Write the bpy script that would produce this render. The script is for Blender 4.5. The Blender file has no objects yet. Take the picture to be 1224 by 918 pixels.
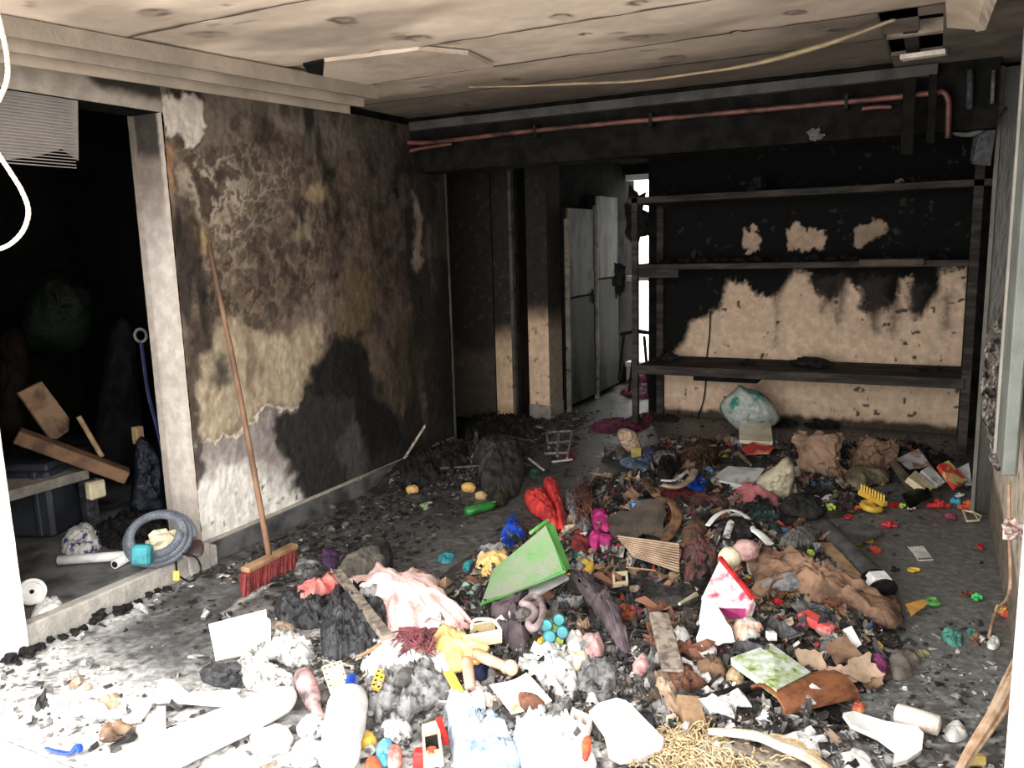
import bpy, math, random
import numpy as np
from mathutils import Vector, Matrix

# ------------------------------------------------------------------ camera, sky, exposure
SC = bpy.context.scene
COL = SC.collection
F, YAW, PIT, ROL, H = 980.0, math.radians(27.4), math.radians(9.6), math.radians(1.6), 1.6
fw = np.array([-math.sin(YAW)*math.cos(PIT), math.cos(YAW)*math.cos(PIT), -math.sin(PIT)])
rt = np.array([math.cos(YAW), math.sin(YAW), 0.0]); up = np.cross(rt, fw)
rt, up = rt*math.cos(ROL)-up*math.sin(ROL), up*math.cos(ROL)+rt*math.sin(ROL)
O = np.array([0, 0, H])
cam_data = bpy.data.cameras.new('camera'); cam = bpy.data.objects.new('camera', cam_data); COL.objects.link(cam)
cam_data.sensor_width = 36; cam_data.lens = F/1224*36; cam_data.clip_start = .05
cam.matrix_world = Matrix(((rt[0], up[0], -fw[0], 0), (rt[1], up[1], -fw[1], 0), (rt[2], up[2], -fw[2], H), (0, 0, 0, 1)))
SC.camera = cam
SC.view_settings.view_transform = 'Standard'; SC.view_settings.look = 'None'
SC.view_settings.gamma = 1; SC.view_settings.use_curve_mapping = False
SC.view_settings.exposure = 2.0
world = bpy.data.worlds.new('overcast_sky'); SC.world = world; world.use_nodes = True
bg = world.node_tree.nodes['Background']; bg.inputs[0].default_value = (1.0, .985, .96, 1); bg.inputs[1].default_value = 1.9
# sampling portal in the open garage front (gives no light of its own)
pl_ = bpy.data.lights.new('front_portal', 'AREA'); pl_.shape = 'RECTANGLE'; pl_.size = 3.6; pl_.size_y = 2.6
pl_.cycles.is_portal = True
po = bpy.data.objects.new('front_portal', pl_); COL.objects.link(po); po.location = (-1.55, 1.2, 1.25); po.rotation_euler = (math.radians(90), 0, 0)
SC.cycles.max_bounces = 8; SC.cycles.diffuse_bounces = 5

# ------------------------------------------------------------------ pixel rays into the place
def ray(x, y): return fw*F + rt*(x-612) - up*(y-459)
def PZ(x, y, z=0.): d = ray(x, y); return O + d*((z-H)/d[2])
def PX(x, y, X): d = ray(x, y); return O + d*(X/d[0])
def PY(x, y, Y): d = ray(x, y); return O + d*(Y/d[1])
def proj(P):
    q = P-O; w = q@fw; return 612+F*(q@rt)/w, 459-F*(q@up)/w

# ------------------------------------------------------------------ noise
def _h(ix, iy, iz, s):
    n = (ix.astype(np.int64)*374761393 + iy.astype(np.int64)*668265263 + iz.astype(np.int64)*2147483647 + s*1274126177) & 0xffffffff
    n = ((n ^ (n >> 13))*1274126177) & 0xffffffff; n = n ^ (n >> 16)
    return (n & 0xffffff)/float(0xffffff)
def vnoise(x, y, z=0., s=0):
    x, y = np.asarray(x, float), np.asarray(y, float); z = np.zeros_like(x)+z
    ix, iy, iz = np.floor(x), np.floor(y), np.floor(z); a, b, c = x-ix, y-iy, z-iz
    a, b, c = [t*t*(3-2*t) for t in (a, b, c)]; r = 0
    for i in (0, 1):
        for j in (0, 1):
            for k in (0, 1):
                r = r + _h(ix+i, iy+j, iz+k, s)*(a if i else 1-a)*(b if j else 1-b)*(c if k else 1-c)
    return r*2-1
def fbm(x, y, z=0., o=4, s=0):
    r = 0; a = .5; f = 1
    for i in range(o): r = r + a*vnoise(np.asarray(x)*f, np.asarray(y)*f, np.asarray(z)*f, s+i); a *= .55; f *= 2.03
    return r
def worley(x, y, s=0, j=.9):
    ix, iy = np.floor(x), np.floor(y); f1 = np.full(np.shape(x), 9.); f2 = f1.copy(); idv = np.zeros(np.shape(x)); z = np.zeros_like(ix)
    for i in (-1, 0, 1):
        for k in (-1, 0, 1):
            cx = ix+i; cy = iy+k
            d = np.hypot(cx+.5+j*(_h(cx, cy, z, s)-.5)-x, cy+.5+j*(_h(cx, cy, z, s+7)-.5)-y)
            m = d < f1; f2 = np.where(m, f1, np.minimum(f2, d)); idv = np.where(m, _h(cx, cy, z, s+3), idv); f1 = np.where(m, d, f1)
    return f1, f2, idv
def sstep(a, b, x): t = np.clip((x-a)/(b-a), 0, 1); return t*t*(3-2*t)
def sdpoly(x, y, poly):                      # >0 inside
    poly = np.asarray(poly, float); d = np.full(np.shape(x), 1e9); ins = np.zeros(np.shape(x), bool)
    n = len(poly)
    for i in range(n):
        ax, ay = poly[i]; bx, by = poly[(i+1) % n]; ex, ey = bx-ax, by-ay
        t = np.clip(((x-ax)*ex+(y-ay)*ey)/(ex*ex+ey*ey+1e-12), 0, 1)
        d = np.minimum(d, np.hypot(x-ax-t*ex, y-ay-t*ey))
        c = ((ay > y) != (by > y)); ins ^= c & (x < ex*(y-ay)/(ey+1e-12)+ax)
    return np.where(ins, d, -d)

# ------------------------------------------------------------------ materials
def M(name, c1, c2=None, sc=18, lo=.42, hi=.62, rough=.75, metal=0., soot=0., ssc=7, sc_col=(.018, .017, .016), bump=.35, bsc=60, attr=False, trans=0., stretch=None, spec=.4):
    m = bpy.data.materials.new(name); m.use_nodes = True; nt = m.node_tree; N = nt.nodes; L = nt.links
    b = N['Principled BSDF']; b.inputs['Roughness'].default_value = rough; b.inputs['Metallic'].default_value = metal
    b.inputs['Specular IOR Level'].default_value = spec
    tc = N.new('ShaderNodeTexCoord'); src = tc.outputs['Object']
    if stretch:
        mp = N.new('ShaderNodeMapping'); mp.inputs['Scale'].default_value = stretch; L.new(src, mp.inputs[0]); src = mp.outputs[0]
    def noise(s, d=5, r=.6):
        n = N.new('ShaderNodeTexNoise'); n.inputs['Scale'].default_value = s; n.inputs['Detail'].default_value = d; n.inputs['Roughness'].default_value = r
        L.new(src, n.inputs['Vector']); return n.outputs['Fac']
    def ramp(f, a, z):
        r = N.new('ShaderNodeMapRange'); r.inputs[1].default_value = a; r.inputs[2].default_value = z; r.clamp = True; L.new(f, r.inputs[0]); return r.outputs[0]
    def mix(f, a, z):
        x = N.new('ShaderNodeMix'); x.data_type = 'RGBA'
        L.new(f, x.inputs[0]) if hasattr(f, 'links') else setattr(x.inputs[0], 'default_value', f)
        for k, v in ((6, a), (7, z)):
            if hasattr(v, 'links'): L.new(v, x.inputs[k])
            else: x.inputs[k].default_value = (*v, 1)
        return x.outputs[2]
    if soot > 0: soot = soot+.12
    col = c1
    if attr:
        at = N.new('ShaderNodeAttribute'); at.attribute_name = 'Col'; col = at.outputs['Color']
        if c1 is not None:
            g = N.new('ShaderNodeMix'); g.data_type = 'RGBA'; g.blend_type = 'MULTIPLY'; g.inputs[0].default_value = 1
            L.new(col, g.inputs[6]); L.new(mix(ramp(noise(sc), lo, hi), c1, c2), g.inputs[7]); col = g.outputs[2]
    elif c2 is not None: col = mix(ramp(noise(sc), lo, hi), c1, c2)
    if soot > 0: col = mix(ramp(noise(ssc, 8, .7), .78-soot*.5, .86-soot*.5), col, sc_col)
    if hasattr(col, 'links'): L.new(col, b.inputs['Base Color'])
    else: b.inputs['Base Color'].default_value = (*col, 1)
    if bump:
        bp = N.new('ShaderNodeBump'); bp.inputs['Strength'].default_value = bump; bp.inputs['Distance'].default_value = .01
        L.new(noise(bsc, 6), bp.inputs['Height']); L.new(bp.outputs[0], b.inputs['Normal'])
    if trans: b.inputs['Transmission Weight'].default_value = trans
    return m
PM = M('sooted_surface', (.86, .86, .86), (1.12, 1.12, 1.12), sc=14, attr=True, rough=.8, bump=.3, bsc=45, spec=.08)
PMC = M('sooted_ceiling', (.92, .92, .92), (1.06, 1.06, 1.06), sc=5, attr=True, rough=.85, bump=.15, bsc=20, spec=.1)
PMF = M('sooted_floor', (.7, .7, .7), (1.25, 1.25, 1.25), sc=30, attr=True, rough=.42, bump=.5, bsc=70, spec=.5)
PMD = M('ash', (.55, .55, .55), (1.35, 1.35, 1.35), sc=40, attr=True, rough=.75, bump=.9, bsc=80, spec=.25)
CHIP = M('flakes', (.55, .55, .55), (1.3, 1.25, 1.2), sc=45, attr=True, rough=.7, bump=.2)

# ------------------------------------------------------------------ mesh helpers
def newobj(name, verts, faces, mat, parent=None, smooth=False, colors=None, label=None, cat=None, group=None, kind=None, origin=None):
    verts = np.asarray(verts, float)
    if origin is None: origin = np.array([(verts[:, 0].min()+verts[:, 0].max())/2, (verts[:, 1].min()+verts[:, 1].max())/2, verts[:, 2].min()])
    if parent is not None: origin = np.array(parent['_o'])
    me = bpy.data.meshes.new(name); me.from_pydata((verts-origin).tolist(), [], faces if isinstance(faces, list) else faces.tolist()); me.update()
    if smooth: me.polygons.foreach_set('use_smooth', [True]*len(me.polygons))
    if colors is not None:
        ca = me.color_attributes.new('Col', 'FLOAT_COLOR', 'POINT')
        c = np.ones((len(verts), 4)); c[:, :3] = colors; ca.data.foreach_set('color', c.ravel())
    me.materials.append(mat); o = bpy.data.objects.new(name, me); COL.objects.link(o)
    if parent is not None: o.parent = parent
    else: o.location = origin
    o['_o'] = list(origin)
    return tag(o, label, cat, group, kind)
def tag(o, label=None, cat=None, group=None, kind=None):
    for k, v in (('label', label), ('category', cat), ('group', group), ('kind', kind)):
        if v: o[k] = v
    return o
def thing(name, loc, label, cat, group=None):
    o = bpy.data.objects.new(name, None); COL.objects.link(o); o.location = loc; o['_o'] = [float(v) for v in loc]; o.empty_display_size = .05
    return tag(o, label, cat, group)
def boxmesh(c, ax, s, jit=0, seed=0, bev=0.0):
    ax = [np.asarray(a, float) for a in ax]; V = []; c = np.asarray(c, float)
    if bev:
        b = bev
        import itertools
        idx = {}
        for k in range(3):
            for sg in itertools.product((-1, 1), repeat=3):
                e = [s[i]/2-(0 if i == k else b) for i in range(3)]
                idx[(k, sg)] = len(V); V.append(c+sum(sg[i]*e[i]*ax[i] for i in range(3)))
        Fc = []
        for k in range(3):
            i, j = (k+1) % 3, (k+2) % 3
            for sk in (-1, 1):
                q = []
                for (a, d) in ((-1, -1), (1, -1), (1, 1), (-1, 1)):
                    sg = [0, 0, 0]; sg[k] = sk; sg[i] = a; sg[j] = d; q.append(idx[(k, tuple(sg))])
                Fc.append(q if sk > 0 else q[::-1])
        for k in range(3):
            i, j = (k+1) % 3, (k+2) % 3
            for a in (-1, 1):
                for d in (-1, 1):
                    s0 = [0]*3; s1 = [0]*3; s0[k] = -1; s1[k] = 1; s0[i] = s1[i] = a; s0[j] = s1[j] = d
                    q = [idx[(i, tuple(s0))], idx[(i, tuple(s1))], idx[(j, tuple(s1))], idx[(j, tuple(s0))]]
                    Fc.append(q if a*d < 0 else q[::-1])
        for sg in itertools.product((-1, 1), repeat=3):
            q = [idx[(k, sg)] for k in range(3)]; Fc.append(q if sg[0]*sg[1]*sg[2] > 0 else q[::-1])
        V = np.array(V)
    else:
        for i in (-1, 1):
            for j in (-1, 1):
                for k in (-1, 1): V.append(c+i*ax[0]*s[0]/2+j*ax[1]*s[1]/2+k*ax[2]*s[2]/2)
        Fc = [[0, 1, 3, 2], [4, 6, 7, 5], [0, 4, 5, 1], [2, 3, 7, 6], [0, 2, 6, 4], [1, 5, 7, 3]]; V = np.array(V)
    if jit: V = V+np.random.RandomState(seed).normal(size=V.shape)*jit
    return V, Fc
I3 = np.eye(3)
def box(name, lo, hi, mat, bev=0., **k):
    lo, hi = np.array(lo, float), np.array(hi, float); V, Fc = boxmesh((lo+hi)/2, I3, hi-lo, bev=bev); return newobj(name, V, Fc, mat, **k)
def join(parts):
    V = []; Fc = []; n = 0
    for v, f in parts: V.append(np.asarray(v)); Fc += [[i+n for i in q] for q in f]; n += len(v)
    return np.vstack(V), Fc
def beam(p, q, w, t, upv=(0, 0, 1), jit=0, seed=0, bev=0.):
    p, q = np.asarray(p, float), np.asarray(q, float); d = q-p; L = np.linalg.norm(d); d = d/L
    s = np.cross(d, upv); s /= np.linalg.norm(s); n = np.cross(s, d)
    return boxmesh((p+q)/2, (d, s, n), (L, w, t), jit, seed, bev)
def catmull(P, n=6, closed=False):
    P = np.asarray(P, float); out = []; m = len(P)
    rng = range(m if closed else m-1)
    for i in rng:
        p0 = P[(i-1) % m] if closed or i > 0 else P[0]; p1 = P[i]; p2 = P[(i+1) % m]; p3 = P[(i+2) % m] if closed or i+2 < m else P[-1]
        for k in range(n):
            t = k/n; out.append(.5*((2*p1)+(-p0+p2)*t+(2*p0-5*p1+4*p2-p3)*t*t+(-p0+3*p1-3*p2+p3)*t**3))
    if not closed: out.append(P[-1])
    return np.array(out)
def tube(P, r, n=8, sm=5, flat=1., rib=0):
    P = catmull(P, sm) if sm else np.asarray(P, float); m = len(P)
    r = np.interp(np.linspace(0, 1, m), np.linspace(0, 1, len(r)), r) if hasattr(r, '__len__') else np.full(m, r)
    if rib: r = r*(1+rib*(np.arange(m) % 2))
    T = np.gradient(P, axis=0); T /= np.linalg.norm(T, axis=1)[:, None]+1e-9
    V = []; a = np.array([0, 0, 1.]) if abs(T[0][2]) < .9 else np.array([1., 0, 0])
    for i in range(m):
        s = np.cross(T[i], a); s /= np.linalg.norm(s)+1e-9; a = np.cross(s, T[i])
        for k in range(n):
            th = 2*math.pi*k/n; V.append(P[i]+r[i]*(math.cos(th)*s+flat*math.sin(th)*a))
    Fc = [[i*n+k, i*n+(k+1) % n, (i+1)*n+(k+1) % n, (i+1)*n+k] for i in range(m-1) for k in range(n)]
    Fc += [list(range(n))[::-1], [(m-1)*n+k for k in range(n)]]
    return np.array(V), Fc
def lathe(p, q, prof, n=16, flat=1.):
    p, q = np.asarray(p, float), np.asarray(q, float)
    return tube([p+(q-p)*t for t, r in prof], [max(r, 1e-4) for t, r in prof], n=n, sm=0, flat=flat) if 0 else _lathe(p, q, prof, n, flat)
def _lathe(p, q, prof, n, flat):
    d = q-p; L = np.linalg.norm(d); d = d/L; a = np.array([0, 0, 1.]) if abs(d[2]) < .9 else np.array([1., 0, 0])
    s = np.cross(d, a); s /= np.linalg.norm(s); a = np.cross(s, d); V = []
    for t, r in prof:
        for k in range(n):
            th = 2*math.pi*k/n; V.append(p+d*L*t+max(r, 1e-4)*(math.cos(th)*s+flat*math.sin(th)*a))
    m = len(prof); Fc = [[i*n+k, i*n+(k+1) % n, (i+1)*n+(k+1) % n, (i+1)*n+k] for i in range(m-1) for k in range(n)]
    Fc += [list(range(n))[::-1], [(m-1)*n+k for k in range(n)]]
    return np.array(V), Fc
def sphere(c, r, n=12, m=8, sx=(1, 1, 1)):
    c = np.asarray(c, float); V = [c+np.array([0, 0, -r*sx[2]])]
    for i in range(1, m):
        ph = math.pi*i/m
        for k in range(n): th = 2*math.pi*k/n; V.append(c+r*np.array([math.sin(ph)*math.cos(th)*sx[0], math.sin(ph)*math.sin(th)*sx[1], -math.cos(ph)*sx[2]]))
    V.append(c+np.array([0, 0, r*sx[2]])); e = len(V)-1
    Fc = [[0, 1+(k+1) % n, 1+k] for k in range(n)]+[[1+i*n+k, 1+i*n+(k+1) % n, 1+(i+1)*n+(k+1) % n, 1+(i+1)*n+k] for i in range(m-2) for k in range(n)]
    Fc += [[e, 1+(m-2)*n+k, 1+(m-2)*n+(k+1) % n] for k in range(n)]
    return np.array(V), Fc

# painted plane: grid with soot map; stain outlines are places on the surface itself
def painted(name, org, U, Wv, nu, nv, fn, mat, relief=None, nrm=None, **k):
    org, U, Wv = map(lambda a: np.asarray(a, float), (org, U, Wv))
    g, h = np.meshgrid(np.linspace(0, 1, nu+1), np.linspace(0, 1, nv+1), indexing='ij')
    P = org+g[..., None]*U+h[..., None]*Wv; P = P.reshape(-1, 3); c, dz = fn(P)
    if nrm is not None: P = P+np.asarray(nrm, float)*dz[:, None]
    i, j = np.meshgrid(np.arange(nu), np.arange(nv), indexing='ij'); a = (i*(nv+1)+j).ravel()
    Fc = np.stack([a, a+nv+1, a+nv+2, a+1], 1)
    return newobj(name, P, Fc, mat, colors=c, smooth=True, origin=org, **k)
def lay(c, m, col): m = np.clip(m, 0, 1)[:, None]; return c*(1-m)+np.array(col)*m

# ------------------------------------------------------------------ the heap of fire debris
MOUNDS = []
def mound(px, py, amp, sx, sy, rot=0): p = PZ(px, py); MOUNDS.append((p[0], p[1], amp, sx, sy, rot))
for a in [(640, 690, .15, .42, .40), (740, 640, .16, .42, .45), (850, 660, .17, .40, .40), (960, 690, .14, .35, .45), (480, 740, .13, .42, .28), (620, 800, .12, .50, .26),
          (760, 780, .12, .4, .3), (900, 780, .13, .36, .30), (1010, 770, .08, .26, .3), (400, 800, .06, .35, .22), (640, 880, .08, .6, .2), (860, 880, .07, .45, .2), (960, 880, .06, .3, .2),
          (800, 590, .13, .6, .45), (950, 590, .12, .5, .45), (560, 560, .17, .42, .5), (480, 560, .15, .3, .55), (620, 525, .12, .25, .45), (1060, 560, .10, .3, .35),
          (980, 545, .12, .5, .3), (840, 540, .12, .45, .3), (1090, 545, .10, .3, .25), (420, 570, .10, .2, .3)]: mound(*a)
MA = np.array(MOUNDS)
def heap(x, y):
    x, y = np.asarray(x, float), np.asarray(y, float); s = 0
    for mx, my, a, sx, sy, r in MOUNDS: s = s+a*.72*np.exp(-((x-mx)/sx)**2-((y-my)/sy)**2)
    return np.maximum(s-.035, 0)
def heap1(x, y): return float(max((MA[:, 2]*.72*np.exp(-((x-MA[:, 0])/MA[:, 3])**2-((y-MA[:, 1])/MA[:, 4])**2)).sum()-.035, 0))
def G(px, py, lift=0., base=0.):             # where the line of sight meets the heap (or floor) raised by lift
    d = ray(px, py); lo = None; t0 = (.75-H)/d[2] if d[2] < 0 else 1; t1 = (-.02-H)/d[2]
    prev = t0
    for i in range(1, 41):
        t = t0+(t1-t0)*i/40; p = O+d*t
        if p[2] < max(heap1(p[0], p[1]), base)+lift:
            a, b = prev, t
            for _ in range(12):
                mth = (a+b)/2; p = O+d*mth
                if p[2] < max(heap1(p[0], p[1]), base)+lift: b = mth
                else: a = mth
            return O+d*b
        prev = t
    return O+d*t1
def GV(q, lift=0, base=0.): return G(q[0], q[1], (q[2] if len(q) > 2 else 0)+lift, base)
_seed = [0]
def blob(name, label, cat, poly, mat, h=.05, lift=.0, amp=.012, fr=22, ex=.55, rings=7, base=0., smooth=True, group=None, parent=None, st=(1, 1), th=.012, corner=False, ang=0.):
    _seed[0] += 1; sd = _seed[0]
    B = np.array([GV(q, lift, base) for q in poly]); per = np.linalg.norm(B-np.roll(B, 1, 0), axis=1).sum(); tgt = int(min(110, max(26, per/.012))); n = max(2, round(tgt/len(B)))
    wd = float(np.sqrt(abs(.5*np.sum(B[:, 0]*np.roll(B[:, 1], -1)-B[:, 1]*np.roll(B[:, 0], -1)))/math.pi)); h = min(h, .45*wd); amp = min(amp, .2*wd+.002)
    if rings == 7: rings = int(min(16, max(5, per/.075)))
    if corner: B = np.vstack([B[i]+(B[(i+1) % len(B)]-B[i])*t for i in range(len(B)) for t in np.linspace(0, 1, n, endpoint=False)[:, None]])
    else: B = catmull(B, n, True)
    c = B.mean(0); m = len(B); V = []; ca, sa = math.cos(ang), math.sin(ang)
    jit = 1+.05*vnoise(np.arange(m)*.7, np.zeros(m), sd*.37, 5)+.03*vnoise(np.arange(m)*1.9, np.zeros(m), sd*.37, 6)
    B = c+(B-c)*jit[:, None]
    for i in range(rings, 0, -1):
        t = i/rings; P = c+(B-c)*t
        hz = np.maximum(heap(P[:, 0], P[:, 1]), base); hb = np.maximum(heap(B[:, 0], B[:, 1]), base)
        z = np.maximum(hz+(B[:, 2]-hb)*1.0, P[:, 2]*0.5+hz*.5)
        a = (P[:, 0]*ca+P[:, 1]*sa)*fr*st[0]; b = (-P[:, 0]*sa+P[:, 1]*ca)*fr*st[1]
        wa, wb = a+.5*vnoise(a*.7, b*.7, sd+3), b+.5*vnoise(a*.7, b*.7, sd+4)
        f1_, f2_, id_ = worley(wa*1.3, wb*1.3, sd)
        dz = .8*amp*(1-2*np.abs(vnoise(a, b, sd)))+amp*1.1*(f1_-.45)+amp*.45*(1-2*np.abs(vnoise(a*2.6, b*2.6, sd+9)))+amp*.35*vnoise(a*6, b*6, sd+2)
        z = z+h*(1-t**2)**ex+dz*(1 if i < rings else .4)
        V.append(np.stack([P[:, 0], P[:, 1], z], 1))
    zt = np.maximum(heap1(c[0], c[1]), base)+h+lift
    V.append(np.array([[c[0], c[1], zt+amp*.5]])); top = rings*m
    bot = V[0].copy(); bot[:, 2] -= th; bot[:, 2] = np.maximum(bot[:, 2], .001); V.append(bot)
    V.append(np.array([[c[0], c[1], max(bot[:, 2].min(), .001)]])); V = np.vstack(V)
    Fc = [[i*m+k, i*m+(k+1) % m, (i+1)*m+(k+1) % m, (i+1)*m+k] for i in range(rings-1) for k in range(m)]
    Fc += [[(rings-1)*m+k, (rings-1)*m+(k+1) % m, top] for k in range(m)]
    bi = top+1; Fc += [[k, bi+k, bi+(k+1) % m, (k+1) % m] for k in range(m)]+[[bi+m, bi+(k+1) % m, bi+k] for k in range(m)]
    return newobj(name, V, Fc, mat, smooth=smooth, label=label, cat=cat, group=group, parent=parent)
def prism(P, th, up_=None, nz=None, jit=0, seed=0):
    P = np.asarray(P, float); n = len(P)
    if nz is None:
        nz = np.zeros(3)
        for i in range(n): nz += np.cross(P[i]-P[0], P[(i+1) % n]-P[0])
        nz /= np.linalg.norm(nz)+1e-9
        if nz@(O-P.mean(0)) < 0: nz = -nz
    V = np.vstack([P, P-nz*th])
    Fc = [list(range(n)), [n+i for i in range(n)][::-1]]+[[i, n+i, n+(i+1) % n, (i+1) % n] for i in range(n)]
    # outward orientation
    a = np.cross(P[1]-P[0], P[2]-P[0])
    if a@nz < 0: Fc = [f[::-1] for f in Fc]
    return V, Fc
def slab(name, label, cat, pts, mat, th=.012, lift=.02, group=None, parent=None, base=0., bend=0.):
    P = np.array([GV(q, lift, base) for q in pts]); return newobj(name, *prism(P, th), mat, label=label, cat=cat, group=group, parent=parent)
def sheet(name, label, cat, quad, mat, th=.004, lift=.02, nx=12, ny=8, amp=.008, fr=14, curl=0., group=None, parent=None, base=0., ridge=0, ragged=0.):
    """bent sheet through four pixel corners"""
    _seed[0] += 1; sd = _seed[0]
    A, B, C, D = [GV(q, lift, base) for q in quad]; nz = np.cross(B-A, D-A); nz /= np.linalg.norm(nz)
    if nz@(O-A) < 0: nz = -nz
    u, v = np.meshgrid(np.linspace(0, 1, nx+1), np.linspace(0, 1, ny+1), indexing='ij')
    if ragged:
        u = u+ragged*vnoise(v*6, u*0+sd, 0, 2)*np.abs(u-.5)*2; v = v+ragged*vnoise(u*6, v*0+sd, 3, 2)*np.abs(v-.5)*2
    P = (A*((1-u)*(1-v))[..., None]+B*(u*(1-v))[..., None]+C*(u*v)[..., None]+D*((1-u)*v)[..., None])
    dd = amp*vnoise(P[..., 0]*fr, P[..., 1]*fr, sd)+curl*((2*u-1)**2)+(ridge*np.sin(v*math.pi*2*ny/4) if ridge else 0)
    P = P+nz*dd[..., None]; T = P.reshape(-1, 3); Bm = T-nz*th; n = len(T)
    i, j = np.meshgrid(np.arange(nx), np.arange(ny), indexing='ij'); a = (i*(ny+1)+j).ravel(); q = np.stack([a, a+ny+1, a+ny+2, a+1], 1)
    if np.cross(T[q[0][1]]-T[q[0][0]], T[q[0][3]]-T[q[0][0]])@nz < 0: q = q[:, ::-1]
    Fc = q.tolist()+(q[:, ::-1]+n).tolist()
    e = [k*(ny+1) for k in range(nx+1)]+[nx*(ny+1)+k for k in range(1, ny+1)]+[k*(ny+1)+ny for k in range(nx-1, -1, -1)]+[k for k in range(ny-1, 0, -1)]
    Fc += [[e[k], e[k]+n, e[(k+1) % len(e)]+n, e[(k+1) % len(e)]] for k in range(len(e))]
    return newobj(name, np.vstack([T, Bm]), Fc, mat, label=label, cat=cat, group=group, parent=parent, smooth=False)
def standing(name, label, cat, poly, foot, mat, th=.12, amp=.012, fr=18, ex=.5, rings=7, group=None, parent=None, base=0., corner=False, plane=None, back=.4, smooth=True):
    """upright bulging thing whose foot rests at a floor pixel"""
    _seed[0] += 1; sd = _seed[0]
    p0 = GV(foot, 0, base) if foot is not None else None
    if plane is None: nn = np.array([O[0]-p0[0], O[1]-p0[1], 0]); nn /= np.linalg.norm(nn)
    else: p0, nn = np.asarray(plane[0], float), np.asarray(plane[1], float)
    B = []
    for q in poly: d = ray(*q); B.append(O+d*(((p0-O)@nn)/(d@nn)))
    B = np.array(B); n = max(2, int(44/len(B)))
    if corner: B = np.vstack([B[i]+(B[(i+1) % len(B)]-B[i])*t for i in range(len(B)) for t in np.linspace(0, 1, n, endpoint=False)[:, None]])
    else: B = catmull(B, n, True)
    c = B.mean(0); m = len(B); V = []; s = np.cross(nn, [0, 0, 1.]); rings = 11
    for side in (1, -1):
        for i in range(rings, 0 if side > 0 else 0, -1):
            if side < 0 and i == rings: continue
            t = i/rings; P = c+(B-c)*t; a = (P@s)*fr; b = P[:, 2]*fr
            off = (th*(1-t**2)**ex if i < rings else 0)*(1 if side > 0 else -back)+amp*(.8*(1-2*np.abs(vnoise(a, b, sd)))+1.6*(worley(a, b, sd)[0]-.45)+.5*(1-2*np.abs(vnoise(a*2.7, b*2.7, sd+5))))*(side if i < rings else .3)
            V.append(P+nn*off[:, None] if hasattr(off, '__len__') else P+nn*off)
        V.append((c+nn*(th if side > 0 else -th*back))[None])
    V = np.vstack(V); Fc = []
    for i in range(rings-1):
        Fc += [[i*m+k, i*m+(k+1) % m, (i+1)*m+(k+1) % m, (i+1)*m+k] for k in range(m)]
    top = rings*m; Fc += [[(rings-1)*m+k, (rings-1)*m+(k+1) % m, top] for k in range(m)]
    o2 = top+1; ring = lambda i, k: (k % m) if i == 0 else o2+(i-1)*m+(k % m)
    for i in range(rings-1): Fc += [[ring(i+1, k), ring(i+1, k+1), ring(i, k+1), ring(i, k)] for k in range(m)]
    Fc += [[o2+(rings-1)*m, ring(rings-1, k+1), ring(rings-1, k)] for k in range(m)]
    V[:, 2] = np.maximum(V[:, 2], .002)
    return newobj(name, V, Fc, mat, smooth=smooth, label=label, cat=cat, group=group, parent=parent)
def crumpled_box(name, label, cat, c, ax, s, mat, amp=.03, n=9, group=None, pinch=.5):
    _seed[0] += 1; sd = _seed[0]; V = []; Fc = []; ax = [np.asarray(a, float) for a in ax]
    for f in range(6):
        k = f//2; sg = 1 if f % 2 else -1; i, j = (k+1) % 3, (k+2) % 3; b = len(V)
        for a in range(n+1):
            for d in range(n+1):
                q = [0, 0, 0]; q[k] = sg; q[i] = -1+2*a/n; q[j] = -1+2*d/n; q = np.array(q, float); tz = (q[2]+1)/2; q[1] *= 1-pinch*tz; q[0] *= 1+.08*math.sin(q[2]*3+sd)
                w = q*[1.7, 1.7, 1.7]; e = np.array([worley(np.array([w[0]*1.3+w[2]]), np.array([w[1]*1.3-w[2]*.8+o*3]), sd+o)[0][0]-.45+.5*float(vnoise(w[0]*2, w[1]*2+w[2]*2, o*2., sd)) for o in range(3)])*amp
                V.append(c+sum(ax[m]*(q[m]*s[m]/2+e[m]) for m in range(3)))
        for a in range(n):
            for d in range(n): q = [b+a*(n+1)+d, b+(a+1)*(n+1)+d, b+(a+1)*(n+1)+d+1, b+a*(n+1)+d+1]; Fc.append(q if sg > 0 else q[::-1])
    V = np.array(V); V[:, 2] = np.maximum(V[:, 2], .003)
    return newobj(name, V, Fc, mat, label=label, cat=cat, group=group)
def book(label, quad, th, cm, pm, lift=.04, group='books in the debris', name='book', cat='book', base=0.):
    P = np.array([GV(q, lift, base) for q in quad]); nz = np.cross(P[1]-P[0], P[3]-P[0]); nz /= np.linalg.norm(nz)
    if nz@(O-P[0]) < 0: nz = -nz
    c = P.mean(0); t = thing(name, c-nz*th, label, cat, group)
    newobj('front_cover', *prism(P, .003, nz=nz), cm, parent=t)
    Q = c+(P-c)*.955; newobj('page_block', *prism(Q-nz*.003, th-.006, nz=nz), pm, parent=t)
    newobj('back_cover', *prism(P-nz*(th-.003), .003, nz=nz), cm, parent=t)
    e = (P[0], P[3]); V, Fc = boxmesh((e[0]+e[1])/2-nz*th/2, ((e[1]-e[0])/np.linalg.norm(e[1]-e[0]), nz, np.cross((e[1]-e[0])/np.linalg.norm(e[1]-e[0]), nz)), (np.linalg.norm(e[1]-e[0]), th, .004))
    newobj('spine', V, Fc, cm, parent=t); return t

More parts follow.
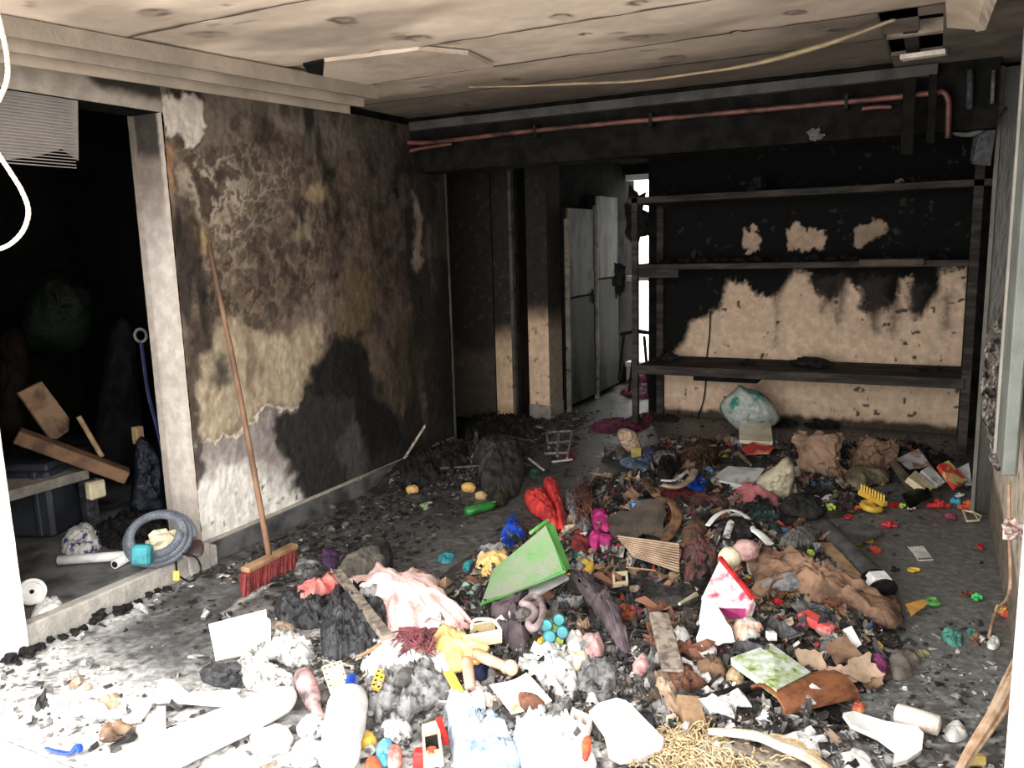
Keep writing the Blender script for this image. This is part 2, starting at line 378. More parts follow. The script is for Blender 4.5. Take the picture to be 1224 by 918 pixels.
# ------------------------------------------------------------------ the setting: painted walls, floor, ceiling
XL, YB, XR, HC = -3.35, 7.33, .34, 2.45
def ns(x, y, f, o=4, s=0): return fbm(x*f, y*f, 0, o, s)
def C(*a): return np.array(a)
def left_wall(P):
    y, z = P[:, 1], P[:, 2]; n1 = ns(y, z, 5, 5, 1); n2 = ns(y, z, 16, 4, 2); n3 = ns(y, z, 45, 3, 3)
    yw, zw = y+.05*n2+.10*n1, z+.05*ns(y, z, 14, 4, 8)+.10*ns(y, z, 5, 4, 9)
    W = lambda pts: [(q[1], q[2]) for q in (PX(a, b, XL) for a, b in pts)]
    def reg(pts, soft=.06): return sstep(-soft, soft, sdpoly(yw, zw, W(pts)))
    st = ns(y*2.2, z*.28, 3, 5, 15)
    c = np.tile(C(.185, .137, .105), (len(P), 1)); c = c*(1+.6*n1[:, None]+.7*n2[:, None]+.35*n3[:, None]+.7*st[:, None]); c = lay(c, sstep(.02, .35, ns(y, z*.6, 6, 5, 17))*.6, (.065, .048, .040))
    c = lay(c, sstep(.12, .4, ns(y, z*.8, 9, 4, 18))*.5, (.30, .235, .18))
    # blistered paint: pale rims round brown scorched cells
    f1, f2, ID = worley(yw*14+.35*n2, zw*10.5, 3); cell = sstep(.10, .36, f2-f1); ring = sstep(.10, .18, f2-f1)*sstep(.42, .28, f2-f1)
    k1 = reg([(222, 195), (300, 165), (345, 190), (330, 260), (290, 330), (232, 330)], .22)
    rim = np.array([.34, .265, .20])[None]*k1[:, None]+np.array([.20, .15, .115])[None]*(1-k1[:, None])
    lite = rim*(1+.6*n2[:, None]); lite = lite*(1-(cell*.55)[:, None])*(1-.35*ring[:, None]); lite = lay(lite, cell*(ID > .8)*.7, (.23, .165, .105))
    kk = reg([(215, 160), (330, 160), (400, 215), (390, 320), (330, 385), (232, 420), (222, 300)], .16)*sstep(-.35, .1, n1+.2); c = c*(1-kk[:, None]*.9)+lite*kk[:, None]*.9
    c = lay(c, reg([(225, 215), (246, 192), (284, 192), (296, 240), (262, 258), (232, 243)], .07)*(1-cell)*.85, (.52, .43, .33))
    for px_, py_, r_, t_ in ((291, 348, .026, 0), (294, 390, .036, 1), (307, 399, .026, 1), (277, 378, .03, 0), (252, 422, .022, 1), (236, 204, .03, 2), (246, 218, .03, 2), (262, 222, .034, 2), (250, 235, .04, 2), (272, 205, .025, 2), (285, 150, .03, 2), (300, 300, .03, 2), (325, 290, .035, 2), (350, 340, .03, 2), (372, 345, .035, 0), (310, 330, .03, 2), (340, 320, .025, 2), (270, 300, .03, 0), (236, 275, .04, 1)):
        q = PX(px_, py_, XL); d_ = np.hypot((yw-q[1])*1.1, (zw-q[2])*.75); c = lay(c, sstep(r_*1.45, r_*1.1, d_)*.8, (.07, .045, .035))
        c = lay(c, sstep(r_, r_*.7, d_)*.9, ((.25, .18, .12), (.46, .36, .21), (.10, .07, .055))[t_])
    c = lay(c, reg([(250, 105), (460, 145), (475, 190), (400, 185), (330, 150), (260, 150)], .10)*(.8+.6*n2), (.235, .20, .165))
    for p, col, k, s in (([(300, 130), (325, 150), (330, 190), (300, 180)], (.03, .025, .02), .7, .06), ([(360, 225), (385, 215), (392, 245), (370, 250)], (.45, .33, .20), .9, .03), ([(350, 260), (372, 270), (368, 300), (345, 295)], (.30, .28, .18), .8, .03),
                         ([(225, 250), (242, 260), (243, 300), (228, 300)], (.42, .29, .15), .8, .04), ([(410, 320), (445, 330), (440, 420), (405, 410)], (.26, .18, .10), .7, .09), ([(425, 500), (480, 470), (470, 560), (430, 590)], (.15, .11, .07), .8, .09),
                         ([(480, 380), (510, 400), (500, 480), (475, 470)], (.15, .12, .075), .7, .1)):
        c = lay(c, reg(p, s)*k, col)
    c = lay(c, reg([(232, 520), (226, 440), (250, 395), (300, 385), (345, 395), (385, 385), (377, 468), (345, 482), (320, 492), (300, 505), (270, 512), (262, 522)], .045)*.95, np.array((.56, .46, .32))); cr = reg([(232, 520), (226, 440), (250, 395), (300, 385), (345, 395), (385, 385), (377, 468), (345, 482), (320, 492), (300, 505), (270, 512), (262, 522)], .03)
    c = lay(c, cr*sstep(.1, .5, ns(y, z*.35, 9, 4, 12))*.75, (.26, .18, .12))
    c = lay(c, reg([(243, 430), (265, 425), (272, 465), (250, 470)], .05)*.85, (.05, .045, .04))
    # right part of the wall burnt darker and darker
    c = c*(1-.62*sstep(3.7, 4.7, y+.25*n1))[:, None]*.8
    c = lay(c, sstep(.35, .6, ns(y, z*.3, 4, 4, 22)+.85*sstep(4.2, 5.3, y))*.85, (.018, .016, .014))
    c = lay(c, reg([(497, 235), (508, 250), (505, 320), (494, 315)], .03)*.8, (.25, .19, .15)); c = lay(c, reg([(520, 190), (545, 190), (543, 340), (528, 300)], .04)*.5, (.16, .13, .10))
    # lower field: grey wash, black smoke lobe, clean white plaster
    low = reg([(228, 522), (262, 524), (300, 507), (378, 470), (420, 470), (430, 600), (240, 700), (190, 650), (222, 560)], .02)
    c = lay(c, low, (.36, .32, .29)); sdl = sdpoly(yw, zw, W([(228, 522), (262, 524), (300, 507), (378, 470), (420, 470), (430, 600), (240, 700), (190, 650), (222, 560)])); c = lay(c, sstep(.012, .003, np.abs(sdl+.008))*(y < 3.75)*(z > .3), (.80, .70, .54))
    wl = reg([(225, 570), (262, 548), (300, 545), (326, 566), (350, 590), (372, 610), (240, 700), (185, 700), (200, 600)], .10); c = lay(c, wl, (.86, .82, .76)); c = lay(c, sstep(.42, .5, ns(y, z, 26, 2, 31))*(z < .4)*(z > .12)*(y < 3.9)*.8, (.12, .10, .09))
    c = lay(c, reg([(228, 520), (262, 525), (320, 508), (335, 540), (300, 545), (250, 555), (230, 580)], .05)*.6, (.30, .26, .25))
    c = lay(c, reg([(322, 500), (350, 485), (376, 462), (373, 435), (400, 402), (432, 395), (450, 440), (472, 470), (480, 520), (520, 590), (430, 620), (360, 600), (340, 592), (345, 570), (330, 545)], .045)*(.93), (.010, .011, .011))
    c = lay(c, reg([(400, 540), (420, 500), (440, 560), (425, 585)], .05)*.5, (.11, .10, .10)); c = lay(c, reg([(445, 395), (470, 420), (475, 500), (455, 470)], .05)*.45, (.13, .10, .07))
    c = lay(c, reg([(216, 210), (224, 260), (236, 500), (245, 560), (238, 590), (226, 560), (218, 400)], .02)*.85, (.055, .042, .036))
    pe = reg([(190, 112), (240, 125), (247, 150), (232, 170), (218, 172), (212, 150), (195, 165)], .012); c = lay(c, pe, (.60, .52, .45))
    c = lay(c, reg([(200, 100), (238, 104), (244, 128), (225, 122), (205, 118)], .02)*.9, (.02, .022, .018)); c = lay(c, reg([(201, 175), (215, 176), (214, 225), (205, 222)], .015)*.9, (.30, .17, .09))
    c = lay(c, sstep(5.15, 5.4, y+.1*n1)*.75, (.010, .010, .009))
    c = lay(c, sstep(.32, .05, z+.1*n1)*sstep(4.1, 4.5, y)*.9, (.03, .028, .025))
    rel = .004*n2+.006*pe-.004*low+.003*cell
    return np.clip(c, .008, .9), rel
painted('wall_left', (XL, 2.89, 0), (0, 2.56, 0), (0, 0, HC), 250, 240, left_wall, PM, nrm=(1, 0, 0), kind='structure')
SOOT = (.008, .0078, .007)
soot_black = M('soot_black', (.006, .006, .0055), (.014, .013, .011), sc=9, rough=.9, bump=.6, bsc=30, spec=.06)
plaster = M('old_plaster', (.60, .54, .47), (.50, .44, .38), sc=5, soot=.12, rough=.85)
def jambc(P):
    x, z = P[:, 0], P[:, 2]; n = ns(x, z, 6, 4, 4); m = ns(x, z, 25, 3, 5); c = np.tile(C(.56, .50, .45), (len(P), 1))*(1+.12*n[:, None])
    c = lay(c, sstep(1.5, 2.0, z+.12*n)*.85, (.17, .125, .10)); c = lay(c, sstep(2.02, 2.12, z+.06*n)*.9, (.035, .032, .028))
    c = lay(c, sstep(-3.39, -3.37, x+.012*m)*.75, (.52, .45, .38)); c = lay(c, sstep(-3.535, -3.55, x)*.5, (.30, .25, .2))
    return np.clip(c, .01, .9), m*.002
painted('wall_left_end', (-3.59, 2.885, 0), (.24, 0, 0), (0, 0, 2.35), 30, 120, jambc, PM, nrm=(0, -1, 0), kind='structure')
box('wall_left_core', (-3.59, 2.892, 0), (-3.38, 5.45, 2.6), soot_black, kind='structure')
dark_room = M('shaded_plaster', (.010, .010, .009), (.02, .018, .016), sc=3, rough=.9, spec=.05)  # the side room's shade is put into this near-black colour
def backw(P):
    x, z = P[:, 0], P[:, 2]; n1 = ns(x, z, 5, 4, 41); n2 = ns(x, z, 17, 4, 42); n3 = ns(x, z, 50, 3, 43)
    xw, zw = x+.035*n2+.02*n3, z+.06*n2+.03*n3+.05*np.abs(ns(x, z*.2, 22, 3, 48))*(z > .9)
    W = lambda pts: [(q[0], q[2]) for q in (PY(a, b, YB) for a, b in pts)]
    def reg(pts, soft=.03): return sstep(-soft, soft, sdpoly(xw, zw, W(pts)))
    c = np.tile(C(.68, .50, .36), (len(P), 1))*(1+.10*n1[:, None])
    c = lay(c, (1-reg([(786, 470), (786, 452), (800, 425), (818, 410), (826, 385), (862, 368), (869, 335), (888, 337), (902, 352), (918, 352), (932, 352), (950, 322), (962, 322), (972, 338), (988, 360), (1003, 350), (1012, 334), (1030, 342), (1028, 362), (1045, 372), (1062, 366), (1074, 358), (1078, 330), (1088, 338), (1090, 372), (1105, 372), (1120, 350), (1126, 318), (1137, 318), (1156, 318), (1154, 535), (786, 535)], .035)), SOOT)
    for cx, top_, bot_, w in ((1003, 330, 385, 9), (1045, 330, 400, 16), (985, 330, 372, 8), (1068, 360, 400, 8), (1132, 350, 395, 6), (928, 350, 415, 2), (1095, 340, 380, 10)):
        c = lay(c, reg([(cx-w, top_), (cx+w, top_), (cx+w*.3, bot_), (cx-w*.3, bot_)], .06)*.8, (.05, .04, .035))
    spots = sstep(.50, .56, ns(x, z, 15, 3, 47)+.10*sstep(-1.1, -.4, x)); c = lay(c, spots*.9, (.045, .035, .03)); 
    cl = np.maximum.reduce([reg([(889, 272), (898, 270), (908, 276), (910, 296), (895, 299), (887, 290)], .01), reg([(940, 272), (952, 264), (966, 272), (985, 280), (986, 296), (960, 299), (942, 294)], .012), reg([(1022, 272), (1030, 266), (1056, 262), (1060, 276), (1045, 282), (1030, 294), (1022, 292)], .012)*.7])
    c = lay(c, cl, (.50, .36, .26)); c = lay(c, sstep(.1, .04, z+.03*n2)*.9, SOOT)
    return np.clip(c, .008, .9), n2*.002
painted('wall_back', (-2.26, YB, 0), (2.65, 0, 0), (0, 0, HC+.3), 300, 260, backw, PM, nrm=(0, -1, 0), kind='structure')
box('wall_back_core', (-2.26, YB+.01, 0), (.6, YB+.14, 2.8), soot_black, kind='structure')
# ceiling: old boards in strips, each its own sagging panel under the concrete
def ceilc(off):
    def fn(P):
        x, y = P[:, 0], P[:, 1]; n1 = ns(x, y*1.6, 2.2, 4, 51); n2 = ns(x, y, 11, 4, 52)
        c = np.tile(C(.64, .525, .425), (len(P), 1))*(1+.16*n1[:, None]+.08*n2[:, None])
        c = lay(c, sstep(.0, .5, ns(x*.6, y*1.7, 1.5, 3, 55)+.2*sstep(3.2, 4.6, y))*.65, (.25, .20, .16)); c = lay(c, sstep(.1, .5, ns(x*.7, y*1.6, 3.3, 3, 56))*.4, (.36, .28, .22)); c = lay(c, sstep(.52, .6, ns(x*.8, y*1.8, 5, 4, 58))*.6, (.13, .105, .085))
        c = lay(c, sstep(3.7, 4.9, y+.25*n1+.55*sstep(-2.2, .2, x))*.8, (.085, .075, .062))
        c = lay(c, sstep(-.9, .3, x+.2*n1)*sstep(3.6, 4.6, y)*.5, (.12, .105, .09))
        c = lay(c, sstep(4.75, 5.25, y+.1*n2)*.8, (.035, .03, .028))
        rel = n2*.003
        for px, py, r in ((410, 25, .062), (501, 46, .065), (671, 20, .05), (762, 4, .04), (760, 49, .062), (805, 77, .06), (949, 20, .05), (612, 102, .06), (185, 14, .06), (540, 56, .03), (1017, 82, .07), (1000, 45, .04), (455, 93, .035), (515, 111, .04), (560, 134, .05), (512, 144, .04), (625, 127, .04), (730, 112, .07), (1150, 62, .06), (452, 62, .03), (700, 45, .03), (250, 42, .06), (880, 42, .03)):
            q = PZ(px, py, HC); d = np.hypot((x-q[0])*.85, (y-q[1]))*(1+.2*n2)
            r = r*.85; d = d*(1+.5*n2); c = lay(c, sstep(r*1.3, r*.7, d)*.55, (.19, .145, .11)); c = lay(c, sstep(.016, 0, np.abs(d-r*.8))*sstep(-.4, .3, n2*2+.3*np.sin(px))*.85, (.03, .026, .022)); c = lay(c, sstep(r*.4, r*.1, d)*.6, (.07, .055, .045)); rel = rel+.008*sstep(r, r*.4, d)
        return np.clip(c, .012, .9), rel+off
    return fn
box('ceiling', (-3.6, 1.5, HC+.10), (.6, 7.6, HC+.25), soot_black, kind='structure'); ceil = bpy.data.objects['ceiling']
rows = [(1.5, 2.35, -.004), (2.35, 3.14, 0), (3.14, 3.72, .012), (3.72, 4.30, .03), (4.30, 5.0, .045)]
for k, (a, b, off) in enumerate(rows):
    x1 = .34 if k < 3 else -.26; ya = a+.012
    def fn(P, off=off):
        c, r = ceilc(off)(P); e = np.minimum(P[:, 1]-a, b-P[:, 1])-.02*np.maximum(vnoise(P[:, 0]*2.3, P[:, 1]*0, a, 19), 0)
        c = lay(c, sstep(.02, .0, e+.012*vnoise(P[:, 0]*9, P[:, 1]*9, 0, 9)-.004)*.85, (.07, .055, .045)); return c, r  # panel edges painted dark: the seams, and the shadow of the step
    V0 = painted('ceiling_panel', (XL, ya, HC), (x1-XL, 0, 0), (0, b-ya, 0), int((x1-XL)/.017), int((b-ya)/.017), fn, PMC, nrm=(0, 0, 1), parent=ceil)
    md = V0.modifiers.new('board', 'SOLIDIFY'); md.thickness = .018; md.offset = 1
cb = [PZ(x, y, HC-.015) for x, y in ((388, 74), (440, 68), (500, 60), (560, 66), (590, 80), (530, 88), (440, 101), (414, 107), (402, 104), (386, 95))]
newobj('broken_board', *prism(cb, .02, nz=np.array([0, 0, -1.])), M('bare_board', (.56, .46, .37), (.40, .32, .25), sc=4, soot=.05), parent=ceil)
gaps = [PZ(x, y, HC-.012) for x, y in ((362, 78), (386, 73), (386, 96), (372, 92))]; newobj('gap', *prism(gaps, .01, nz=np.array([0, 0, -1.])), soot_black, parent=ceil)  # black plate stands in for the darkness of a hole
board_edge = M('board_edge', (.46, .38, .30), (.25, .2, .16), sc=9, rough=.9)
# the right hand strip of the ceiling, burnt open, with bare joists behind
for lo, hi in (((-.26, 4.72, HC+.03), (.34, 5.28, HC+.05)), ((-.03, 3.73, HC+.02), (.34, 4.72, HC+.04)), ((-.26, 3.73, HC+.02), (-.12, 4.16, HC+.04)), ((-.26, 3.73, HC+.02), (-.03, 3.9, HC+.04))):
    box('ceiling_panel', lo, hi, M('sooty_board', (.22, .18, .145), (.12, .10, .085), sc=4, rough=.9), parent=ceil)
box('joist', (-.19, 3.9, HC+.035), (-.13, 5.2, HC+.10), M('charred_timber', (.05, .04, .034), (.02, .018, .016), sc=10, stretch=(1, 1, 6)), parent=ceil)
box('noggin', (-.26, 4.28, HC+.03), (-.03, 4.33, HC+.09), board_edge, parent=ceil)
o = tag(newobj('polystyrene_strip', *beam(PZ(1078, 69, HC-.005), PZ(1131, 61, HC-.005), .05, .022, jit=.003, seed=4), M('polystyrene', (.75, .70, .60), (.6, .5, .4), sc=30)), 'pale polystyrene strip at the edge of the burnt hole in the ceiling', 'insulation')
q = [PZ(1130, 0, HC-.03), PZ(1182, -12, HC-.10), PZ(1168, 36, HC-.09), PZ(1132, 33, HC-.01)]
newobj('hanging_plank', *prism(q, .02, nz=np.array([0, 0, -1.])), M('beige_board', (.58, .48, .36), (.48, .38, .28), sc=6, soot=.1), label='beige ceiling board bent down beside the burnt hole, top right', cat='board')
q = [PZ(1180, -12, HC-.10), PZ(1196, -12, HC-.16), PZ(1178, 36, HC-.14), PZ(1166, 38, HC-.09)]
newobj('hanging_strip', *prism(q, .02, nz=np.array([0, 0, -1.])), board_edge, label='narrow grey trim strip hanging along the bent beige ceiling board', cat='board')
# drooping pale strip under the ceiling
bt = [PZ(560, 104, HC-.008), PZ(620, 103, HC-.008), PZ(690, 100, HC-.01), PZ(760, 97, HC-.03), PZ(830, 88, HC-.035), PZ(900, 77, HC-.03), PZ(985, 54, HC-.02), PZ(1068, 24, HC-.01)]
newobj('ceiling_strip', *tube(bt, [.006, .012, .014, .012, .022, .012], n=6, flat=.5), M('yellow_strip', (.42, .32, .19), (.30, .23, .15), sc=10, soot=.15), label='pale yellow strip peeling down across the ceiling', cat='trim')
# soffit beam and wall above the back zone
box('trim_1', (-3.35, 5.0, 2.415), (-.05, 5.2, 2.47), M('soffit_edge', (.07, .065, .06), (.035, .033, .03), sc=6), kind='structure')
box('trim_soffit', (-3.6, 5.06, 2.13), (.235, 5.30, 2.75), soot_black, kind='structure')
box('wall_over_shelves', (-3.6, 5.28, 2.58), (.6, 7.5, 2.75), soot_black, kind='structure')
# dark recess beyond the left wall and the panelled return
box('wall_recess', (-4.3, 5.3, 0), (-4.2, 6.8, 2.6), soot_black, kind='structure'); box('wall_recess_end', (-4.25, 6.6, 0), (-3.1, 6.95, 2.7), soot_black, kind='structure') if 0 else box('wall_recess_cap', (-4.4, 6.95, 0), (-3.4, 7.05, 2.7), soot_black, kind='structure'); box('wall_recess_out', (-4.5, 5.2, 0), (-4.3, 7.0, 2.75), soot_black, kind='structure'); box('ceiling_recess', (-4.5, 5.2, 2.45), (-3.3, 7.05, 2.7), soot_black, kind='structure'); box('floor_recess', (-4.5, 5.2, -.1), (-3.33, 7.05, -.002), soot_black, kind='structure'); box('wall_recess_side', (-4.3, 5.35, 0), (-3.59, 5.44, 2.6), soot_black, kind='structure')
def fadec(base, z0, z1, amp=.12):
    def fn(P):
        u = P[:, 0]+P[:, 1]; z = P[:, 2]; n = ns(u, z, 7, 4, 61); c = np.tile(np.array(base), (len(P), 1))*(1+.08*n[:, None])
        c = lay(c, sstep(z0, z0+.35, z+amp*n)*.55, (.20, .12, .07)); c = lay(c, sstep(z1-.1, z1+.12, z+amp*n), (.03, .027, .024)); c = lay(c, sstep(.46, .5, ns(u, z, 25, 3, 66))*.8, (.08, .05, .04)); return np.clip(c, .01, .9), n*0
    return fn
painted('wall_return', (-4.2, 6.58, 0), (.62, 0, 0), (0, 0, 2.6), 30, 100, fadec((.06, .05, .04), .4, .6), PM, nrm=(0, -1, 0), kind='structure')
painted('wall_return_panel', (-3.565, 6.57, 0), (.18, 0, 0), (0, 0, 2.6), 20, 130, fadec((.60, .43, .28), .55, .80, .05), PM, nrm=(0, -1, 0), kind='structure')
box('trim_2', (-3.385, 6.545, 0), (-3.355, 6.6, 2.3), M('jamb_grey', (.10, .085, .07), (.05, .042, .035), sc=5, soot=.4), kind='structure')
box('trim_3', (-3.352, 6.60, 0), (-3.325, 6.80, 2.3), soot_black, kind='structure')
painted('wall_column', (-3.325, 6.77, 0), (.205, 0, 0), (0, 0, 2.6), 22, 130, fadec((.66, .47, .33), .75, .98, .06), PM, nrm=(0, -1, 0), kind='structure')
painted('wall_column_side', (-3.12, 6.77, 0), (0, .30, 0), (0, 0, 2.6), 22, 130, fadec((.36, .29, .22), .65, .9, .06), PM, nrm=(1, 0, 0), kind='structure')
box('baseboard_column', (-3.325, 6.755, 0), (-3.108, 7.06, .13), M('base_grey', (.32, .29, .25), (.2, .18, .15), sc=12), kind='structure')
box('trim_4', (XL-.02, 5.445, 0), (XL+.008, 5.465, 2.35), M('edge_bead', (.09, .08, .065), (.03, .027, .024), sc=3, stretch=(1, 1, .4)), kind='structure')
box('wall_passage_left', (-3.5, 6.9, 0), (-3.16, 9.3, 2.75), soot_black, kind='structure')
box('wall_passage_right', (-2.40, 7.47, 0), (-2.27, 9.3, 2.75), soot_black, kind='structure')
box('ceiling_passage', (-3.6, 7.3, 2.45), (-2.2, 9.4, 2.6), soot_black, kind='structure')
# tall metal locker doors along the passage
gm = M('grey_green_metal', (.075, .08, .062), (.05, .055, .042), sc=3, soot=.30, ssc=3, rough=.7, spec=.15, stretch=(1, 1, .25), bump=.08)
gy = M('yellowed_metal', (.13, .13, .08), (.025, .026, .02), sc=6, soot=.5, ssc=5, rough=.6, spec=.2, stretch=(1, 1, .3))
for y0, y1, zt, lb in ((7.13, 7.83, 1.93, 'nearer grey-green metal cabinet with a scorched upper door, beside the passage'), (7.86, 8.52, 2.07, 'farther grey-green metal cabinet nearest the bright window, half burnt at the top')):
    t = thing('metal_cabinet', (-3.12, (y0+y1)/2, 0), lb, 'cabinet', 'metal cabinets in the passage')
    box('body', (-3.155, y0, .04), (-3.10, y1, zt), soot_black, parent=t); box('door', (-3.098, y0+.01, .06), (-3.075, y1-.01, zt-.85), gm, parent=t, bev=.004)
    box('upper_door', (-3.098, y0+.03, zt-.83), (-3.075, y1-.02, zt), gy, parent=t, bev=.004); box('end_panel', (-3.10, y0-.012, .0), (-3.055, y0+.012, zt-.1), M('end_grey', (.22, .19, .15), (.1, .085, .07), sc=4, soot=.3), parent=t)
    box('handle', (-3.072, y1-.1, 1.0), (-3.06, y1-.085, 1.14), soot_black, parent=t)
# far window of the passage, open to the daylight behind
wf = M('white_frame', (.82, .82, .80), (.72, .72, .7), sc=8)
box('window_1', (-3.24, 9.0, 2.28), (-2.42, 9.08, 2.34), wf, kind='structure'); w1 = bpy.data.objects['window_1']
box('frame_side', (-3.24, 9.0, .22), (-3.19, 9.08, 2.28), wf, parent=w1); box('frame_side', (-2.85, 9.0, .22), (-2.81, 9.08, 2.28), wf, parent=w1); box('frame_side', (-2.47, 9.0, .22), (-2.42, 9.08, 2.28), wf, parent=w1)
box('sill', (-3.24, 8.96, .18), (-2.42, 9.10, .23), wf, parent=w1); box('middle_rail', (-3.19, 9.01, 1.16), (-2.85, 9.07, 1.22), wf, parent=w1); box('top_rail', (-3.19, 9.01, 2.0), (-2.85, 9.07, 2.06), wf, parent=w1)
gl = bpy.data.materials.new('window_glass'); gl.use_nodes = True; gb = gl.node_tree.nodes['Principled BSDF']; gb.inputs['Transmission Weight'].default_value = 1; gb.inputs['Roughness'].default_value = 0; gb.inputs['IOR'].default_value = 1.02; gb.inputs['Base Color'].default_value = (1, 1, 1, 1)
box('pane', (-3.19, 9.035, .23), (-2.85, 9.04, 2.28), gl, parent=w1)
box('wall_passage_end', (-3.6, 9.0, 0), (-2.2, 9.1, .18), plaster, kind='structure'); box('wall_passage_end_top', (-3.6, 9.0, 2.34), (-2.2, 9.1, 2.75), soot_black, kind='structure')
box('wall_outside_added', (-9, 12.5, -.1), (3, 12.7, 3.2), M('white_backdrop', (.82, .82, .82), (.76, .77, .78), sc=2), kind='structure')  # invented pale wall, added so the window view blows out to white
box('ground_outside_back', (-9, 9.12, -.12), (3, 12.5, -.02), M('paving_back', (.6, .6, .58), (.5, .5, .5), sc=5), kind='structure')
# floor
def floorc(P):
    x, y = P[:, 0], P[:, 1]; n1 = ns(x, y, 2.2, 4, 71); n2 = ns(x*.7+y*.35, y, 9, 5, 72); n3 = ns(x, y, 38, 4, 73)
    c = np.tile(C(.105, .10, .095), (len(P), 1)); c = c*(1+.5*n1[:, None]+.4*n2[:, None])
    c = lay(c, sstep(-.02, .45, n2+.5*n3)*.5, (.035, .033, .03)); c = lay(c, sstep(.12, .5, n2*.6-n3)*.35, (.24, .23, .22))
    c = lay(c, sstep(2.85, 2.0, y+.3*n1+.28*(x+2.5))*sstep(-.42, .1, n2+.4*n3)*.95, (.62, .61, .59))  # front floor whitened: pale debris, and blown-out daylight put into the colour
    Q = lambda pts: [PZ(a, b)[:2] for a, b in pts]
    gz = sstep(-.10, .12, sdpoly(x+.15*n1, y+.12*n2, Q(((95, 770), (230, 700), (300, 690), (345, 712), (262, 742), (250, 795), (340, 812), (240, 822), (170, 812), (120, 800))))); c = lay(c, gz*.95, (.13, .13, .13)); c = c*(1-(gz*.55*sstep(-.2, .3, ns(x+.6*y, y-.4*x, 7, 5, 77)))[:, None])
    c = lay(c, sstep(.04, .0, np.abs(x+2.78+.12*n1))*sstep(2.3, 2.6, y)*sstep(3., 2.8, y)*.8, (.55, .53, .5))
    c = lay(c, sstep(2.2, 1.8, y+.1*n2)*.6, (.66, .65, .63)); c = lay(c, sstep(-.2, -.45, n3+.6*n2)*sstep(3., 2., y)*.75, (.05, .05, .05))  # whitest at the opening, daylight glare painted in; dark specks over it
    c = lay(c, sstep(2.6, 3.2, y)*sstep(-.75, -.3, x)*(1-sstep(5.6, 5.9, y))*.75, (.20, .205, .20)); c = lay(c, sstep(3.4, 4.0, y)*sstep(5.4, 4.8, y)*sstep(-2.9, -2.6, x)*.4*sstep(-.3, .3, n1), (.15, .15, .145))
    c = lay(c, sstep(3.6, 2.6, y+.2*n1)*sstep(-.6, -.2, x)*sstep(.1, .35, n3)*.8, (.42, .43, .42))
    c = lay(c, sstep(4.3, 5.2, y)*sstep(-1.7, -2.4, x)*.8, (.024, .023, .021))
    c = lay(c, sstep(6.9, 7.3, y)*sstep(-2.2, -2.5, x)*.8, (.06, .062, .058))
    return np.clip(c, .01, .85), .004*n3+.003*n2
painted('floor', (-3.34, 1.45, 0), (3.9, 0, 0), (0, 8.0, 0), 300, 560, floorc, PMF, nrm=(0, 0, 1), kind='structure')
box('floor_slab', (-3.6, 1.4, -.15), (.7, 9.12, -.02), M('slab_concrete', (.2, .2, .19), (.12, .12, .12)), kind='structure')
box('ground_outside', (-9, -9, -.16), (9, 1.46, -.012), M('paving', (.55, .54, .52), (.42, .41, .4), sc=3), kind='structure')
# side room behind the left wall
conc = M('kerb_concrete', (.47, .44, .39), (.33, .31, .28), sc=12, soot=.12, ssc=9, bump=.6)
V, Fc = boxmesh(((XL+.04-6.5)/2, 3.1, .04), I3, (6.5+XL+.04, 3.6, .12)); newobj('floor_side_room', V, Fc, M('side_floor', (.15, .15, .15), (.05, .05, .05), sc=6, soot=.2, ssc=4, rough=.5), kind='structure')
V, Fc = boxmesh((-3.29, 2.3, .055), I3, (.07, 1.2, .11), bev=.008); newobj('trim_kerb', V, Fc, conc, kind='structure')
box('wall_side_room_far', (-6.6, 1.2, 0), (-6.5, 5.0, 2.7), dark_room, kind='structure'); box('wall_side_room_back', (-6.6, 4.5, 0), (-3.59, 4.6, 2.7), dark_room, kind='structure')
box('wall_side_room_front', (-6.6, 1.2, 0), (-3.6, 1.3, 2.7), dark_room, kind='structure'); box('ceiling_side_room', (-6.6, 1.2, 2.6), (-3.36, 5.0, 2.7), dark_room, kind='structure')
# front jambs, header over the left opening
def jc(P):
    n = ns(P[:, 1]+P[:, 0], P[:, 2], 7, 4, 81); c = np.tile(C(.66, .58, .50), (len(P), 1))*(1+.08*n[:, None]); c = lay(c, sstep(.52, .50, P[:, 2]+.02*n), (.82, .82, .81)); return np.clip(c, 0, .9), n*.003  # lower jamb whitened: overexposed daylight put into its colour
painted('wall_front_left', (-3.245, 1.3, 0), (0, .575, 0), (0, 0, 2.45), 20, 90, jc, PM, nrm=(1, 0, 0), kind='structure')
box('wall_front_left_core', (-3.7, 1.3, 0), (-3.25, 1.87, 2.7), plaster, kind='structure')
box('wall_front_right', (.195, 1.35, 0), (.6, 2.0, 2.7), M('white_paint', (.80, .80, .78), (.72, .72, .7), sc=3), kind='structure')
box('wall_front_outer_left', (-7, 1.15, 0), (-3.7, 1.35, 2.9), plaster, kind='structure'); box('wall_front_lintel', (-3.7, 1.38, 2.45), (.6, 1.52, 2.9), plaster, kind='structure')
def hdr(P):
    y, z = P[:, 1], P[:, 2]; n = ns(y, z, 9, 4, 91); c = np.tile(C(.36, .31, .26), (len(P), 1))*(1+.1*n[:, None]); c = lay(c, sstep(2.34, 2.39, z+.04*n+.1*sstep(2.4, 2.6, y)-.08)*sstep(2.35, 2.5, y)*.95, (.025, .022, .02)); return np.clip(c, .01, .9), n*.002
painted('wall_header', (XL, 1.86, 2.275), (0, 1.05, 0), (0, 0, .2), 60, 16, hdr, PM, nrm=(1, 0, 0), kind='structure'); box('wall_header_core', (-3.56, 1.86, 2.275), (-3.356, 2.9, 2.6), soot_black, kind='structure')
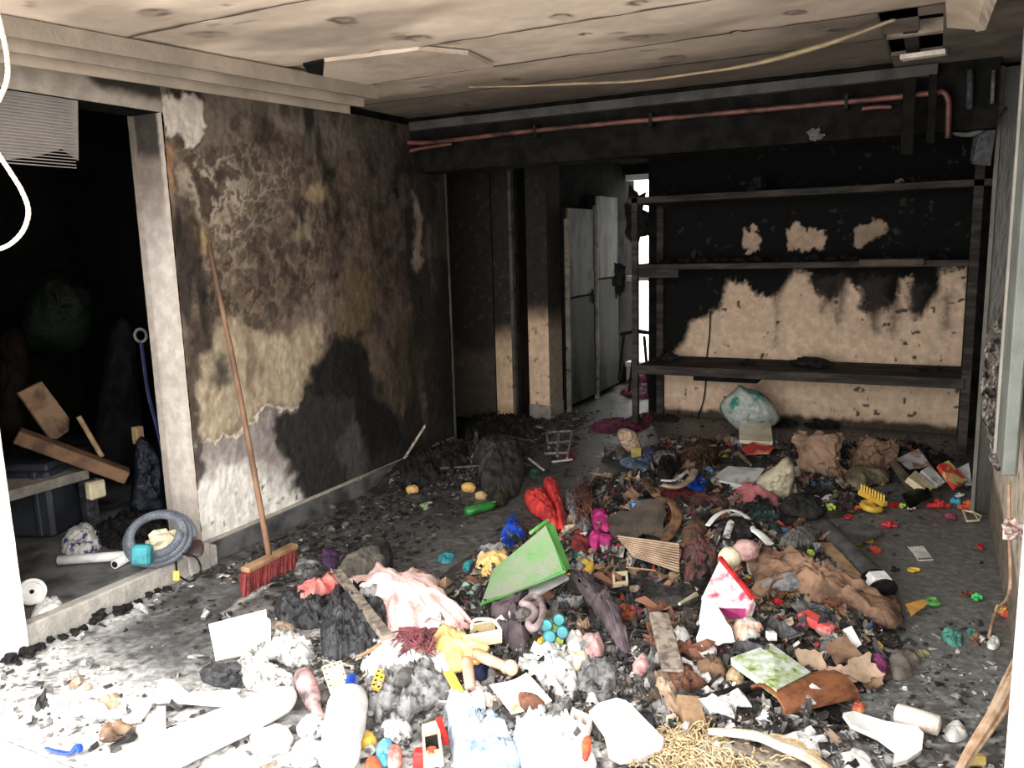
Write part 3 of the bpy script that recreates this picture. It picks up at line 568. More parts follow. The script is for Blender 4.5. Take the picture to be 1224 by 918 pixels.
# ribbed roller blind remnant hanging in the opening
bl = M('blind_fabric', (.29, .26, .235), (.22, .2, .18), sc=6, soot=.08)
t = thing('torn_blind', (XL-.03, 2.2, 1.9), 'torn grey ribbed blind hanging in the top of the left opening', 'blind')
pts = [PX(a, b, XL-.03) for a, b in ((-14, 100), (93, 113), (94, 192), (74, 178), (40, 188), (-14, 192))]
newobj('blind_sheet', *prism(pts, .008, nz=np.array([1., 0, 0])), bl, parent=t)
for k in range(22):
    z = 1.985+k*.013; newobj('rib', *beam((XL-.018, 2.0, z), (XL-.018, 2.42-.0*k, z), .004, .004), bl, parent=t)
# sliding door track: stepped profile under the ceiling, ends in mid room
trm = M('track_paint', (.25, .20, .155), (.18, .145, .115), sc=5, soot=.16, ssc=4, stretch=(1, .25, 1)); a1, a2 = np.array([-3.2, 1.5, 0]), np.array([-2.84, 3.68, 0])
t = thing('ceiling_track', (-3.0, 2.7, 2.30), 'grey-brown stepped door track running under the left of the ceiling', 'track')
for dx, w, z0, z1, sh in ((-.05, .10, 2.335, 2.375, 0), (.045, .10, 2.36, 2.405, 0), (.14, .10, 2.39, 2.447, -.2)):
    d = np.array([dx, 0, 0]); e = a2+(a2-a1)*(sh/2.2)*0
    p, q = a1+d+[0, 0, (z0+z1)/2], e+d+[0, 0, (z0+z1)/2]; newobj('track_rail', *beam(p, q, w, z1-z0, bev=.006), trm, parent=t)
    p2, q2 = p+[w/2, 0, -.012+0], q+[w/2, 0, -.012]; newobj('lip', *beam(p2, q2, .008, z1-z0+.01), M('lip_paint', (.32, .26, .20), (.22, .18, .14), sc=4), parent=t)
for k in (0,): box('hanger', (-2.93, 2.62, 2.40), (-2.86, 2.72, 2.46), soot_black, parent=t)
# left skirting
def skc(P):
    n = ns(P[:, 1], P[:, 2], 14, 4, 95); c = np.tile(C(.42, .385, .32), (len(P), 1))*(1+.15*n[:, None]); c = lay(c, sstep(3.9, 4.5, P[:, 1]+.2*n)*.9, (.04, .037, .033)); return np.clip(c, .01, .9), n*.002
painted('baseboard_left', (XL+.022, 2.87, 0), (0, 2.55, 0), (0, 0, .115), 120, 10, skc, PM, nrm=(1, 0, 0), kind='structure'); box('baseboard_left_core', (XL, 2.87, 0), (XL+.021, 5.42, .112), conc, kind='structure')
# right wall
def rwc(P):
    y, z = P[:, 1], P[:, 2]; n = ns(y, z, 4, 4, 101); m = ns(y, z, 18, 4, 102); c = np.tile(C(.20, .165, .13), (len(P), 1))*(1+.4*n[:, None])
    c = lay(c, sstep(.25, .32, z+.06*n)*sstep(.8, .6, z+.1*m)*sstep(3.2, 3.5, y)*.95, (.66, .57, .45)); c = lay(c, sstep(.3, .2, z+.05*m)*.6, (.27, .22, .17)); c = lay(c, sstep(.75, .9, z)*.95, (.045, .045, .042)); c = lay(c, sstep(.3, .45, m)*.6, (.06, .05, .045))
    return np.clip(c, .01, .9), m*.004
painted('wall_right', (XR, 1.8, 0), (0, 3.5, 0), (0, 0, 2.5), 160, 120, rwc, PM, nrm=(-1, 0, 0), kind='structure'); box('wall_right_core', (XR+.01, 1.6, 0), (.6, 5.35, 2.7), plaster, kind='structure')
box('wall_right_back', (.36, 5.3, 0), (.6, 7.5, 2.8), soot_black, kind='structure')
mt = M('door_frame_metal', (.07, .067, .058), (.045, .042, .037), sc=4, stretch=(1, 1, .3), soot=.15, rough=.4, metal=.4)
box('trim_post', (.255, 5.24, 0), (.36, 5.32, 2.46), mt, kind='structure', bev=.006); box('trim_post_lip', (.243, 5.215, 0), (.262, 5.24, 2.46), M('post_lip', (.18, .17, .145), (.12, .11, .095), sc=5), kind='structure')
box('trim_right_panel', (.285, 3.85, .60), (.338, 4.25, 2.45), M('grey_panel', (.30, .32, .29), (.20, .215, .20), sc=4, soot=.12), kind='structure', bev=.008)
box('trim_right_panel_edge', (.275, 4.25, .60), (.338, 4.29, 2.45), M('panel_edge', (.5, .47, .40), (.36, .33, .28), sc=4), kind='structure')

# ------------------------------------------------------------------ materials of the debris
def S(r, g, b):
    c = [(v/255)**2.2 for v in (r, g, b)]; l = .3*c[0]+.6*c[1]+.1*c[2]; return tuple(v+(l-v)*.13 for v in c)
mw = M('white_plastic', S(232, 230, 226), S(205, 202, 198), sc=12, soot=.10, ssc=12, rough=.5)
mwc = M('clean_white', S(238, 237, 234), S(205, 202, 198), sc=9, soot=.08, ssc=18, rough=.5)
msw = M('sooty_white', S(215, 212, 208), S(150, 148, 146), sc=22, soot=.32, ssc=22, rough=.7)
mgrey = M('grey_ash_cloth', S(135, 134, 134), S(80, 79, 79), sc=26, soot=.36, ssc=18, rough=.8)
mdk = M('charred_plastic', S(44, 44, 46), S(70, 71, 74), sc=30, soot=.3, ssc=14, rough=.45, bump=.9)
mblk = M('char_black', S(24, 23, 23), S(46, 44, 42), sc=24, rough=.7, bump=1, spec=.2)
mpink = M('coral_pink_fabric', S(240, 205, 198), S(222, 110, 104), sc=7, lo=.50, hi=.68, rough=.85, soot=.05)
mpk2 = M('coral_fabric', S(224, 98, 92), S(235, 150, 140), sc=10, rough=.85, soot=.12)
mwood = M('weathered_wood', S(150, 136, 122), S(92, 82, 74), sc=26, stretch=(1, 1, 1), soot=.22, ssc=20)
mboard = M('brown_wood', S(120, 86, 58), S(66, 46, 34), sc=14, soot=.2, ssc=9)
mpine = M('pine', S(164, 132, 96), S(124, 96, 68), sc=12, soot=.12)
mcard = M('cardboard', S(184, 156, 130), S(146, 120, 98), sc=9, soot=.14, ssc=9)
mcard2 = M('scorched_cardboard', S(140, 110, 84), S(84, 62, 48), sc=9, soot=.26, ssc=9)
mbr = M('brown_cloth', S(158, 122, 96), S(100, 76, 60), sc=9, soot=.24, ssc=8, rough=.9)
mgreen = M('green_plastic', S(92, 176, 76), S(70, 140, 60), sc=5, soot=.05, rough=.35)
mgreend = M('dusty_green_plastic', S(104, 152, 90), S(136, 144, 122), sc=9, lo=.38, hi=.6, soot=.16, ssc=26, rough=.5)
mblue = M('blue_plastic', S(22, 78, 190), S(12, 50, 130), sc=7, soot=.1, rough=.3)
mred = M('red_fabric', S(226, 50, 44), S(180, 30, 32), sc=9, soot=.06, rough=.8)
mredp = M('red_plastic', S(205, 36, 34), S(150, 22, 24), sc=20, rough=.4, soot=.1)
mmag = M('magenta_fabric', S(190, 30, 120), S(140, 24, 90), sc=12, soot=.1)
mmagd = M('dull_magenta_cloth', S(120, 36, 72), S(70, 28, 48), sc=10, soot=.3)
mpur = M('purple_grey_cloth', S(104, 90, 96), S(68, 58, 64), sc=9, soot=.08, rough=.9)
mteal = M('teal_plastic', S(40, 150, 160), S(30, 110, 116), sc=9, soot=.1, rough=.4)
myel = M('yellow_plastic', S(232, 190, 30), S(205, 160, 24), sc=14, soot=.06, rough=.4)
myc = M('pale_yellow_cloth', S(240, 205, 120), S(214, 170, 84), sc=12, soot=.12, rough=.9)
mlime = M('lime_plastic', S(180, 214, 40), S(140, 180, 30), sc=14, soot=.05, rough=.4)
mskin = M('doll_vinyl', S(226, 170, 140), S(200, 140, 110), sc=10, soot=.08, rough=.45)
mcream = M('cream_plastic', S(228, 214, 178), S(206, 190, 150), sc=10, soot=.10, rough=.5)
mpage = M('book_pages', S(222, 206, 168), S(180, 158, 118), sc=30, soot=.12, stretch=(1, 1, 14))
mcoverw = M('grey_white_cover', S(196, 196, 192), S(130, 132, 132), sc=12, lo=.5, hi=.66, soot=.12)
mcovg = M('green_yellow_print_cover', S(214, 222, 220), S(140, 164, 50), sc=24, lo=.40, hi=.66, soot=.22, ssc=24, rough=.4)
mcovr = M('red_print_cover', S(232, 222, 224), S(200, 60, 96), sc=18, lo=.5, hi=.66, soot=.08, rough=.4)
morg = M('orange_plastic', S(220, 90, 34), S(180, 60, 26), sc=12, soot=.1)
mrust = M('rusty_brown', S(122, 78, 56), S(76, 50, 40), sc=10, soot=.22)
mnavy = M('navy_fabric', S(34, 42, 86), S(20, 24, 50), sc=10, soot=.1)
mlb = M('pale_blue_film', S(196, 214, 232), S(150, 176, 206), sc=8, soot=.16, ssc=10, rough=.3, bump=.9)
mhose = M('grey_hose', S(112, 118, 128), S(90, 96, 106), sc=14, rough=.5)
mfoil = M('crumpled_foil', S(170, 160, 150), S(60, 56, 54), sc=24, soot=.25, ssc=14, rough=.28, metal=.6, bump=1)
mstone = M('grey_stone', S(96, 94, 90), S(64, 62, 60), sc=16, soot=.1)
mfib = M('tan_fibre', S(206, 182, 138), S(160, 132, 92), sc=30, soot=.1, rough=.95, bump=1)
mcop = M('copper', S(124, 74, 62), S(62, 44, 40), sc=8, lo=.4, hi=.6, metal=.2, rough=.5, soot=.3, ssc=4, stretch=(.6, 1, 1))
mbag = M('dark_green_bag', S(20, 28, 20), S(12, 16, 12), sc=6, rough=.5, bump=.8, spec=.12)
mrope = M('white_rope', S(236, 230, 212), S(206, 190, 150), sc=40, rough=.9)
mbin = M('dark_grey_bin', S(52, 56, 64), S(40, 42, 48), sc=5, rough=.5)
mclear = M('black_film', S(30, 34, 44), S(70, 78, 94), sc=14, lo=.6, hi=.72, rough=.2, bump=1)
mpinkb = M('dusty_pink', S(206, 164, 160), S(170, 120, 120), sc=14, soot=.2)
mtealw = M('teal_white_film', S(178, 186, 178), S(50, 140, 124), sc=7, lo=.5, hi=.58, soot=.14, rough=.35, bump=.8)
mmult = M('printed_patchwork', S(126, 62, 54), S(60, 64, 66), sc=40, lo=.35, hi=.62, soot=.4, ssc=12)
TH = [0]
def simple(name, label, cat, vf, mat, group=None, smooth=False, parent=None): return newobj(name, vf[0], vf[1], mat, label=label, cat=cat, group=group, smooth=smooth, parent=parent)
def off(p, *d): return np.asarray(p, float)+np.array(d, float)

# ------------------------------------------------------------------ shelves at the back
char_wood = M('charred_shelf_wood', (.035, .031, .028), (.085, .073, .064), sc=6, stretch=(.5, 1, 3), soot=.2, rough=.9, bump=.7, spec=.1)
t = thing('shelving_unit', (-1.0, 7.0, 0), 'burnt black shelving with three long boards against the back wall', 'shelving')
box('post', (-2.295, 6.68, 0), (-2.245, 6.73, 1.96), char_wood, parent=t); box('post', (.20, 6.68, 0), (.26, 6.74, 2.3), char_wood, parent=t); box('post', (-2.26, 7.27, 0), (-2.2, 7.32, 2.0), char_wood, parent=t)
box('end_strip', (.21, 7.26, 0), (.34, 7.33, 2.4), soot_black, parent=t)
box('top_board', (-2.33, 6.68, 1.915), (.34, 7.30, 1.965), char_wood, parent=t, bev=.004); box('middle_board', (-2.29, 6.70, 1.365), (.20, 7.30, 1.41), char_wood, parent=t, bev=.004)
box('bench_board', (-2.24, 6.66, .485), (.22, 7.31, .56), char_wood, parent=t, bev=.006); box('shelf_bracket', (-1.77, 6.72, .44), (-1.25, 7.0, .482), soot_black, parent=t)
box('cross_rail', (-2.24, 6.70, 1.30), (-1.9, 6.73, 1.365), char_wood, parent=t); box('short_board', (-.52, 6.655, 1.37), (-.08, 6.685, 1.425), M('brown_board_end', (.12, .085, .065), (.07, .05, .04), sc=10, soot=.2), parent=t, bev=.01)
t = thing('wall_cable', (-1.9, 7.31, .5), 'thin black cable running down the beige back wall', 'cable')
newobj('cable_run', *tube([PY(849, 372, 7.30), PY(848, 400, 7.30), PY(845, 425, 7.30), PY(843, 462, 7.30), PY(840, 482, 7.30), PY(832, 503, 7.30)], .006, n=6), mblk, parent=t)
rs = random.Random(5)
def charlump(name, label, c, r, sx=(1, 1, 1), sd=0, mat=mblk, cat='char', group=None, amp=.45, n=14, m=9):
    V, Fc = sphere((0, 0, 0), 1, n, m, sx); k = 1+amp*vnoise(V[:, 0]*2.2+sd, V[:, 1]*2.2, V[:, 2]*2.2, sd)+amp*.5*vnoise(V[:, 0]*5, V[:, 1]*5+sd, V[:, 2]*5, sd+1)
    V = V*k[:, None]*r+np.asarray(c); return newobj(name, V, Fc, mat, label=label, cat=cat, group=group)
for i, (px, py, r, sx, lb) in enumerate(((970, 424, .075, (2.2, 1, .6), 'crusty black char heap in the middle of the bench board'), (893, 420, .03, (2.6, .8, .8), 'small dark red-brown char remnant at the left of the bench board'), (1112, 424, .04, (1.8, 1, .5), 'low black crust at the right end of the bench board'), (800, 432, .06, (1.5, 1, .7), 'sooty lump at the left end of the bench board'))):
    p = PY(px, py, 6.98); p[2] = .56+r*sx[2]*.75; charlump('char_lump', lb, p, r, sx, i, group='char on the bench')
for i, (px, w, lb) in enumerate(((905, .10, 'small charred twisted object standing on the top shelf'), (1105, .04, 'little pale char piece on the right of the top shelf'), (1075, .05, 'flat light scrap on the top shelf'), (795, .05, 'black lump on the left end of the top shelf'))):
    p = PY(px, 228, 6.9); p[2] = 1.965+w*.5; charlump('char_remnant', lb, p, w*.8, (.8, .8, 1.0 if i == 0 else .5), 20+i, mat=mblk if i != 2 else mgrey, group='remnants on the top shelf')
for i in range(16):
    p = PY(795+i*22, 320, 7.0); r = rs.uniform(.02, .045); p[2] = 1.41+r*.5; charlump('char_crumb', 'burnt black crumb in the row lying on the middle shelf', p, r, (1.5, 1, .6), 40+i, n=8, m=6, group='crumbs on the middle shelf')
# copper pipes
t = thing('copper_pipe', (-1.6, 4.97, 2.30), 'copper pipe running along the blackened beam, elbow down at its right end', 'pipe')
newobj('pipe_run', *tube([PY(468, 163, 4.985), PY(503, 171, 4.985), PY(620, 158, 4.985), PY(800, 141, 4.985), PY(1000, 123, 4.985), PY(1110, 112, 4.985), PY(1126, 110, 4.985), PY(1133, 118, 4.985), PY(1134, 132, 4.985), PY(1133, 165, 4.985)], .0155, n=10), mcop, parent=t, smooth=True)
for px, py in ((1012, 122), (778, 143), (640, 157)): p = PY(px, py, 4.985); newobj('clip', *boxmesh(p+[0, .02, .0], I3, (.02, .08, .08), bev=.004), mblk, parent=t)
simple('branch_pipe', 'short red-brown pipe stub under the copper pipe at the left', 'pipe', tube([PY(485, 183, 5.0), PY(500, 178, 5.0), PY(540, 172, 5.0)], .012, n=8), mcop, smooth=True)
simple('branch_pipe', 'short tarnished pipe stub below the copper pipe at the right', 'pipe', tube([PY(1030, 130, 5.02), PY(1050, 128, 5.02), PY(1066, 128, 5.02)], .012, n=8), mcop, smooth=True)
simple('hanging_duct', 'black vertical board hanging in front of the copper pipe near the right', 'board', boxmesh(PY(1085, 135, 4.93)+[0, 0, -.02], I3, (.06, .03, .38), jit=.004), soot_black)
simple('hanging_duct', 'narrow black hanging board just left of the copper elbow', 'board', boxmesh(PY(1113, 130, 4.93)+[0, 0, -.0], I3, (.04, .03, .34), jit=.004), soot_black)
simple('curved_pipe', 'grey curved pipe end hooking left at the right post', 'pipe', tube([PY(1139, 152, 5.15), PY(1143, 159, 5.15), PY(1155, 161, 5.15), PY(1170, 157, 5.15), PY(1185, 140, 5.15), PY(1196, 126, 5.15)], [.012, .014, .012, .018, .03, .03], n=8), mstone, smooth=True)
simple('hanging_rag', 'grey burnt rag hanging by the curved pipe near the right post', 'rag', boxmesh(PY(1176, 170, 5.18), (np.array([1, 0, -.15]), np.array([0, 1, 0]), np.array([.1, 0, 1])), (.08, .02, .20), jit=.016, seed=4), mdk)
simple('vertical_pipe', 'dull grey vertical pipe on the burnt wall right of the elbow', 'pipe', tube([PY(1160, 84, 5.04), PY(1159, 130, 5.04)], .018, n=8, sm=0), mdk, smooth=True)
simple('vertical_pipe', 'pale thin vertical pipe close to the right post', 'pipe', tube([PY(1188, 84, 5.04), PY(1186, 124, 5.04)], .010, n=8, sm=0), mstone, smooth=True)
charlump('wall_remnant', 'small grey scrap stuck on the black soffit', PY(975, 162, 5.04), .04, (1, .4, .8), 77, mat=mstone, amp=.8, cat='scrap')
# burnt stool and hanging char in the passage
t = thing('burnt_stool', PZ(768, 472), 'charred black stool standing in the passage by the bright window', 'stool')
b0 = PZ(768, 474); yy = b0[1]
newobj('seat', *tube([PY(742, 400, yy), PY(760, 396, yy), PY(780, 398, yy), PY(794, 394, yy)], [.03, .04, .03, .03], n=8, flat=.6), mblk, parent=t)
for a, b in (((746, 402), (740, 452)), ((790, 400), (792, 462)), ((770, 402), (776, 470)), ((760, 400), (752, 466))): newobj('leg', *tube([PY(*a, yy), off(PY(*b, yy), 0, 0, -.02)], .016, n=6, sm=0), mblk, parent=t)
charlump('burnt_bundle', 'melted black bundle hanging on the cabinet edge before the window', PY(740, 330, 7.9), .09, (.7, .6, 1.5), 80, cat='bundle', amp=.7)
charlump('burnt_bundle', 'black scorched mass hanging in the top of the window opening', PY(760, 262, 8.0), .13, (1.0, .4, 1.9), 81, cat='bundle', amp=.5)
charlump('burnt_cloth', 'charred pile of cloth under the stool in the passage', off(PZ(775, 462), 0, 0, .06), .12, (1.6, 1, .6), 82, mat=mmagd, cat='cloth')

# ------------------------------------------------------------------ broom against the left wall
hd = PZ(322, 668, .12); top = PX(250, 292, XL+.02); lf, rg = PZ(292, 682, .10), PZ(352, 652, .10)
t = thing('push_broom', off(hd, 0, 0, -.12), 'red-bristled push broom with a long brown handle leaning on the scorched wall', 'broom')
newobj('handle', *tube([top, top+(hd-top)*.5+np.array([.012, 0, 0]), off(hd, 0, 0, .02)], [.012, .014, .015], n=10, sm=8), M('broom_handle', S(132, 98, 72), S(94, 68, 50), sc=12, stretch=(1, 1, .2), soot=.1), parent=t, smooth=True)
newobj('head', *beam(lf, rg, .055, .028, jit=0, bev=.006), M('broom_block', S(170, 132, 92), S(130, 96, 64), sc=10, soot=.1), parent=t)
brm = M('red_bristle', S(130, 46, 42), S(92, 30, 30), sc=30, rough=.8); parts = []
dv = (rg-lf); 
for k in range(34):
    for r in range(4):
        b = lf+dv*((k+.5)/34)+np.array([.014*(r-1.5), -.014*(r-1.5), -.012]); e = b+np.array([.02+rs.uniform(-.004, .01), -.04+rs.uniform(-.008, .008), -.088]); parts.append(beam(b, e, .013, .013))
parts.append(beam(lf+np.array([.004, -.018, -.05]), rg+np.array([.004, -.018, -.05]), .045, .08)); newobj('bristles', *join(parts), brm, parent=t, kind='stuff')

# ------------------------------------------------------------------ the side opening: hose, pipes, planks, bin
KZ = .10
c = PZ(190, 646, .22)
t = thing('coiled_hose', off(c, 0, 0, -.12), 'thick grey ribbed hose coiled on the concrete ledge', 'hose')
pts = []; ncoil = 3
ex = np.array([.80, .55, .0]); ex /= np.linalg.norm(ex); ey = np.array([-.35, .5, .72]); ey -= ex*(ex@ey); ey /= np.linalg.norm(ey); ez = np.cross(ex, ey)
for i in range(ncoil*28+1):
    a = i/28*2*math.pi; r = .150-.014*(i/28); pts.append(c+ex*math.cos(a)*r*1.05+ey*math.sin(a)*r*.92+ez*(-.02+.026*(i/28))+np.array([0, 0, .01]))
newobj('hose_tube', *tube(pts, .019, n=10, sm=5, rib=.14), mhose, parent=t)
newobj('label_band', *boxmesh(PZ(170, 663, .22), (rt, up, fw), (.09, .095, .06), bev=.012), mteal, parent=t)
charlump('crumpled_paper', 'cream crumpled wad inside the coiled grey hose', off(c, .02, .0, -.01), .075, (1.1, 1, .8), 90, mat=mcream, cat='paper')
def pipe(name, label, a, b, r, mat, cat='pipe', cap=True):
    d = b-a; t = thing(name, (a+b)/2-np.array([0, 0, r]), label, cat); V, Fc = lathe(a, b, [(0, r*.8), (0, r), (.03, r*1.06), (.06, r), (1, r), (1, r*.8), (.98, r*.7)], 14); newobj('barrel', V, Fc, mat, parent=t, smooth=True); newobj('mouth', *lathe(b, b+d/np.linalg.norm(d)*.002, [(0, r*.7), (1, r*.7)], 12), mblk, parent=t); return t
pipe('drain_pipe', 'long white plastic pipe lying on the ledge left of the hose', PZ(152, 664, KZ+.03), PZ(70, 670, KZ+.03), .024, mwc)
pipe('drain_pipe', 'short white pipe stub lying beside the teal hose label', PZ(160, 662, KZ+.025), PZ(137, 675, KZ+.025), .022, mwc)
t = thing('round_lid', PZ(38, 722, KZ), 'round white lid with a dark centre standing by the left jamb', 'lid')
a = PZ(38, 707, .17); nv = (O-a)*[1, 1, .3]; nv /= np.linalg.norm(nv); newobj('disc', *_lathe(a-nv*.01, a+nv*.01, [(0, .05), (0, .056), (.8, .058), (1, .052), (1, .045), (.7, .04)], 24, 1.), mw, parent=t, smooth=False); newobj('hub', *_lathe(a, a+nv*.012, [(0, .011), (1, .008)], 10, 1.), mblk, parent=t)
blob('plastic_bag', 'white and blue crumpled plastic bag behind the white pipe', 'bag', [(74, 660), (80, 642), (100, 632), (118, 640), (120, 655), (100, 664)], M('bag_film', S(200, 198, 194), S(50, 66, 130), sc=12, lo=.55, hi=.6, soot=.2, rough=.35), h=.07, base=KZ, amp=.02)
blob('dark_heap', 'loose black charred heap on the side room floor', 'heap', [(110, 640), (150, 618), (190, 622), (205, 640), (160, 655), (125, 655)], mblk, h=.05, base=KZ, amp=.03)
blob('crumpled_wrap', 'white crumpled wrapping beside the round lid', 'wrapper', [(36, 738), (46, 722), (62, 716), (74, 720), (70, 728), (55, 735)], mw, h=.02, base=KZ)
blob('green_box', 'bright green plastic edge showing beside the white door jamb', 'lid', [(170, 622), (180, 606), (200, 600), (200, 618), (185, 624)], mlime if 0 else mgreen, h=.03, base=KZ, amp=.004)
t = thing('plastic_bin', PZ(36, 650, KZ), 'dark grey plastic bin under the white shelf in the side room', 'bin')
p0 = PZ(66, 645, KZ); p1 = PZ(4, 645, KZ); d = p1-p0; d[2] = 0; L = np.linalg.norm(d); d /= L; bk = np.array([-d[1], d[0], 0]); bk = bk if bk@fw > 0 else -bk
newobj('tub', *boxmesh(p0+d*L/2+bk*.18+[0, 0, .19], (d, bk, np.array([0, 0, 1.])), (L*.95, .34, .38), bev=.02), mbin, parent=t); newobj('rim', *boxmesh(p0+d*L/2+bk*.18+[0, 0, .40], (d, bk, np.array([0, 0, 1.])), (L*1.05, .38, .04), bev=.01), mbin, parent=t); newobj('corner_rib', *boxmesh(p0+d*L*.25+[0, 0, .2], (d, bk, np.array([0, 0, 1.])), (.03, .03, .36), bev=.006), mbin, parent=t)
q0, q1 = PX(104, 566, -4.15), PX(-25, 566, -4.15); q1 = q0+(q1-q0)*1.0; q1[2] = q0[2]
t = thing('side_shelf', (q0[0], q0[1], q0[2]-.06), 'white shelf board carrying planks over the grey bin', 'shelf')
newobj('shelf_board', *beam(q0+[-.15, 0, 0], q1+[-.15, 0, 0], .34, .055, bev=.004), M('shelf_paint', S(150, 142, 130), S(110, 104, 96), sc=6, soot=.12), parent=t)
newobj('support_leg', *boxmesh((q0[0]+.02, q0[1]-.02, (q0[2]-.03+KZ)/2+.0), I3, (.05, .07, q0[2]-.03-KZ)), mdk, parent=t)
newobj('leg_cap', *boxmesh((q0[0]+.04, q0[1]-.0, q0[2]-.085), I3, (.09, .10, .10), bev=.01), mcream, parent=t)
a, b = PX(152, 569, -3.95), PX(20, 520, -4.25); simple('timber_beam', 'thick brown timber beam lying across the white side shelf', 'beam', beam(a, b, .13, .07, bev=.006), M('brown_timber', S(120, 88, 62), S(82, 58, 40), sc=8, soot=.1))
q = [PX(x, y, -4.35) for x, y in ((22, 470), (50, 456), (83, 500), (82, 515), (68, 525), (60, 524))]; simple('clipped_board', 'tan board with cut corners leaning in the dark side room', 'board', prism(q, .02), mcard2)
simple('stick', 'light wooden stick leaning above the timber beam', 'stick', tube([PX(94, 498, -4.2), PX(122, 546, -4.1)], .014, n=8, sm=0), mpine)
standing('garbage_sack', 'dark green sack standing in the dark side room', 'bag', [(30, 420), (25, 370), (45, 335), (65, 320), (85, 330), (110, 350), (112, 385), (95, 420)], None, mbag, th=.14, plane=((-4.8, 3.2, .6), (.8, -.6, 0)))
standing('dark_clothing', 'dark grey garments hanging at the back of the side room', 'clothing', [(112, 560), (118, 470), (125, 420), (140, 380), (160, 390), (166, 450), (168, 560)], None, M('dark_garment', S(30, 30, 31), S(18, 18, 19), sc=5, spec=.05), th=.10, plane=((-4.6, 3.4, .6), (.8, -.6, 0)), amp=.03, fr=9)
standing('brown_sack', 'dull brown sack at the far left of the side room', 'bag', [(0, 520), (-5, 420), (10, 390), (30, 400), (36, 450), (30, 520)], None, M('brown_sack', S(32, 27, 23), S(20, 17, 15), sc=5, spec=.05), th=.12, plane=((-4.6, 2.7, .6), (.8, -.6, 0)))  # sack and garment colours lowered to carry the room's shade
c1 = PX(168, 401, -3.75); simple('metal_ring', 'pale metal ring hanging in the dark beside the jamb', 'ring', tube([c1+.034*np.array([math.cos(a)*.7, math.cos(a)*.5, math.sin(a)]) for a in np.linspace(0, 2*math.pi, 22)], .008, n=8, sm=0), mstone)
simple('blue_strap', 'dark blue strap hanging below the metal ring', 'strap', tube([c1+[0, 0, -.03], c1+[.0, .01, -.3], c1+[.03, .02, -.5], c1+[.04, .03, -.62]], .012, n=6, flat=.5), mnavy)
standing('wrapped_bundle', 'bundle wrapped in shiny black film with a wooden block on top, beside the jamb', 'bundle', [(158, 615), (160, 560), (162, 530), (172, 522), (190, 545), (196, 590), (199, 620)], (180, 618), mclear, th=.07, base=KZ, amp=.02, fr=22)
simple('wood_block', 'small pale wood block on top of the film-wrapped bundle', 'block', boxmesh(PY(165, 520, G(180, 618, 0, KZ)[1]), I3, (.045, .05, .10), bev=.004), mpine)
# concrete block with cord at the ledge end
t = thing('concrete_block', PZ(226, 690, 0), 'rough grey concrete block at the end of the ledge', 'block'); a = PZ(228, 690, 0)
newobj('block_body', *boxmesh(a+[-.06, .06, .07], I3, (.13, .15, .14), jit=.006, seed=3, bev=.012), conc, parent=t)
blob('tile_fragment', 'reddish-grey broken tile lying on the concrete block', 'tile', [(222, 662), (228, 646), (243, 648), (240, 662)], M('reddish_tile', S(110, 70, 66), S(90, 86, 84), sc=10, soot=.2), h=.01, base=.14, amp=.003)
t = thing('looped_cord', PZ(222, 680, .1), 'black cord with yellow tag looped over the concrete block', 'cord'); newobj('cord_loop', *tube([PZ(209, 655, .16), PZ(211, 680, .1), PZ(213, 692, .05)], .005, n=6), mblk, parent=t); newobj('cord_loop', *tube([PZ(218, 662, .17), PZ(234, 666, .16), PZ(240, 682, .12), PZ(228, 695, .05), PZ(216, 690, .05)], .005, n=6), mblk, parent=t); newobj('tag', *boxmesh(PZ(211, 688, .08), (rt, up, fw), (.03, .045, .008)), myel, parent=t)
for i, (x, y, r) in enumerate(((118, 738, .035), (142, 733, .028), (152, 728, .022), (165, 722, .02), (90, 758, .02), (76, 763, .018), (133, 727, .014), (178, 712, .018), (200, 706, .02), (100, 752, .016), (188, 707, .016), (112, 745, .018), (60, 766, .016), (35, 782, .03), (48, 775, .022), (12, 790, .03))):
    p = PZ(x, y, .01); charlump('charcoal', 'black charcoal lump lying along the foot of the pale concrete ledge', off(p, 0, 0, r*.4), r, (1.2, 1, .7), 120+i, n=10, m=7, group='charcoal along the ledge')
# white rope
simple('rope', 'white twisted rope hanging in a loop at the left edge', 'rope', tube([PY(x, y, 1.6) for x, y in ((-6, 5), (3, 40), (9, 75), (7, 100), (-6, 130), (-14, 155), (-4, 180), (12, 205), (26, 228), (34, 252), (28, 275), (12, 292), (-8, 300))], .0065, n=8, sm=8, rib=.12), mrope)

# ------------------------------------------------------------------ ash heap and loose flakes (uncountable)
gx = np.arange(-3.32, .32, .016); gy = np.arange(1.5, 7.3, .016); X_, Y_ = np.meshgrid(gx, gy, indexing='ij'); h0 = heap(X_, Y_)
cr = 1-2*np.abs(fbm(X_*9, Y_*9, 0, 4, 201)); cr2 = fbm(X_*28, Y_*28, 0, 3, 211); hh = h0+sstep(0, .03, h0)*(.028*cr+.016*cr2-.008)-.004*(h0 <= 0)
mk = (h0 > .002); pxx = proj_all = None
def projv(X, Y, Z):
    P = np.stack([X, Y, Z], -1)-O; w = P@fw; return 612+F*(P@rt)/w, 459-F*(P@up)/w
AX, AY = X_, Y_
n1 = ns(X_, Y_, 3, 4, 221); n2 = ns(X_, Y_, 14, 4, 222); n3 = ns(X_, Y_, 40, 3, 223)
cc = np.tile(C(.045, .042, .040), X_.shape+(1,)).reshape(-1, 3)
n1, n2, n3, yy_, xx_ = [a.ravel() for a in (n1, n2, n3, Y_, X_)]
cc = lay(cc, sstep(.0, .4, n2+.4*n3)*.5, (.12, .105, .095)); cc = lay(cc, sstep(.2, .5, n1+.4*n2)*.6, (.11, .07, .05))
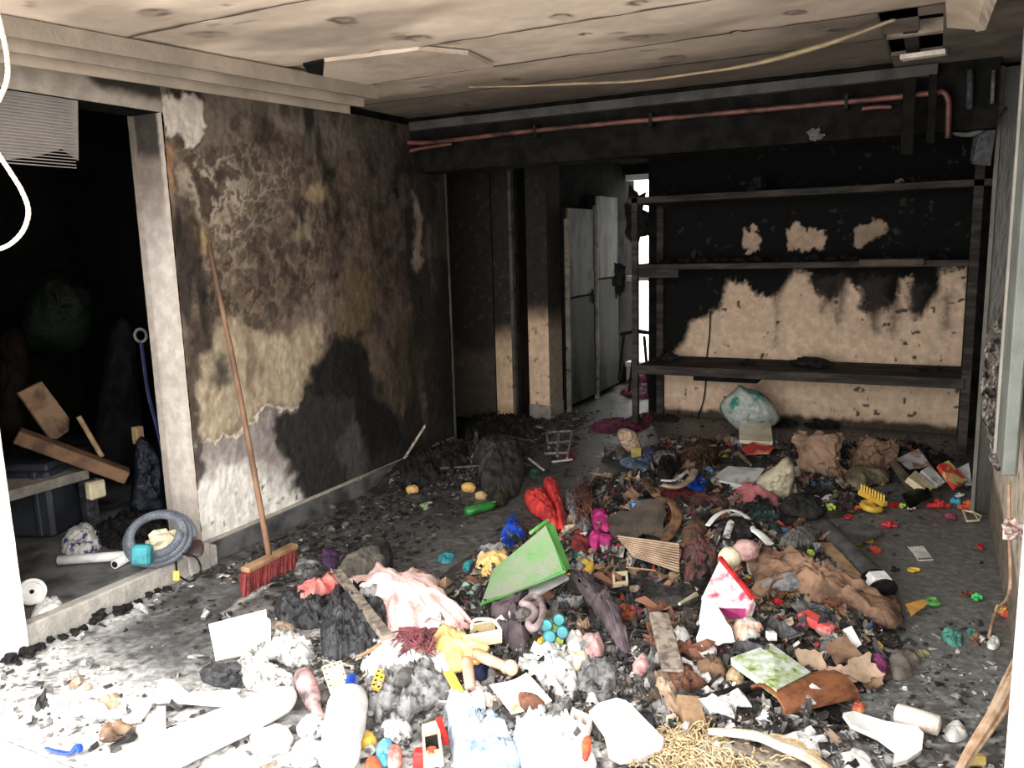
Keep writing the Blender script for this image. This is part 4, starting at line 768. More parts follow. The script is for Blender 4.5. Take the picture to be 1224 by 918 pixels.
cc = lay(cc, sstep(3.1, 2.3, yy_+.3*n1+.22*(xx_+1.5))*sstep(-.3, .25, n2+.5*n3)*.9, (.50, .48, .46)); cc = lay(cc, sstep(-2.2, -2.6, xx_)*sstep(3.8, 4.4, yy_)*.8, (.018, .017, .016)); cc = lay(cc, sstep(5.9, 6.4, yy_)*.8, (.02, .018, .017))
ny = len(gy); idx = np.arange(X_.size).reshape(X_.shape); cellm = mk[:-1, :-1] | mk[1:, :-1] | mk[:-1, 1:] | mk[1:, 1:]
q = np.stack([idx[:-1, :-1][cellm], idx[1:, :-1][cellm], idx[1:, 1:][cellm], idx[:-1, 1:][cellm]], 1); used = np.unique(q); rm = np.full(X_.size, -1); rm[used] = np.arange(len(used))
VV = np.stack([X_.ravel(), Y_.ravel(), hh.ravel()], 1)[used]
newobj('ash_heap', VV, rm[q], PMD, colors=cc[used], smooth=True, origin=[0, 0, 0], label='heap of wet black ash and char covering the middle of the floor', cat='ash', kind='stuff')
R = np.random.RandomState(11)
def hreal(x, y): h = heap(x, y); return h+sstep(0, .03, h)*(.028*(1-2*np.abs(fbm(x*9, y*9, 0, 4, 201)))+.016*fbm(x*28, y*28, 0, 3, 211)-.008)
def flakes(name, label, n, dens, pal, smin, smax, long_=2.5, flat=.25, seed=0, tilt=.7, lift=.3):
    R = np.random.RandomState(seed); x = R.uniform(-3.25, .28, n*8); y = R.uniform(1.5, 7.2, n*8); p = dens(x, y); k = R.rand(n*8) < p; x, y = x[k][:n], y[k][:n]; n = len(x)
    z = hreal(x, y); s = smin*(smax/smin)**(R.rand(n)**1.6); L = s*R.uniform(1, long_, n); a = R.uniform(0, 2*math.pi, n); tl = R.normal(size=n)*tilt*sstep(.0, .04, heap(x, y))+R.normal(size=n)*.12; tr = R.normal(size=n)*tilt*.5
    ux = np.stack([np.cos(a)*np.cos(tl), np.sin(a)*np.cos(tl), np.sin(tl)], 1); vx = np.stack([-np.sin(a)*np.cos(tr), np.cos(a)*np.cos(tr), np.sin(tr)], 1); wx = np.cross(ux, vx)
    c = np.stack([x, y, z+s*lift+np.abs(np.sin(tl))*L*.35], 1); t = s*flat
    cor = [(-1, -1), (1, -.7), (.8, 1), (-.9, .8)]; V = []
    for sg in (1, -1):
        for (i, j) in cor: V.append(c+ux*(L*.5*i*R.uniform(.6, 1.1, n))[:, None]+vx*(s*.5*j*R.uniform(.6, 1.2, n))[:, None]+wx*(t*.5*sg+t*R.normal(size=n)*.5)[:, None])
    V = np.stack(V, 1).reshape(-1, 3); b = np.arange(n)[:, None]*8
    fs = [[0, 1, 2, 3], [7, 6, 5, 4], [0, 4, 5, 1], [1, 5, 6, 2], [2, 6, 7, 3], [3, 7, 4, 0]]; Fc = np.vstack([b+np.array(f)[None] for f in fs])
    pal_ = np.array([c_ for c_, w in pal]); w = np.array([w for c_, w in pal], float); ci = R.choice(len(pal), n, p=w/w.sum()); cl = pal_[ci]*R.uniform(.6, 1.25, n)[:, None]
    newobj(name, V, Fc, CHIP, colors=np.clip(np.repeat(cl, 8, 0), .008, .9), origin=[0, 0, 0], label=label, cat='debris', kind='stuff')
CLR = [PZ(a, b)[:2] for a, b in ((372, 650), (400, 625), (450, 605), (540, 600), (585, 625), (590, 650), (560, 692), (535, 700), (500, 686), (470, 672), (455, 640), (425, 640), (395, 655))]
CLR2 = [PZ(a, b)[:2] for a, b in ((1070, 632), (1160, 622), (1182, 690), (1186, 740), (1130, 745), (1100, 700), (1076, 664))]
CLR3 = [PZ(a, b)[:2] for a, b in ((70, 775), (225, 700), (330, 690), (345, 712), (262, 742), (250, 795), (340, 812), (240, 822), (150, 822), (90, 800))]
def clear(x, y): return (1-.9*sstep(-.08, .08, sdpoly(x, y, CLR3)))*(1-.93*sstep(-.06, .06, sdpoly(x, y, CLR)))*(1-.95*sstep(-.05, .08, sdpoly(x, y, CLR2)))
onh = lambda x, y: sstep(.0, .05, heap(x, y))*clear(x, y)*(1-(y < 2.15)*(x > .12))
def crumples(name, label, n, dens, pal, smin, smax, seed=0, amp=.35, mat=CHIP):
    R = np.random.RandomState(seed); x = R.uniform(-3.25, .28, n*9); y = R.uniform(1.5, 7.2, n*9); k = R.rand(n*9) < dens(x, y); x, y = x[k][:n], y[k][:n]; n = len(x)
    z = hreal(x, y); VA = []; FA = []; CA = []; base_ = 0; m = 9; protos_ = []
    for q_ in range(12):
        th = np.linspace(0, 2*math.pi, m, endpoint=False)+R.uniform(-.2, .2, m); rad = .5*(1+.35*R.normal(size=m)).clip(.35, 1.7); v = []
        for i in (2, 1):
            r = rad*i/2; v.append(np.stack([r*np.cos(th), r*np.sin(th)*.7, amp*R.normal(size=m)*(.5 if i == 2 else .45)+(.15 if i == 1 else 0)], 1))
        v.append([[0, 0, .2]]); v.append(np.stack([rad*.9*np.cos(th), rad*.9*np.sin(th)*.7, v[0][:, 2]-.12], 1)); v.append([[0, 0, -.05]]); protos_.append(np.vstack(v))
    f = [[j, (j+1) % m, m+(j+1) % m, m+j] for j in range(m)]; tri = [[m+j, m+(j+1) % m, 2*m, 2*m] for j in range(m)]; o_ = 2*m+1
    f += [[j, o_+j, o_+(j+1) % m, (j+1) % m] for j in range(m)]; bt_ = [[o_+m, o_+(j+1) % m, o_+j] for j in range(m)]; tr_ = [t_[:3] for t_ in tri]; K = 3*m+2
    pal_ = np.array([c_ for c_, w in pal]); w = np.array([w for c_, w in pal], float); ci = R.choice(len(pal), n, p=w/w.sum()); Fl = []
    for i in range(n):
        s = smin*(smax/smin)**(R.rand()**1.4); a = R.uniform(0, 6.28); b = R.normal()*.6; c_ = R.normal()*.6
        Rm = np.array(Matrix.Rotation(a, 3, 'Z') @ Matrix.Rotation(b, 3, 'X') @ Matrix.Rotation(c_, 3, 'Y')); V = (protos_[R.randint(12)]*[s*R.uniform(1, 1.9), s, s]) @ Rm.T+[x[i], y[i], z[i]+s*.22]
        VA.append(V); cl = pal_[ci[i]]*R.uniform(.6, 1.3); CA.append(np.clip(cl*(1+.25*R.normal(size=(K, 1))), .006, .9)); bb = i*K
        Fl += [[u+bb for u in q_] for q_ in f]+[[u+bb for u in q_] for q_ in tr_]+[[u+bb for u in q_] for q_ in bt_]
    newobj(name, np.vstack(VA), Fl, mat, colors=np.vstack(CA), origin=[0, 0, 0], smooth=False, label=label, cat='debris', kind='stuff')

GR = [((.03, .028, .027), 6), ((.06, .055, .05), 4), ((.13, .125, .12), 3), ((.3, .29, .28), 1)]
flakes('char_flakes', 'loose black and grey char flakes strewn over the debris heap', 16000, lambda x, y: .9*onh(x, y)+.05*clear(x, y), GR, .006, .028, seed=1)
flakes('char_chunks', 'larger broken black char pieces among the debris', 700, lambda x, y: onh(x, y)*.9, [((.025, .023, .022), 6), ((.05, .043, .037), 3), ((.10, .07, .05), 1), ((.12, .12, .12), 1.)], .02, .05, flat=.35, seed=2)
flakes('pale_scraps', 'pale ash and paper scraps over the front of the debris', 9000, lambda x, y: sstep(3.1, 2.1, y+.2*(x+1.2))*(.14*clear(x, y)+.84*onh(x, y)), [((.62, .60, .58), 5), ((.35, .34, .33), 3), ((.16, .16, .16), 3), ((.05, .05, .05), 3), ((.5, .38, .3), .6)], .006, .026, flat=.2, seed=3)
flakes('mixed_scraps', 'small mixed coloured scraps scattered in the back of the debris', 2600, lambda x, y: onh(x, y)*sstep(2.7, 3.2, y)*sstep(6.2, 5.6, y)*sstep(-2.3, -1.7, x+.12*(y-4)), [((.20, .13, .08), 4), ((.30, .04, .03), 2), ((.35, .30, .22), 3), ((.06, .05, .05), 5), ((.42, .40, .36), 2), ((.03, .10, .22), .6), ((.03, .18, .12), .6), ((.5, .36, .05), .5), ((.3, .05, .13), .5)], .01, .038, flat=.2, seed=4)
flakes('right_floor_bits', 'tiny grey and white bits on the wet floor by the right wall', 1800, lambda x, y: sstep(-.75, -.35, x)*sstep(3.9, 3.2, y)*(1-(y < 2.15)*(x > .12)), [((.5, .5, .5), 4), ((.2, .2, .2), 3), ((.05, .05, .05), 4)], .005, .022, seed=5)
flakes('left_floor_bits', 'small black flakes along the foot of the left wall and broom', 2600, lambda x, y: sstep(-2.2, -2.9, x+.1*(y-4))*sstep(2.0, 2.6, y)*(1-.8*(y < 2.75)), [((.02, .02, .02), 6), ((.06, .055, .05), 3), ((.2, .19, .18), .7)], .008, .035, seed=6)

crumples('crumpled_char', 'small crumpled black and brown burnt bits packed over the heap', 3600, lambda x, y: onh(x, y)*.95, [((.022, .02, .019), 6), ((.05, .043, .038), 4), ((.09, .065, .045), 2.5), ((.15, .14, .13), 2), ((.28, .26, .24), .8)], .02, .065, seed=31)
crumples('crumpled_papers', 'small crumpled pale papers and ash lumps in the front of the heap', 1500, lambda x, y: (.08*clear(x, y)+.92*onh(x, y))*sstep(2.95, 2.2, y+.15*(x+1.2)), [((.62, .60, .58), 4), ((.38, .37, .36), 3), ((.15, .15, .15), 3), ((.45, .33, .25), .8), ((.05, .05, .05), 2)], .018, .06, seed=32)
crumples('crumpled_colours', 'small crumpled coloured cloth and plastic bits in the back of the heap', 750, lambda x, y: onh(x, y)*sstep(2.8, 3.3, y)*sstep(6.3, 5.7, y)*sstep(-2.3, -1.7, x+.12*(y-4)), [((.22, .14, .09), 4), ((.28, .05, .04), 2), ((.36, .30, .22), 3), ((.10, .08, .08), 3), ((.45, .43, .38), 2), ((.05, .12, .22), .6), ((.04, .16, .12), .7), ((.45, .33, .07), .5), ((.25, .05, .12), .6)], .025, .08, seed=33)
wr = []
for _ in range(380):
    x, y = rs.uniform(-3.0, .1), rs.uniform(2.0, 6.6)
    if rs.random() > float(onh(np.array(x), np.array(y))): continue
    a_ = rs.uniform(0, 6.28); L_ = rs.uniform(.05, .22); p_ = []
    for k_ in range(4): p_.append([x, y, float(hreal(np.array(x), np.array(y)))+rs.uniform(.008, .035)]); x += math.cos(a_)*L_/3; y += math.sin(a_)*L_/3; a_ += rs.uniform(-.7, .7)
    wr.append(tube(p_, rs.uniform(.0015, .0035), n=5, sm=3))
newobj('burnt_wires', *join(wr), M('wire_grey', S(96, 90, 84), S(40, 38, 36), sc=6), label='thin burnt wires and strands tangled over the heap', cat='wire', kind='stuff')

# ------------------------------------------------------------------ countable charred scraps: one shape per kind, copied
protos = []; scm = [mblk, mdk, mgrey, mcard2, mblk, mdk, msw, mrust]
kinds = ['curled black charred scrap lying in the fire debris', 'melted dark grey plastic scrap lying in the fire debris', 'grey ash-covered cloth scrap lying in the fire debris', 'scorched brown cardboard scrap lying in the fire debris']
lab4 = [kinds[0], kinds[1], kinds[2], kinds[3], kinds[0], kinds[1], 'dirty white crumpled scrap lying in the fire debris', 'rust-brown burnt scrap lying in the fire debris']
for k in range(8):
    RR = np.random.RandomState(50+k); m, rings = 14, 4; V = []; th = np.linspace(0, 2*math.pi, m, endpoint=False); rad = .07*(1+.35*RR.normal(size=m)); el = RR.uniform(.5, .8)
    for side in (1, -1):
        for i in range(rings, 0, -1):
            r = rad*i/rings; x, y = r*np.cos(th), r*np.sin(th)*el; z = .030*(1-2*np.abs(vnoise(x*20+k*5, y*20, k, 9)))+.022*vnoise(x*45, y*45, k, 3)+.02*(1-(i/rings)**2)+(0 if side > 0 else -.006); V.append(np.stack([x, y, z+.012], 1))
        V.append(np.array([[0, 0, .035 if side > 0 else .028]]))
    V = np.vstack(V); s2 = rings*m+1; Fc = []
    for b0_, fl in ((0, 0), (s2, 1)):
        for i in range(rings-1):
            for j in range(m): f = [b0_+i*m+j, b0_+i*m+(j+1) % m, b0_+(i+1)*m+(j+1) % m, b0_+(i+1)*m+j]; Fc.append(f[::-1] if fl else f)
        for j in range(m): f = [b0_+(rings-1)*m+j, b0_+(rings-1)*m+(j+1) % m, b0_+rings*m]; Fc.append(f[::-1] if fl else f)
    Fc += [[j, s2+j, s2+(j+1) % m, (j+1) % m] for j in range(m)]
    protos.append(newobj('charred_scrap', V, Fc, scm[k], label=lab4[k], cat='scrap', group=lab4[k].replace(' lying in the fire debris', 's in the debris'), origin=[0, 0, 0]))
RR = random.Random(3); cnt = 0; first = [True]*8
while cnt < 250:
    x, y = RR.uniform(-3.0, .1), RR.uniform(1.9, 6.6)
    if RR.random() > float(onh(np.array(x), np.array(y))): continue
    front = y < 2.75; k = RR.choice([0, 1, 4, 5, 7, 2, 7, 3, 3] if not front else [2, 6, 1, 6, 0, 2, 6, 5])
    if x < -2.0 and y > 3.6: k = RR.choice([0, 1, 4])
    if first[k]: o = protos[k]; first[k] = False
    else: o = protos[k].copy(); COL.objects.link(o)
    zx, zy = proj(np.array([x, y, .1])); zn = ('front ' if zy > 740 else 'middle ' if zy > 640 else 'back ')+('left' if zx < 480 else 'centre' if zx < 760 else 'right')
    lb_ = lab4[k].replace('lying in the fire debris', 'in the %s of the fire debris' % zn); o['label'] = lb_; o['group'] = lb_
    s = RR.uniform(.45, 1.25); o.location = (x, y, float(hreal(np.array(x), np.array(y)))+.004); o.rotation_euler = (RR.uniform(-.5, .5), RR.uniform(-.5, .5), RR.uniform(0, 6.28)); o.scale = (s, s*RR.uniform(.6, 1.2), s*RR.uniform(.7, 1.2)); cnt += 1

# ------------------------------------------------------------------ front left: white boards and wraps
t = slab('foam_box_side', 'broken white foam box side standing in the ash, front left', 'box', [(249, 746, .12), (318, 728, .12), (319, 738, .11), (323, 741, .11), (324, 776, .0), (258, 790, .0)], mwc, th=.022, lift=.03)
t = thing('white_wrap_roll', G(270, 850), 'long white padded wrap rolled diagonally across the front left floor', 'wrap')
newobj('wrap_body', *tube([G(345, 826, .06), G(330, 838, .06), G(290, 858, .055), G(240, 880, .05), G(180, 908, .045), G(110, 945, .04), G(40, 985, .04)], [.03, .075, .08, .085, .09, .09, .06], n=14, flat=.6), mwc, parent=t, smooth=True)
blob('crumpled_sheet', 'grey-white crumpled paper sheet at the head of the long white wrap', 'paper', [(279, 803), (290, 786), (306, 784), (326, 800), (352, 815), (354, 832), (340, 822), (318, 826), (300, 824)], msw, h=.05, lift=.01, amp=.022)
slab('white_board', 'white bent strip of board lying left of the long white wrap', 'board', [(140, 832), (185, 834), (190, 812), (207, 812), (225, 828), (278, 824), (292, 838), (270, 842), (192, 836), (165, 838)][1:], mw, th=.012, lift=.035)
slab('white_batten', 'short white slat standing out of the ash below the bent white board', 'board', [(188, 840), (198, 840), (198, 884), (180, 888)], mwc, th=.012, lift=.025)
slab('white_board', 'tapering white board piece at the left end of the bent strip', 'board', [(140, 834), (186, 836), (168, 860), (130, 868), (160, 850)], mwc, th=.01, lift=.02)
blob('charred_twist', 'sooty brown twisted remnant on the pale floor, front left', 'remnant', [(118, 884), (124, 872), (150, 864), (163, 868), (158, 880), (130, 888)], mcard2, h=.03, amp=.02)
blob('curled_peel', 'orange-beige curled peel on the front left floor', 'scrap', [(82, 818), (90, 808), (99, 812), (96, 820), (86, 825)], mcard, h=.02)
blob('curled_peel', 'brown-beige curled peel beside the short white board', 'scrap', [(112, 845), (125, 834), (142, 832), (146, 842), (132, 848)], mcard, h=.025)
blob('white_lump', 'white crumpled lump under the brown curled peel', 'paper', [(92, 848), (110, 838), (130, 848), (128, 858), (100, 858)], mw, h=.03)
blob('white_lump', 'flat white patch of paper on the front left floor', 'paper', [(40, 842), (60, 830), (82, 836), (78, 850), (52, 854)], mw, h=.012)
simple('blue_strap', 'blue crumpled strap on the white floor at the lower left', 'strap', tube([G(54, 894, .012), G(70, 899, .012), G(84, 900, .015), (G(92, 893, .02)), G(96, 898, .015)], [.006, .01, .009, .018, .008], n=7, flat=.6), mblue)
charlump('charcoal', 'large black charred lump below the foam box side', G(270, 808, .02), .06, (1.7, 1, .7), 140, mat=mdk)
blob('crumpled_sheet', 'white crumpled bag with grey stains right of the foam box side', 'bag', [(322, 762), (335, 756), (360, 766), (375, 778), (372, 792), (350, 796), (330, 790), (300, 786), (318, 778)], msw, h=.06, lift=.01, amp=.02)
blob('brown_leaf_scrap', 'beige and white curled scrap beside the foam box side', 'scrap', [(325, 752), (338, 745), (352, 748), (348, 758), (335, 764)], mcard, h=.02, lift=.03)
t = thing('sooty_bottle', G(376, 835), 'pink-topped sooty plastic bottle lying left of the white bottle', 'bottle')
newobj('bottle_body', *_lathe(G(362, 806, .06), G(379, 850, .04), [(0, .01), (.03, .034), (.3, .038), (.6, .036), (.8, .028), (1, .014)], 14, 1), M('sooty_pink', S(214, 160, 160), S(90, 86, 88), sc=14, soot=.25), parent=t, smooth=True)
newobj('cap', *_lathe(G(378, 848, .04), G(382, 858, .04), [(0, .018), (1, .018)], 12, 1), mpinkb, parent=t)
t = thing('white_bottle', G(414, 860), 'large white plastic bottle with a blue cap lying in the front debris', 'bottle')
newobj('bottle_body', *_lathe(G(419, 822, .07), G(404, 912, .05), [(0, .022), (.05, .03), (.13, .062), (.25, .07), (.6, .07), (.75, .062), (.85, .066), (.97, .06), (1, .045)], 18, .8), mwc, parent=t, smooth=True)
newobj('cap', *_lathe(G(421, 812, .07), G(419, 826, .07), [(0, .024), (1, .026)], 14, 1), mblue, parent=t)
def perforated(name, label, quad, nx, ny, mat, hm, th=.012, lift=.05, r=.3, cat='toy', raised=False, group=None):
    P = np.array([GV(q_, lift) for q_ in quad]); nz = np.cross(P[1]-P[0], P[3]-P[0]); nz /= np.linalg.norm(nz); nz = nz if nz@(O-P[0]) > 0 else -nz
    t = thing(name, P.mean(0)-nz*th, label, cat, group); newobj('plate', *prism(P, th, nz=nz), mat, parent=t); parts = []
    L1 = np.linalg.norm(P[1]-P[0])/nx
    for i in range(nx):
        for j in range(ny):
            u, v = (i+.5)/nx, (j+.5)/ny; c = P[0]*(1-u)*(1-v)+P[1]*u*(1-v)+P[2]*u*v+P[3]*(1-u)*v
            newobj('stud' if raised else 'hole', *_lathe(c-nz*.001, c+nz*(.005 if raised else .0012), [(0, L1*r), (1, L1*r*.9)], 10, 1), hm, parent=t)
    return t
perforated('dotted_plate', 'cream plate with rows of dark dots left of the white bottle cap', [(384, 797), (408, 789), (418, 822), (396, 832)], 4, 5, mcream, mstone, lift=.08)
perforated('perforated_brick', 'yellow brick with round holes on the white crumpled cloth', [(451, 799), (461, 802), (455, 825), (443, 820)], 2, 4, myel, mblk, lift=.08, r=.28)
blob('charred_mass', 'large dark grey melted plastic mass in the front left of the heap', 'plastic', [(385, 780), (383, 750), (392, 728), (402, 715), (430, 722), (452, 742), (460, 765), (440, 780), (410, 790), (396, 792)], mdk, h=.10, lift=.01, amp=.03)
blob('charred_mass', 'dark crumpled mass behind the weathered wood batten', 'plastic', [(440, 712), (452, 712), (464, 735), (460, 750), (450, 740), (436, 722)], mdk, h=.05, lift=.03, amp=.02)
blob('dark_plastic', 'dark grey crumpled strips left of the coral cloth', 'plastic', [(330, 722), (350, 712), (385, 718), (392, 735), (375, 752), (345, 748), (330, 738)], mdk, h=.05, amp=.03)
blob('pink_cloth', 'large pale coral-pink cloth spread over the heap, front left', 'cloth', [(404, 704), (418, 690), (440, 688), (452, 678), (466, 688), (480, 690), (505, 690), (525, 700), (536, 718), (548, 733), (562, 742), (560, 752), (530, 756), (505, 752), (485, 768), (466, 758), (460, 740), (448, 722), (430, 714), (412, 710)], mpink, h=.07, lift=.03, amp=.018, fr=11, st=(1, .45), ang=.6, rings=10)
blob('coral_cloth', 'coral-red cloth corner left of the wood batten', 'cloth', [(352, 716), (362, 705), (386, 698), (400, 688), (410, 696), (396, 706), (380, 712), (372, 722), (358, 724)], mpk2, h=.04, lift=.03, amp=.018)
simple('wood_batten', 'weathered grey wood batten lying across the coral-pink cloth', 'batten', beam(G(403, 683, .12), G(463, 762, .13), .045, .022, jit=.002, seed=2, bev=.003), mwood)
simple('wood_batten', 'narrow charred wood strip tucked under the coral-red cloth', 'batten', beam(G(398, 684, .06), G(372, 706, .06), .02, .015, jit=.002, seed=2), mboard)
t = thing('burnt_mat', G(430, 680), 'grey-green folded mat with a thick black burnt rim behind the pink cloth', 'mat')
blob('mat_fold', None, None, [(402, 694), (412, 672), (432, 654), (448, 646), (460, 656), (464, 676), (450, 684), (430, 690)], M('mat_cloth', S(104, 98, 86), S(76, 72, 66), sc=8, soot=.14), h=.10, lift=.01, amp=.012, parent=t)
newobj('burnt_rim', *tube([G(396, 694, .03), G(410, 670, .05), G(430, 651, .11), G(445, 644, .13), G(458, 646, .12), G(464, 660, .09), G(465, 682, .05)], [.012, .014, .012, .01, .016, .02, .02], n=8), mblk, parent=t)
blob('purple_box', 'small crushed purple box on the floor behind the mat', 'box', [(384, 658), (406, 659), (405, 676), (394, 680), (385, 674)], M('purple_card', S(84, 52, 92), S(58, 38, 66), sc=14, soot=.15), h=.03, corner=True, amp=.006)
simple('white_spoon', 'thin white curved strip on the floor right of the broom', 'strip', tube([G(352, 665, .01), G(362, 670, .01), G(378, 672, .015)], [.004, .008, .004], n=6), mw)
blob('sooty_cup', 'translucent crushed cup beside the thin white strip', 'cup', [(354, 668), (380, 670), (382, 682), (362, 690), (352, 680)], mgrey, h=.03, amp=.006)
blob('white_cloth', 'bright white crumpled cloth in the centre front of the heap', 'cloth', [(432, 795), (450, 775), (470, 762), (490, 768), (510, 776), (530, 788), (545, 805), (530, 815), (505, 800), (480, 812), (460, 815), (440, 808)], mwc, h=.06, lift=.02, amp=.02, fr=16)
simple('straw_stick', 'thin split straw stick on the white crumpled cloth', 'stick', tube([G(426, 786, .09), G(440, 779, .10), G(456, 768, .11)], [.004, .008, .005], n=6), mpine)
blob('charred_sheet', 'large grey crumpled ash-covered sheet right of the white bottle', 'sheet', [(440, 822), (455, 808), (480, 812), (505, 800), (520, 795), (538, 815), (540, 832), (505, 850), (485, 865), (470, 872), (450, 862), (436, 845)], mgrey, h=.08, lift=.01, amp=.03)
blob('stone', 'dark oval stone on the white cloth', 'stone', [(471, 812), (480, 800), (494, 799), (495, 808), (484, 818), (474, 818)], mstone, h=.03, lift=.09, amp=.003)
# doll
t = thing('doll', G(545, 790), 'rag doll in a pale yellow suit with pink vinyl legs and dark red hair', 'doll')
blob('suit', None, None, [(518, 762), (530, 752), (548, 756), (562, 768), (578, 778), (574, 790), (558, 792), (552, 802), (538, 798), (530, 785), (520, 776)], myc, h=.055, lift=.06, amp=.012, parent=t)
newobj('leg', *tube([G(570, 782, .11), G(585, 789, .12), G(600, 795, .12), G(606, 799, .12)], [.022, .020, .017, .02], n=12), mskin, parent=t, smooth=True); newobj('foot', *sphere(G(611, 798, .12), .026, sx=(1, .8, 1.1)), mskin, parent=t, smooth=True)
newobj('leg', *tube([G(558, 790, .11), G(560, 805, .10), G(562, 822, .08)], [.022, .020, .018], n=12), mskin, parent=t, smooth=True)
newobj('arm', *tube([G(560, 768, .11), G(572, 772, .12), G(583, 776, .12)], [.015, .014, .012], n=10), myc, parent=t, smooth=True)
newobj('head', *sphere(G(503, 766, .10), .042, sx=(1, 1, .9)), mskin, parent=t, smooth=True)
parts = [tube([G(505, 758, .13), G(500+rs.uniform(-24, 22), 758+rs.uniform(-8, 6), .15), G(500+rs.uniform(-34, 24), 764+rs.uniform(-8, 22), .10)], [.004, .005, .002], n=5, sm=3) for _ in range(60)]
newobj('hair', *join(parts), M('dark_red_hair', S(120, 60, 66), S(70, 34, 40), sc=20), parent=t, kind='stuff')
# toy basket
t = thing('toy_basket', G(575, 765), 'cream plastic toy basket with a handle beside the yellow-suited doll', 'basket')
P = [GV(q_) for q_ in ((553, 764, .06), (597, 762, .06), (600, 748, .10), (560, 752, .10))]
newobj('front_side', *prism([GV(q_) for q_ in ((553, 760, .12), (600, 752, .12), (600, 768, .07), (556, 776, .07))], .006), mcream, parent=t); newobj('rear_side', *prism([GV(q_) for q_ in ((562, 748, .12), (592, 742, .12), (592, 752, .07), (562, 756, .07))], .006), mcream, parent=t)
newobj('tray_bottom', *prism([GV(q_) for q_ in ((556, 774, .065), (600, 767, .065), (592, 752, .065), (562, 756, .065))], .006), mcream, parent=t); newobj('handle', *tube([G(564, 752, .12), G(566, 742, .15), G(578, 740, .16), G(590, 742, .15), G(598, 752, .12)], .006, n=8), mcream, parent=t)
simple('yellow_ruler', 'yellow plastic ruler standing out of the white debris', 'ruler', beam(G(535, 802, .10), G(555, 838, .05), .035, .008, bev=.002), myel)
blob('navy_cloth', 'small navy blue cloth between the doll legs', 'cloth', [(566, 798), (578, 792), (586, 798), (580, 812), (568, 812)], mnavy, h=.04, lift=.03)
blob('grey_lump', 'grey dented tin between the doll and the charred sheet', 'tin', [(575, 812), (590, 800), (602, 808), (598, 824), (582, 832), (574, 826)], mgrey, h=.05, lift=.01)
blob('white_card', 'bent white card below the yellow ruler', 'card', [(555, 838), (572, 815), (582, 834), (580, 846), (566, 842)], mwc, h=.02, lift=.04, corner=True, amp=.003)
sheet('burnt_card', 'white card sheet with orange burn marks in the centre front', 'card', [(586, 822, .02), (630, 806, .05), (660, 838, .02), (612, 856, .0)], M('orange_burnt_card', S(236, 222, 206), S(206, 130, 84), sc=8, lo=.55, hi=.66, soot=.1), lift=.05, curl=.01)
blob('plastic_film', 'pale blue crumpled plastic film spread at the bottom centre', 'film', [(534, 840), (552, 832), (580, 848), (596, 858), (610, 880), (620, 905), (618, 930), (570, 935), (545, 925), (536, 880)], mlb, h=.05, lift=.01, amp=.028, fr=15, st=(1, .4), ang=-.7, rings=10)
blob('white_cloth', 'white crumpled paper pile at the bottom centre, right of the blue film', 'paper', [(612, 862), (640, 850), (670, 858), (690, 872), (708, 890), (706, 930), (640, 935), (618, 905)], mw, h=.05, lift=.01, amp=.03, fr=20)
blob('grey_ribbed_cloth', 'grey-white folded cloth with deep pleats in front of the purple cloth', 'cloth', [(618, 795), (640, 778), (668, 782), (682, 792), (690, 812), (684, 835), (660, 832), (640, 815), (622, 810)], msw, h=.06, lift=.02, amp=.035, fr=24, st=(1, .3), ang=.9, rings=9)
blob('grey_ribbed_cloth', 'dark grey pleated cloth right of the white pleated cloth', 'cloth', [(690, 800), (702, 786), (724, 790), (738, 806), (734, 832), (712, 842), (694, 834)], mgrey, h=.06, lift=.02, amp=.03, fr=24, st=(1, .3), ang=.2)
for i, (poly, lb) in enumerate((([(676, 762), (690, 754), (700, 768), (694, 782), (680, 780)], 'white dirty toy head above the dark pleated cloth'), ([(694, 766), (712, 758), (722, 770), (718, 786), (700, 788)], 'pink and white crumpled wrapper near the dark pleated cloth'), ([(680, 785), (698, 780), (706, 790), (694, 800), (680, 798)], 'cream crumpled paper ball near the grey pleated cloths'), ([(758, 790), (770, 784), (776, 796), (768, 806), (758, 804)], 'small pinkish-white wad left of the thin timber board'), ([(760, 860), (772, 850), (784, 862), (776, 876), (764, 874)], 'grey sooty shell piece right of the white panel'))): blob('wrapper', lb, 'wrapper', poly, (mw, mpinkb, mcream, mpinkb, mdk)[i], h=.035, lift=.04)
slab('foam_board', 'white rounded rectangular panel lying at the bottom centre right', 'panel', [(704, 850, .05), (716, 840, .06), (737, 834, .07), (748, 837, .07), (754, 842, .07), (793, 882, .04), (792, 890, .03), (768, 905, .01), (740, 908, .01), (727, 900, .01), (722, 876, .03)], mwc, th=.03, lift=.05)
def hollowbrick(name, label, quad, nx, mat, lift=.06, th=.04, hole=mblk):
    P = np.array([GV(q_, lift) for q_ in quad]); nz = np.cross(P[1]-P[0], P[3]-P[0]); nz /= np.linalg.norm(nz); nz = nz if nz@(O-P[0]) > 0 else -nz
    t = thing(name, P.mean(0)-nz*th, label, 'toy'); W = lambda u, v: P[0]*(1-u)*(1-v)+P[1]*u*(1-v)+P[2]*u*v+P[3]*(1-u)*v
    for v0, v1 in ((0, .22), (.78, 1)): newobj('rail', *prism([W(0, v0), W(1, v0), W(1, v1), W(0, v1)], th, nz=nz), mat, parent=t)
    for i in range(nx+1): u = i/nx*.86; newobj('web', *prism([W(u, .22), W(u+.14, .22), W(u+.14, .78), W(u, .78)], th, nz=nz), mat, parent=t)
    newobj('inside', *prism([W(.02, .1), W(.98, .1), W(.98, .9), W(.02, .9)], .01, nz=nz) if 0 else prism([W(.02, .1)-nz*th*.7, W(.98, .1)-nz*th*.7, W(.98, .9)-nz*th*.7, W(.02, .9)-nz*th*.7], .006, nz=nz), hole, parent=t); return t
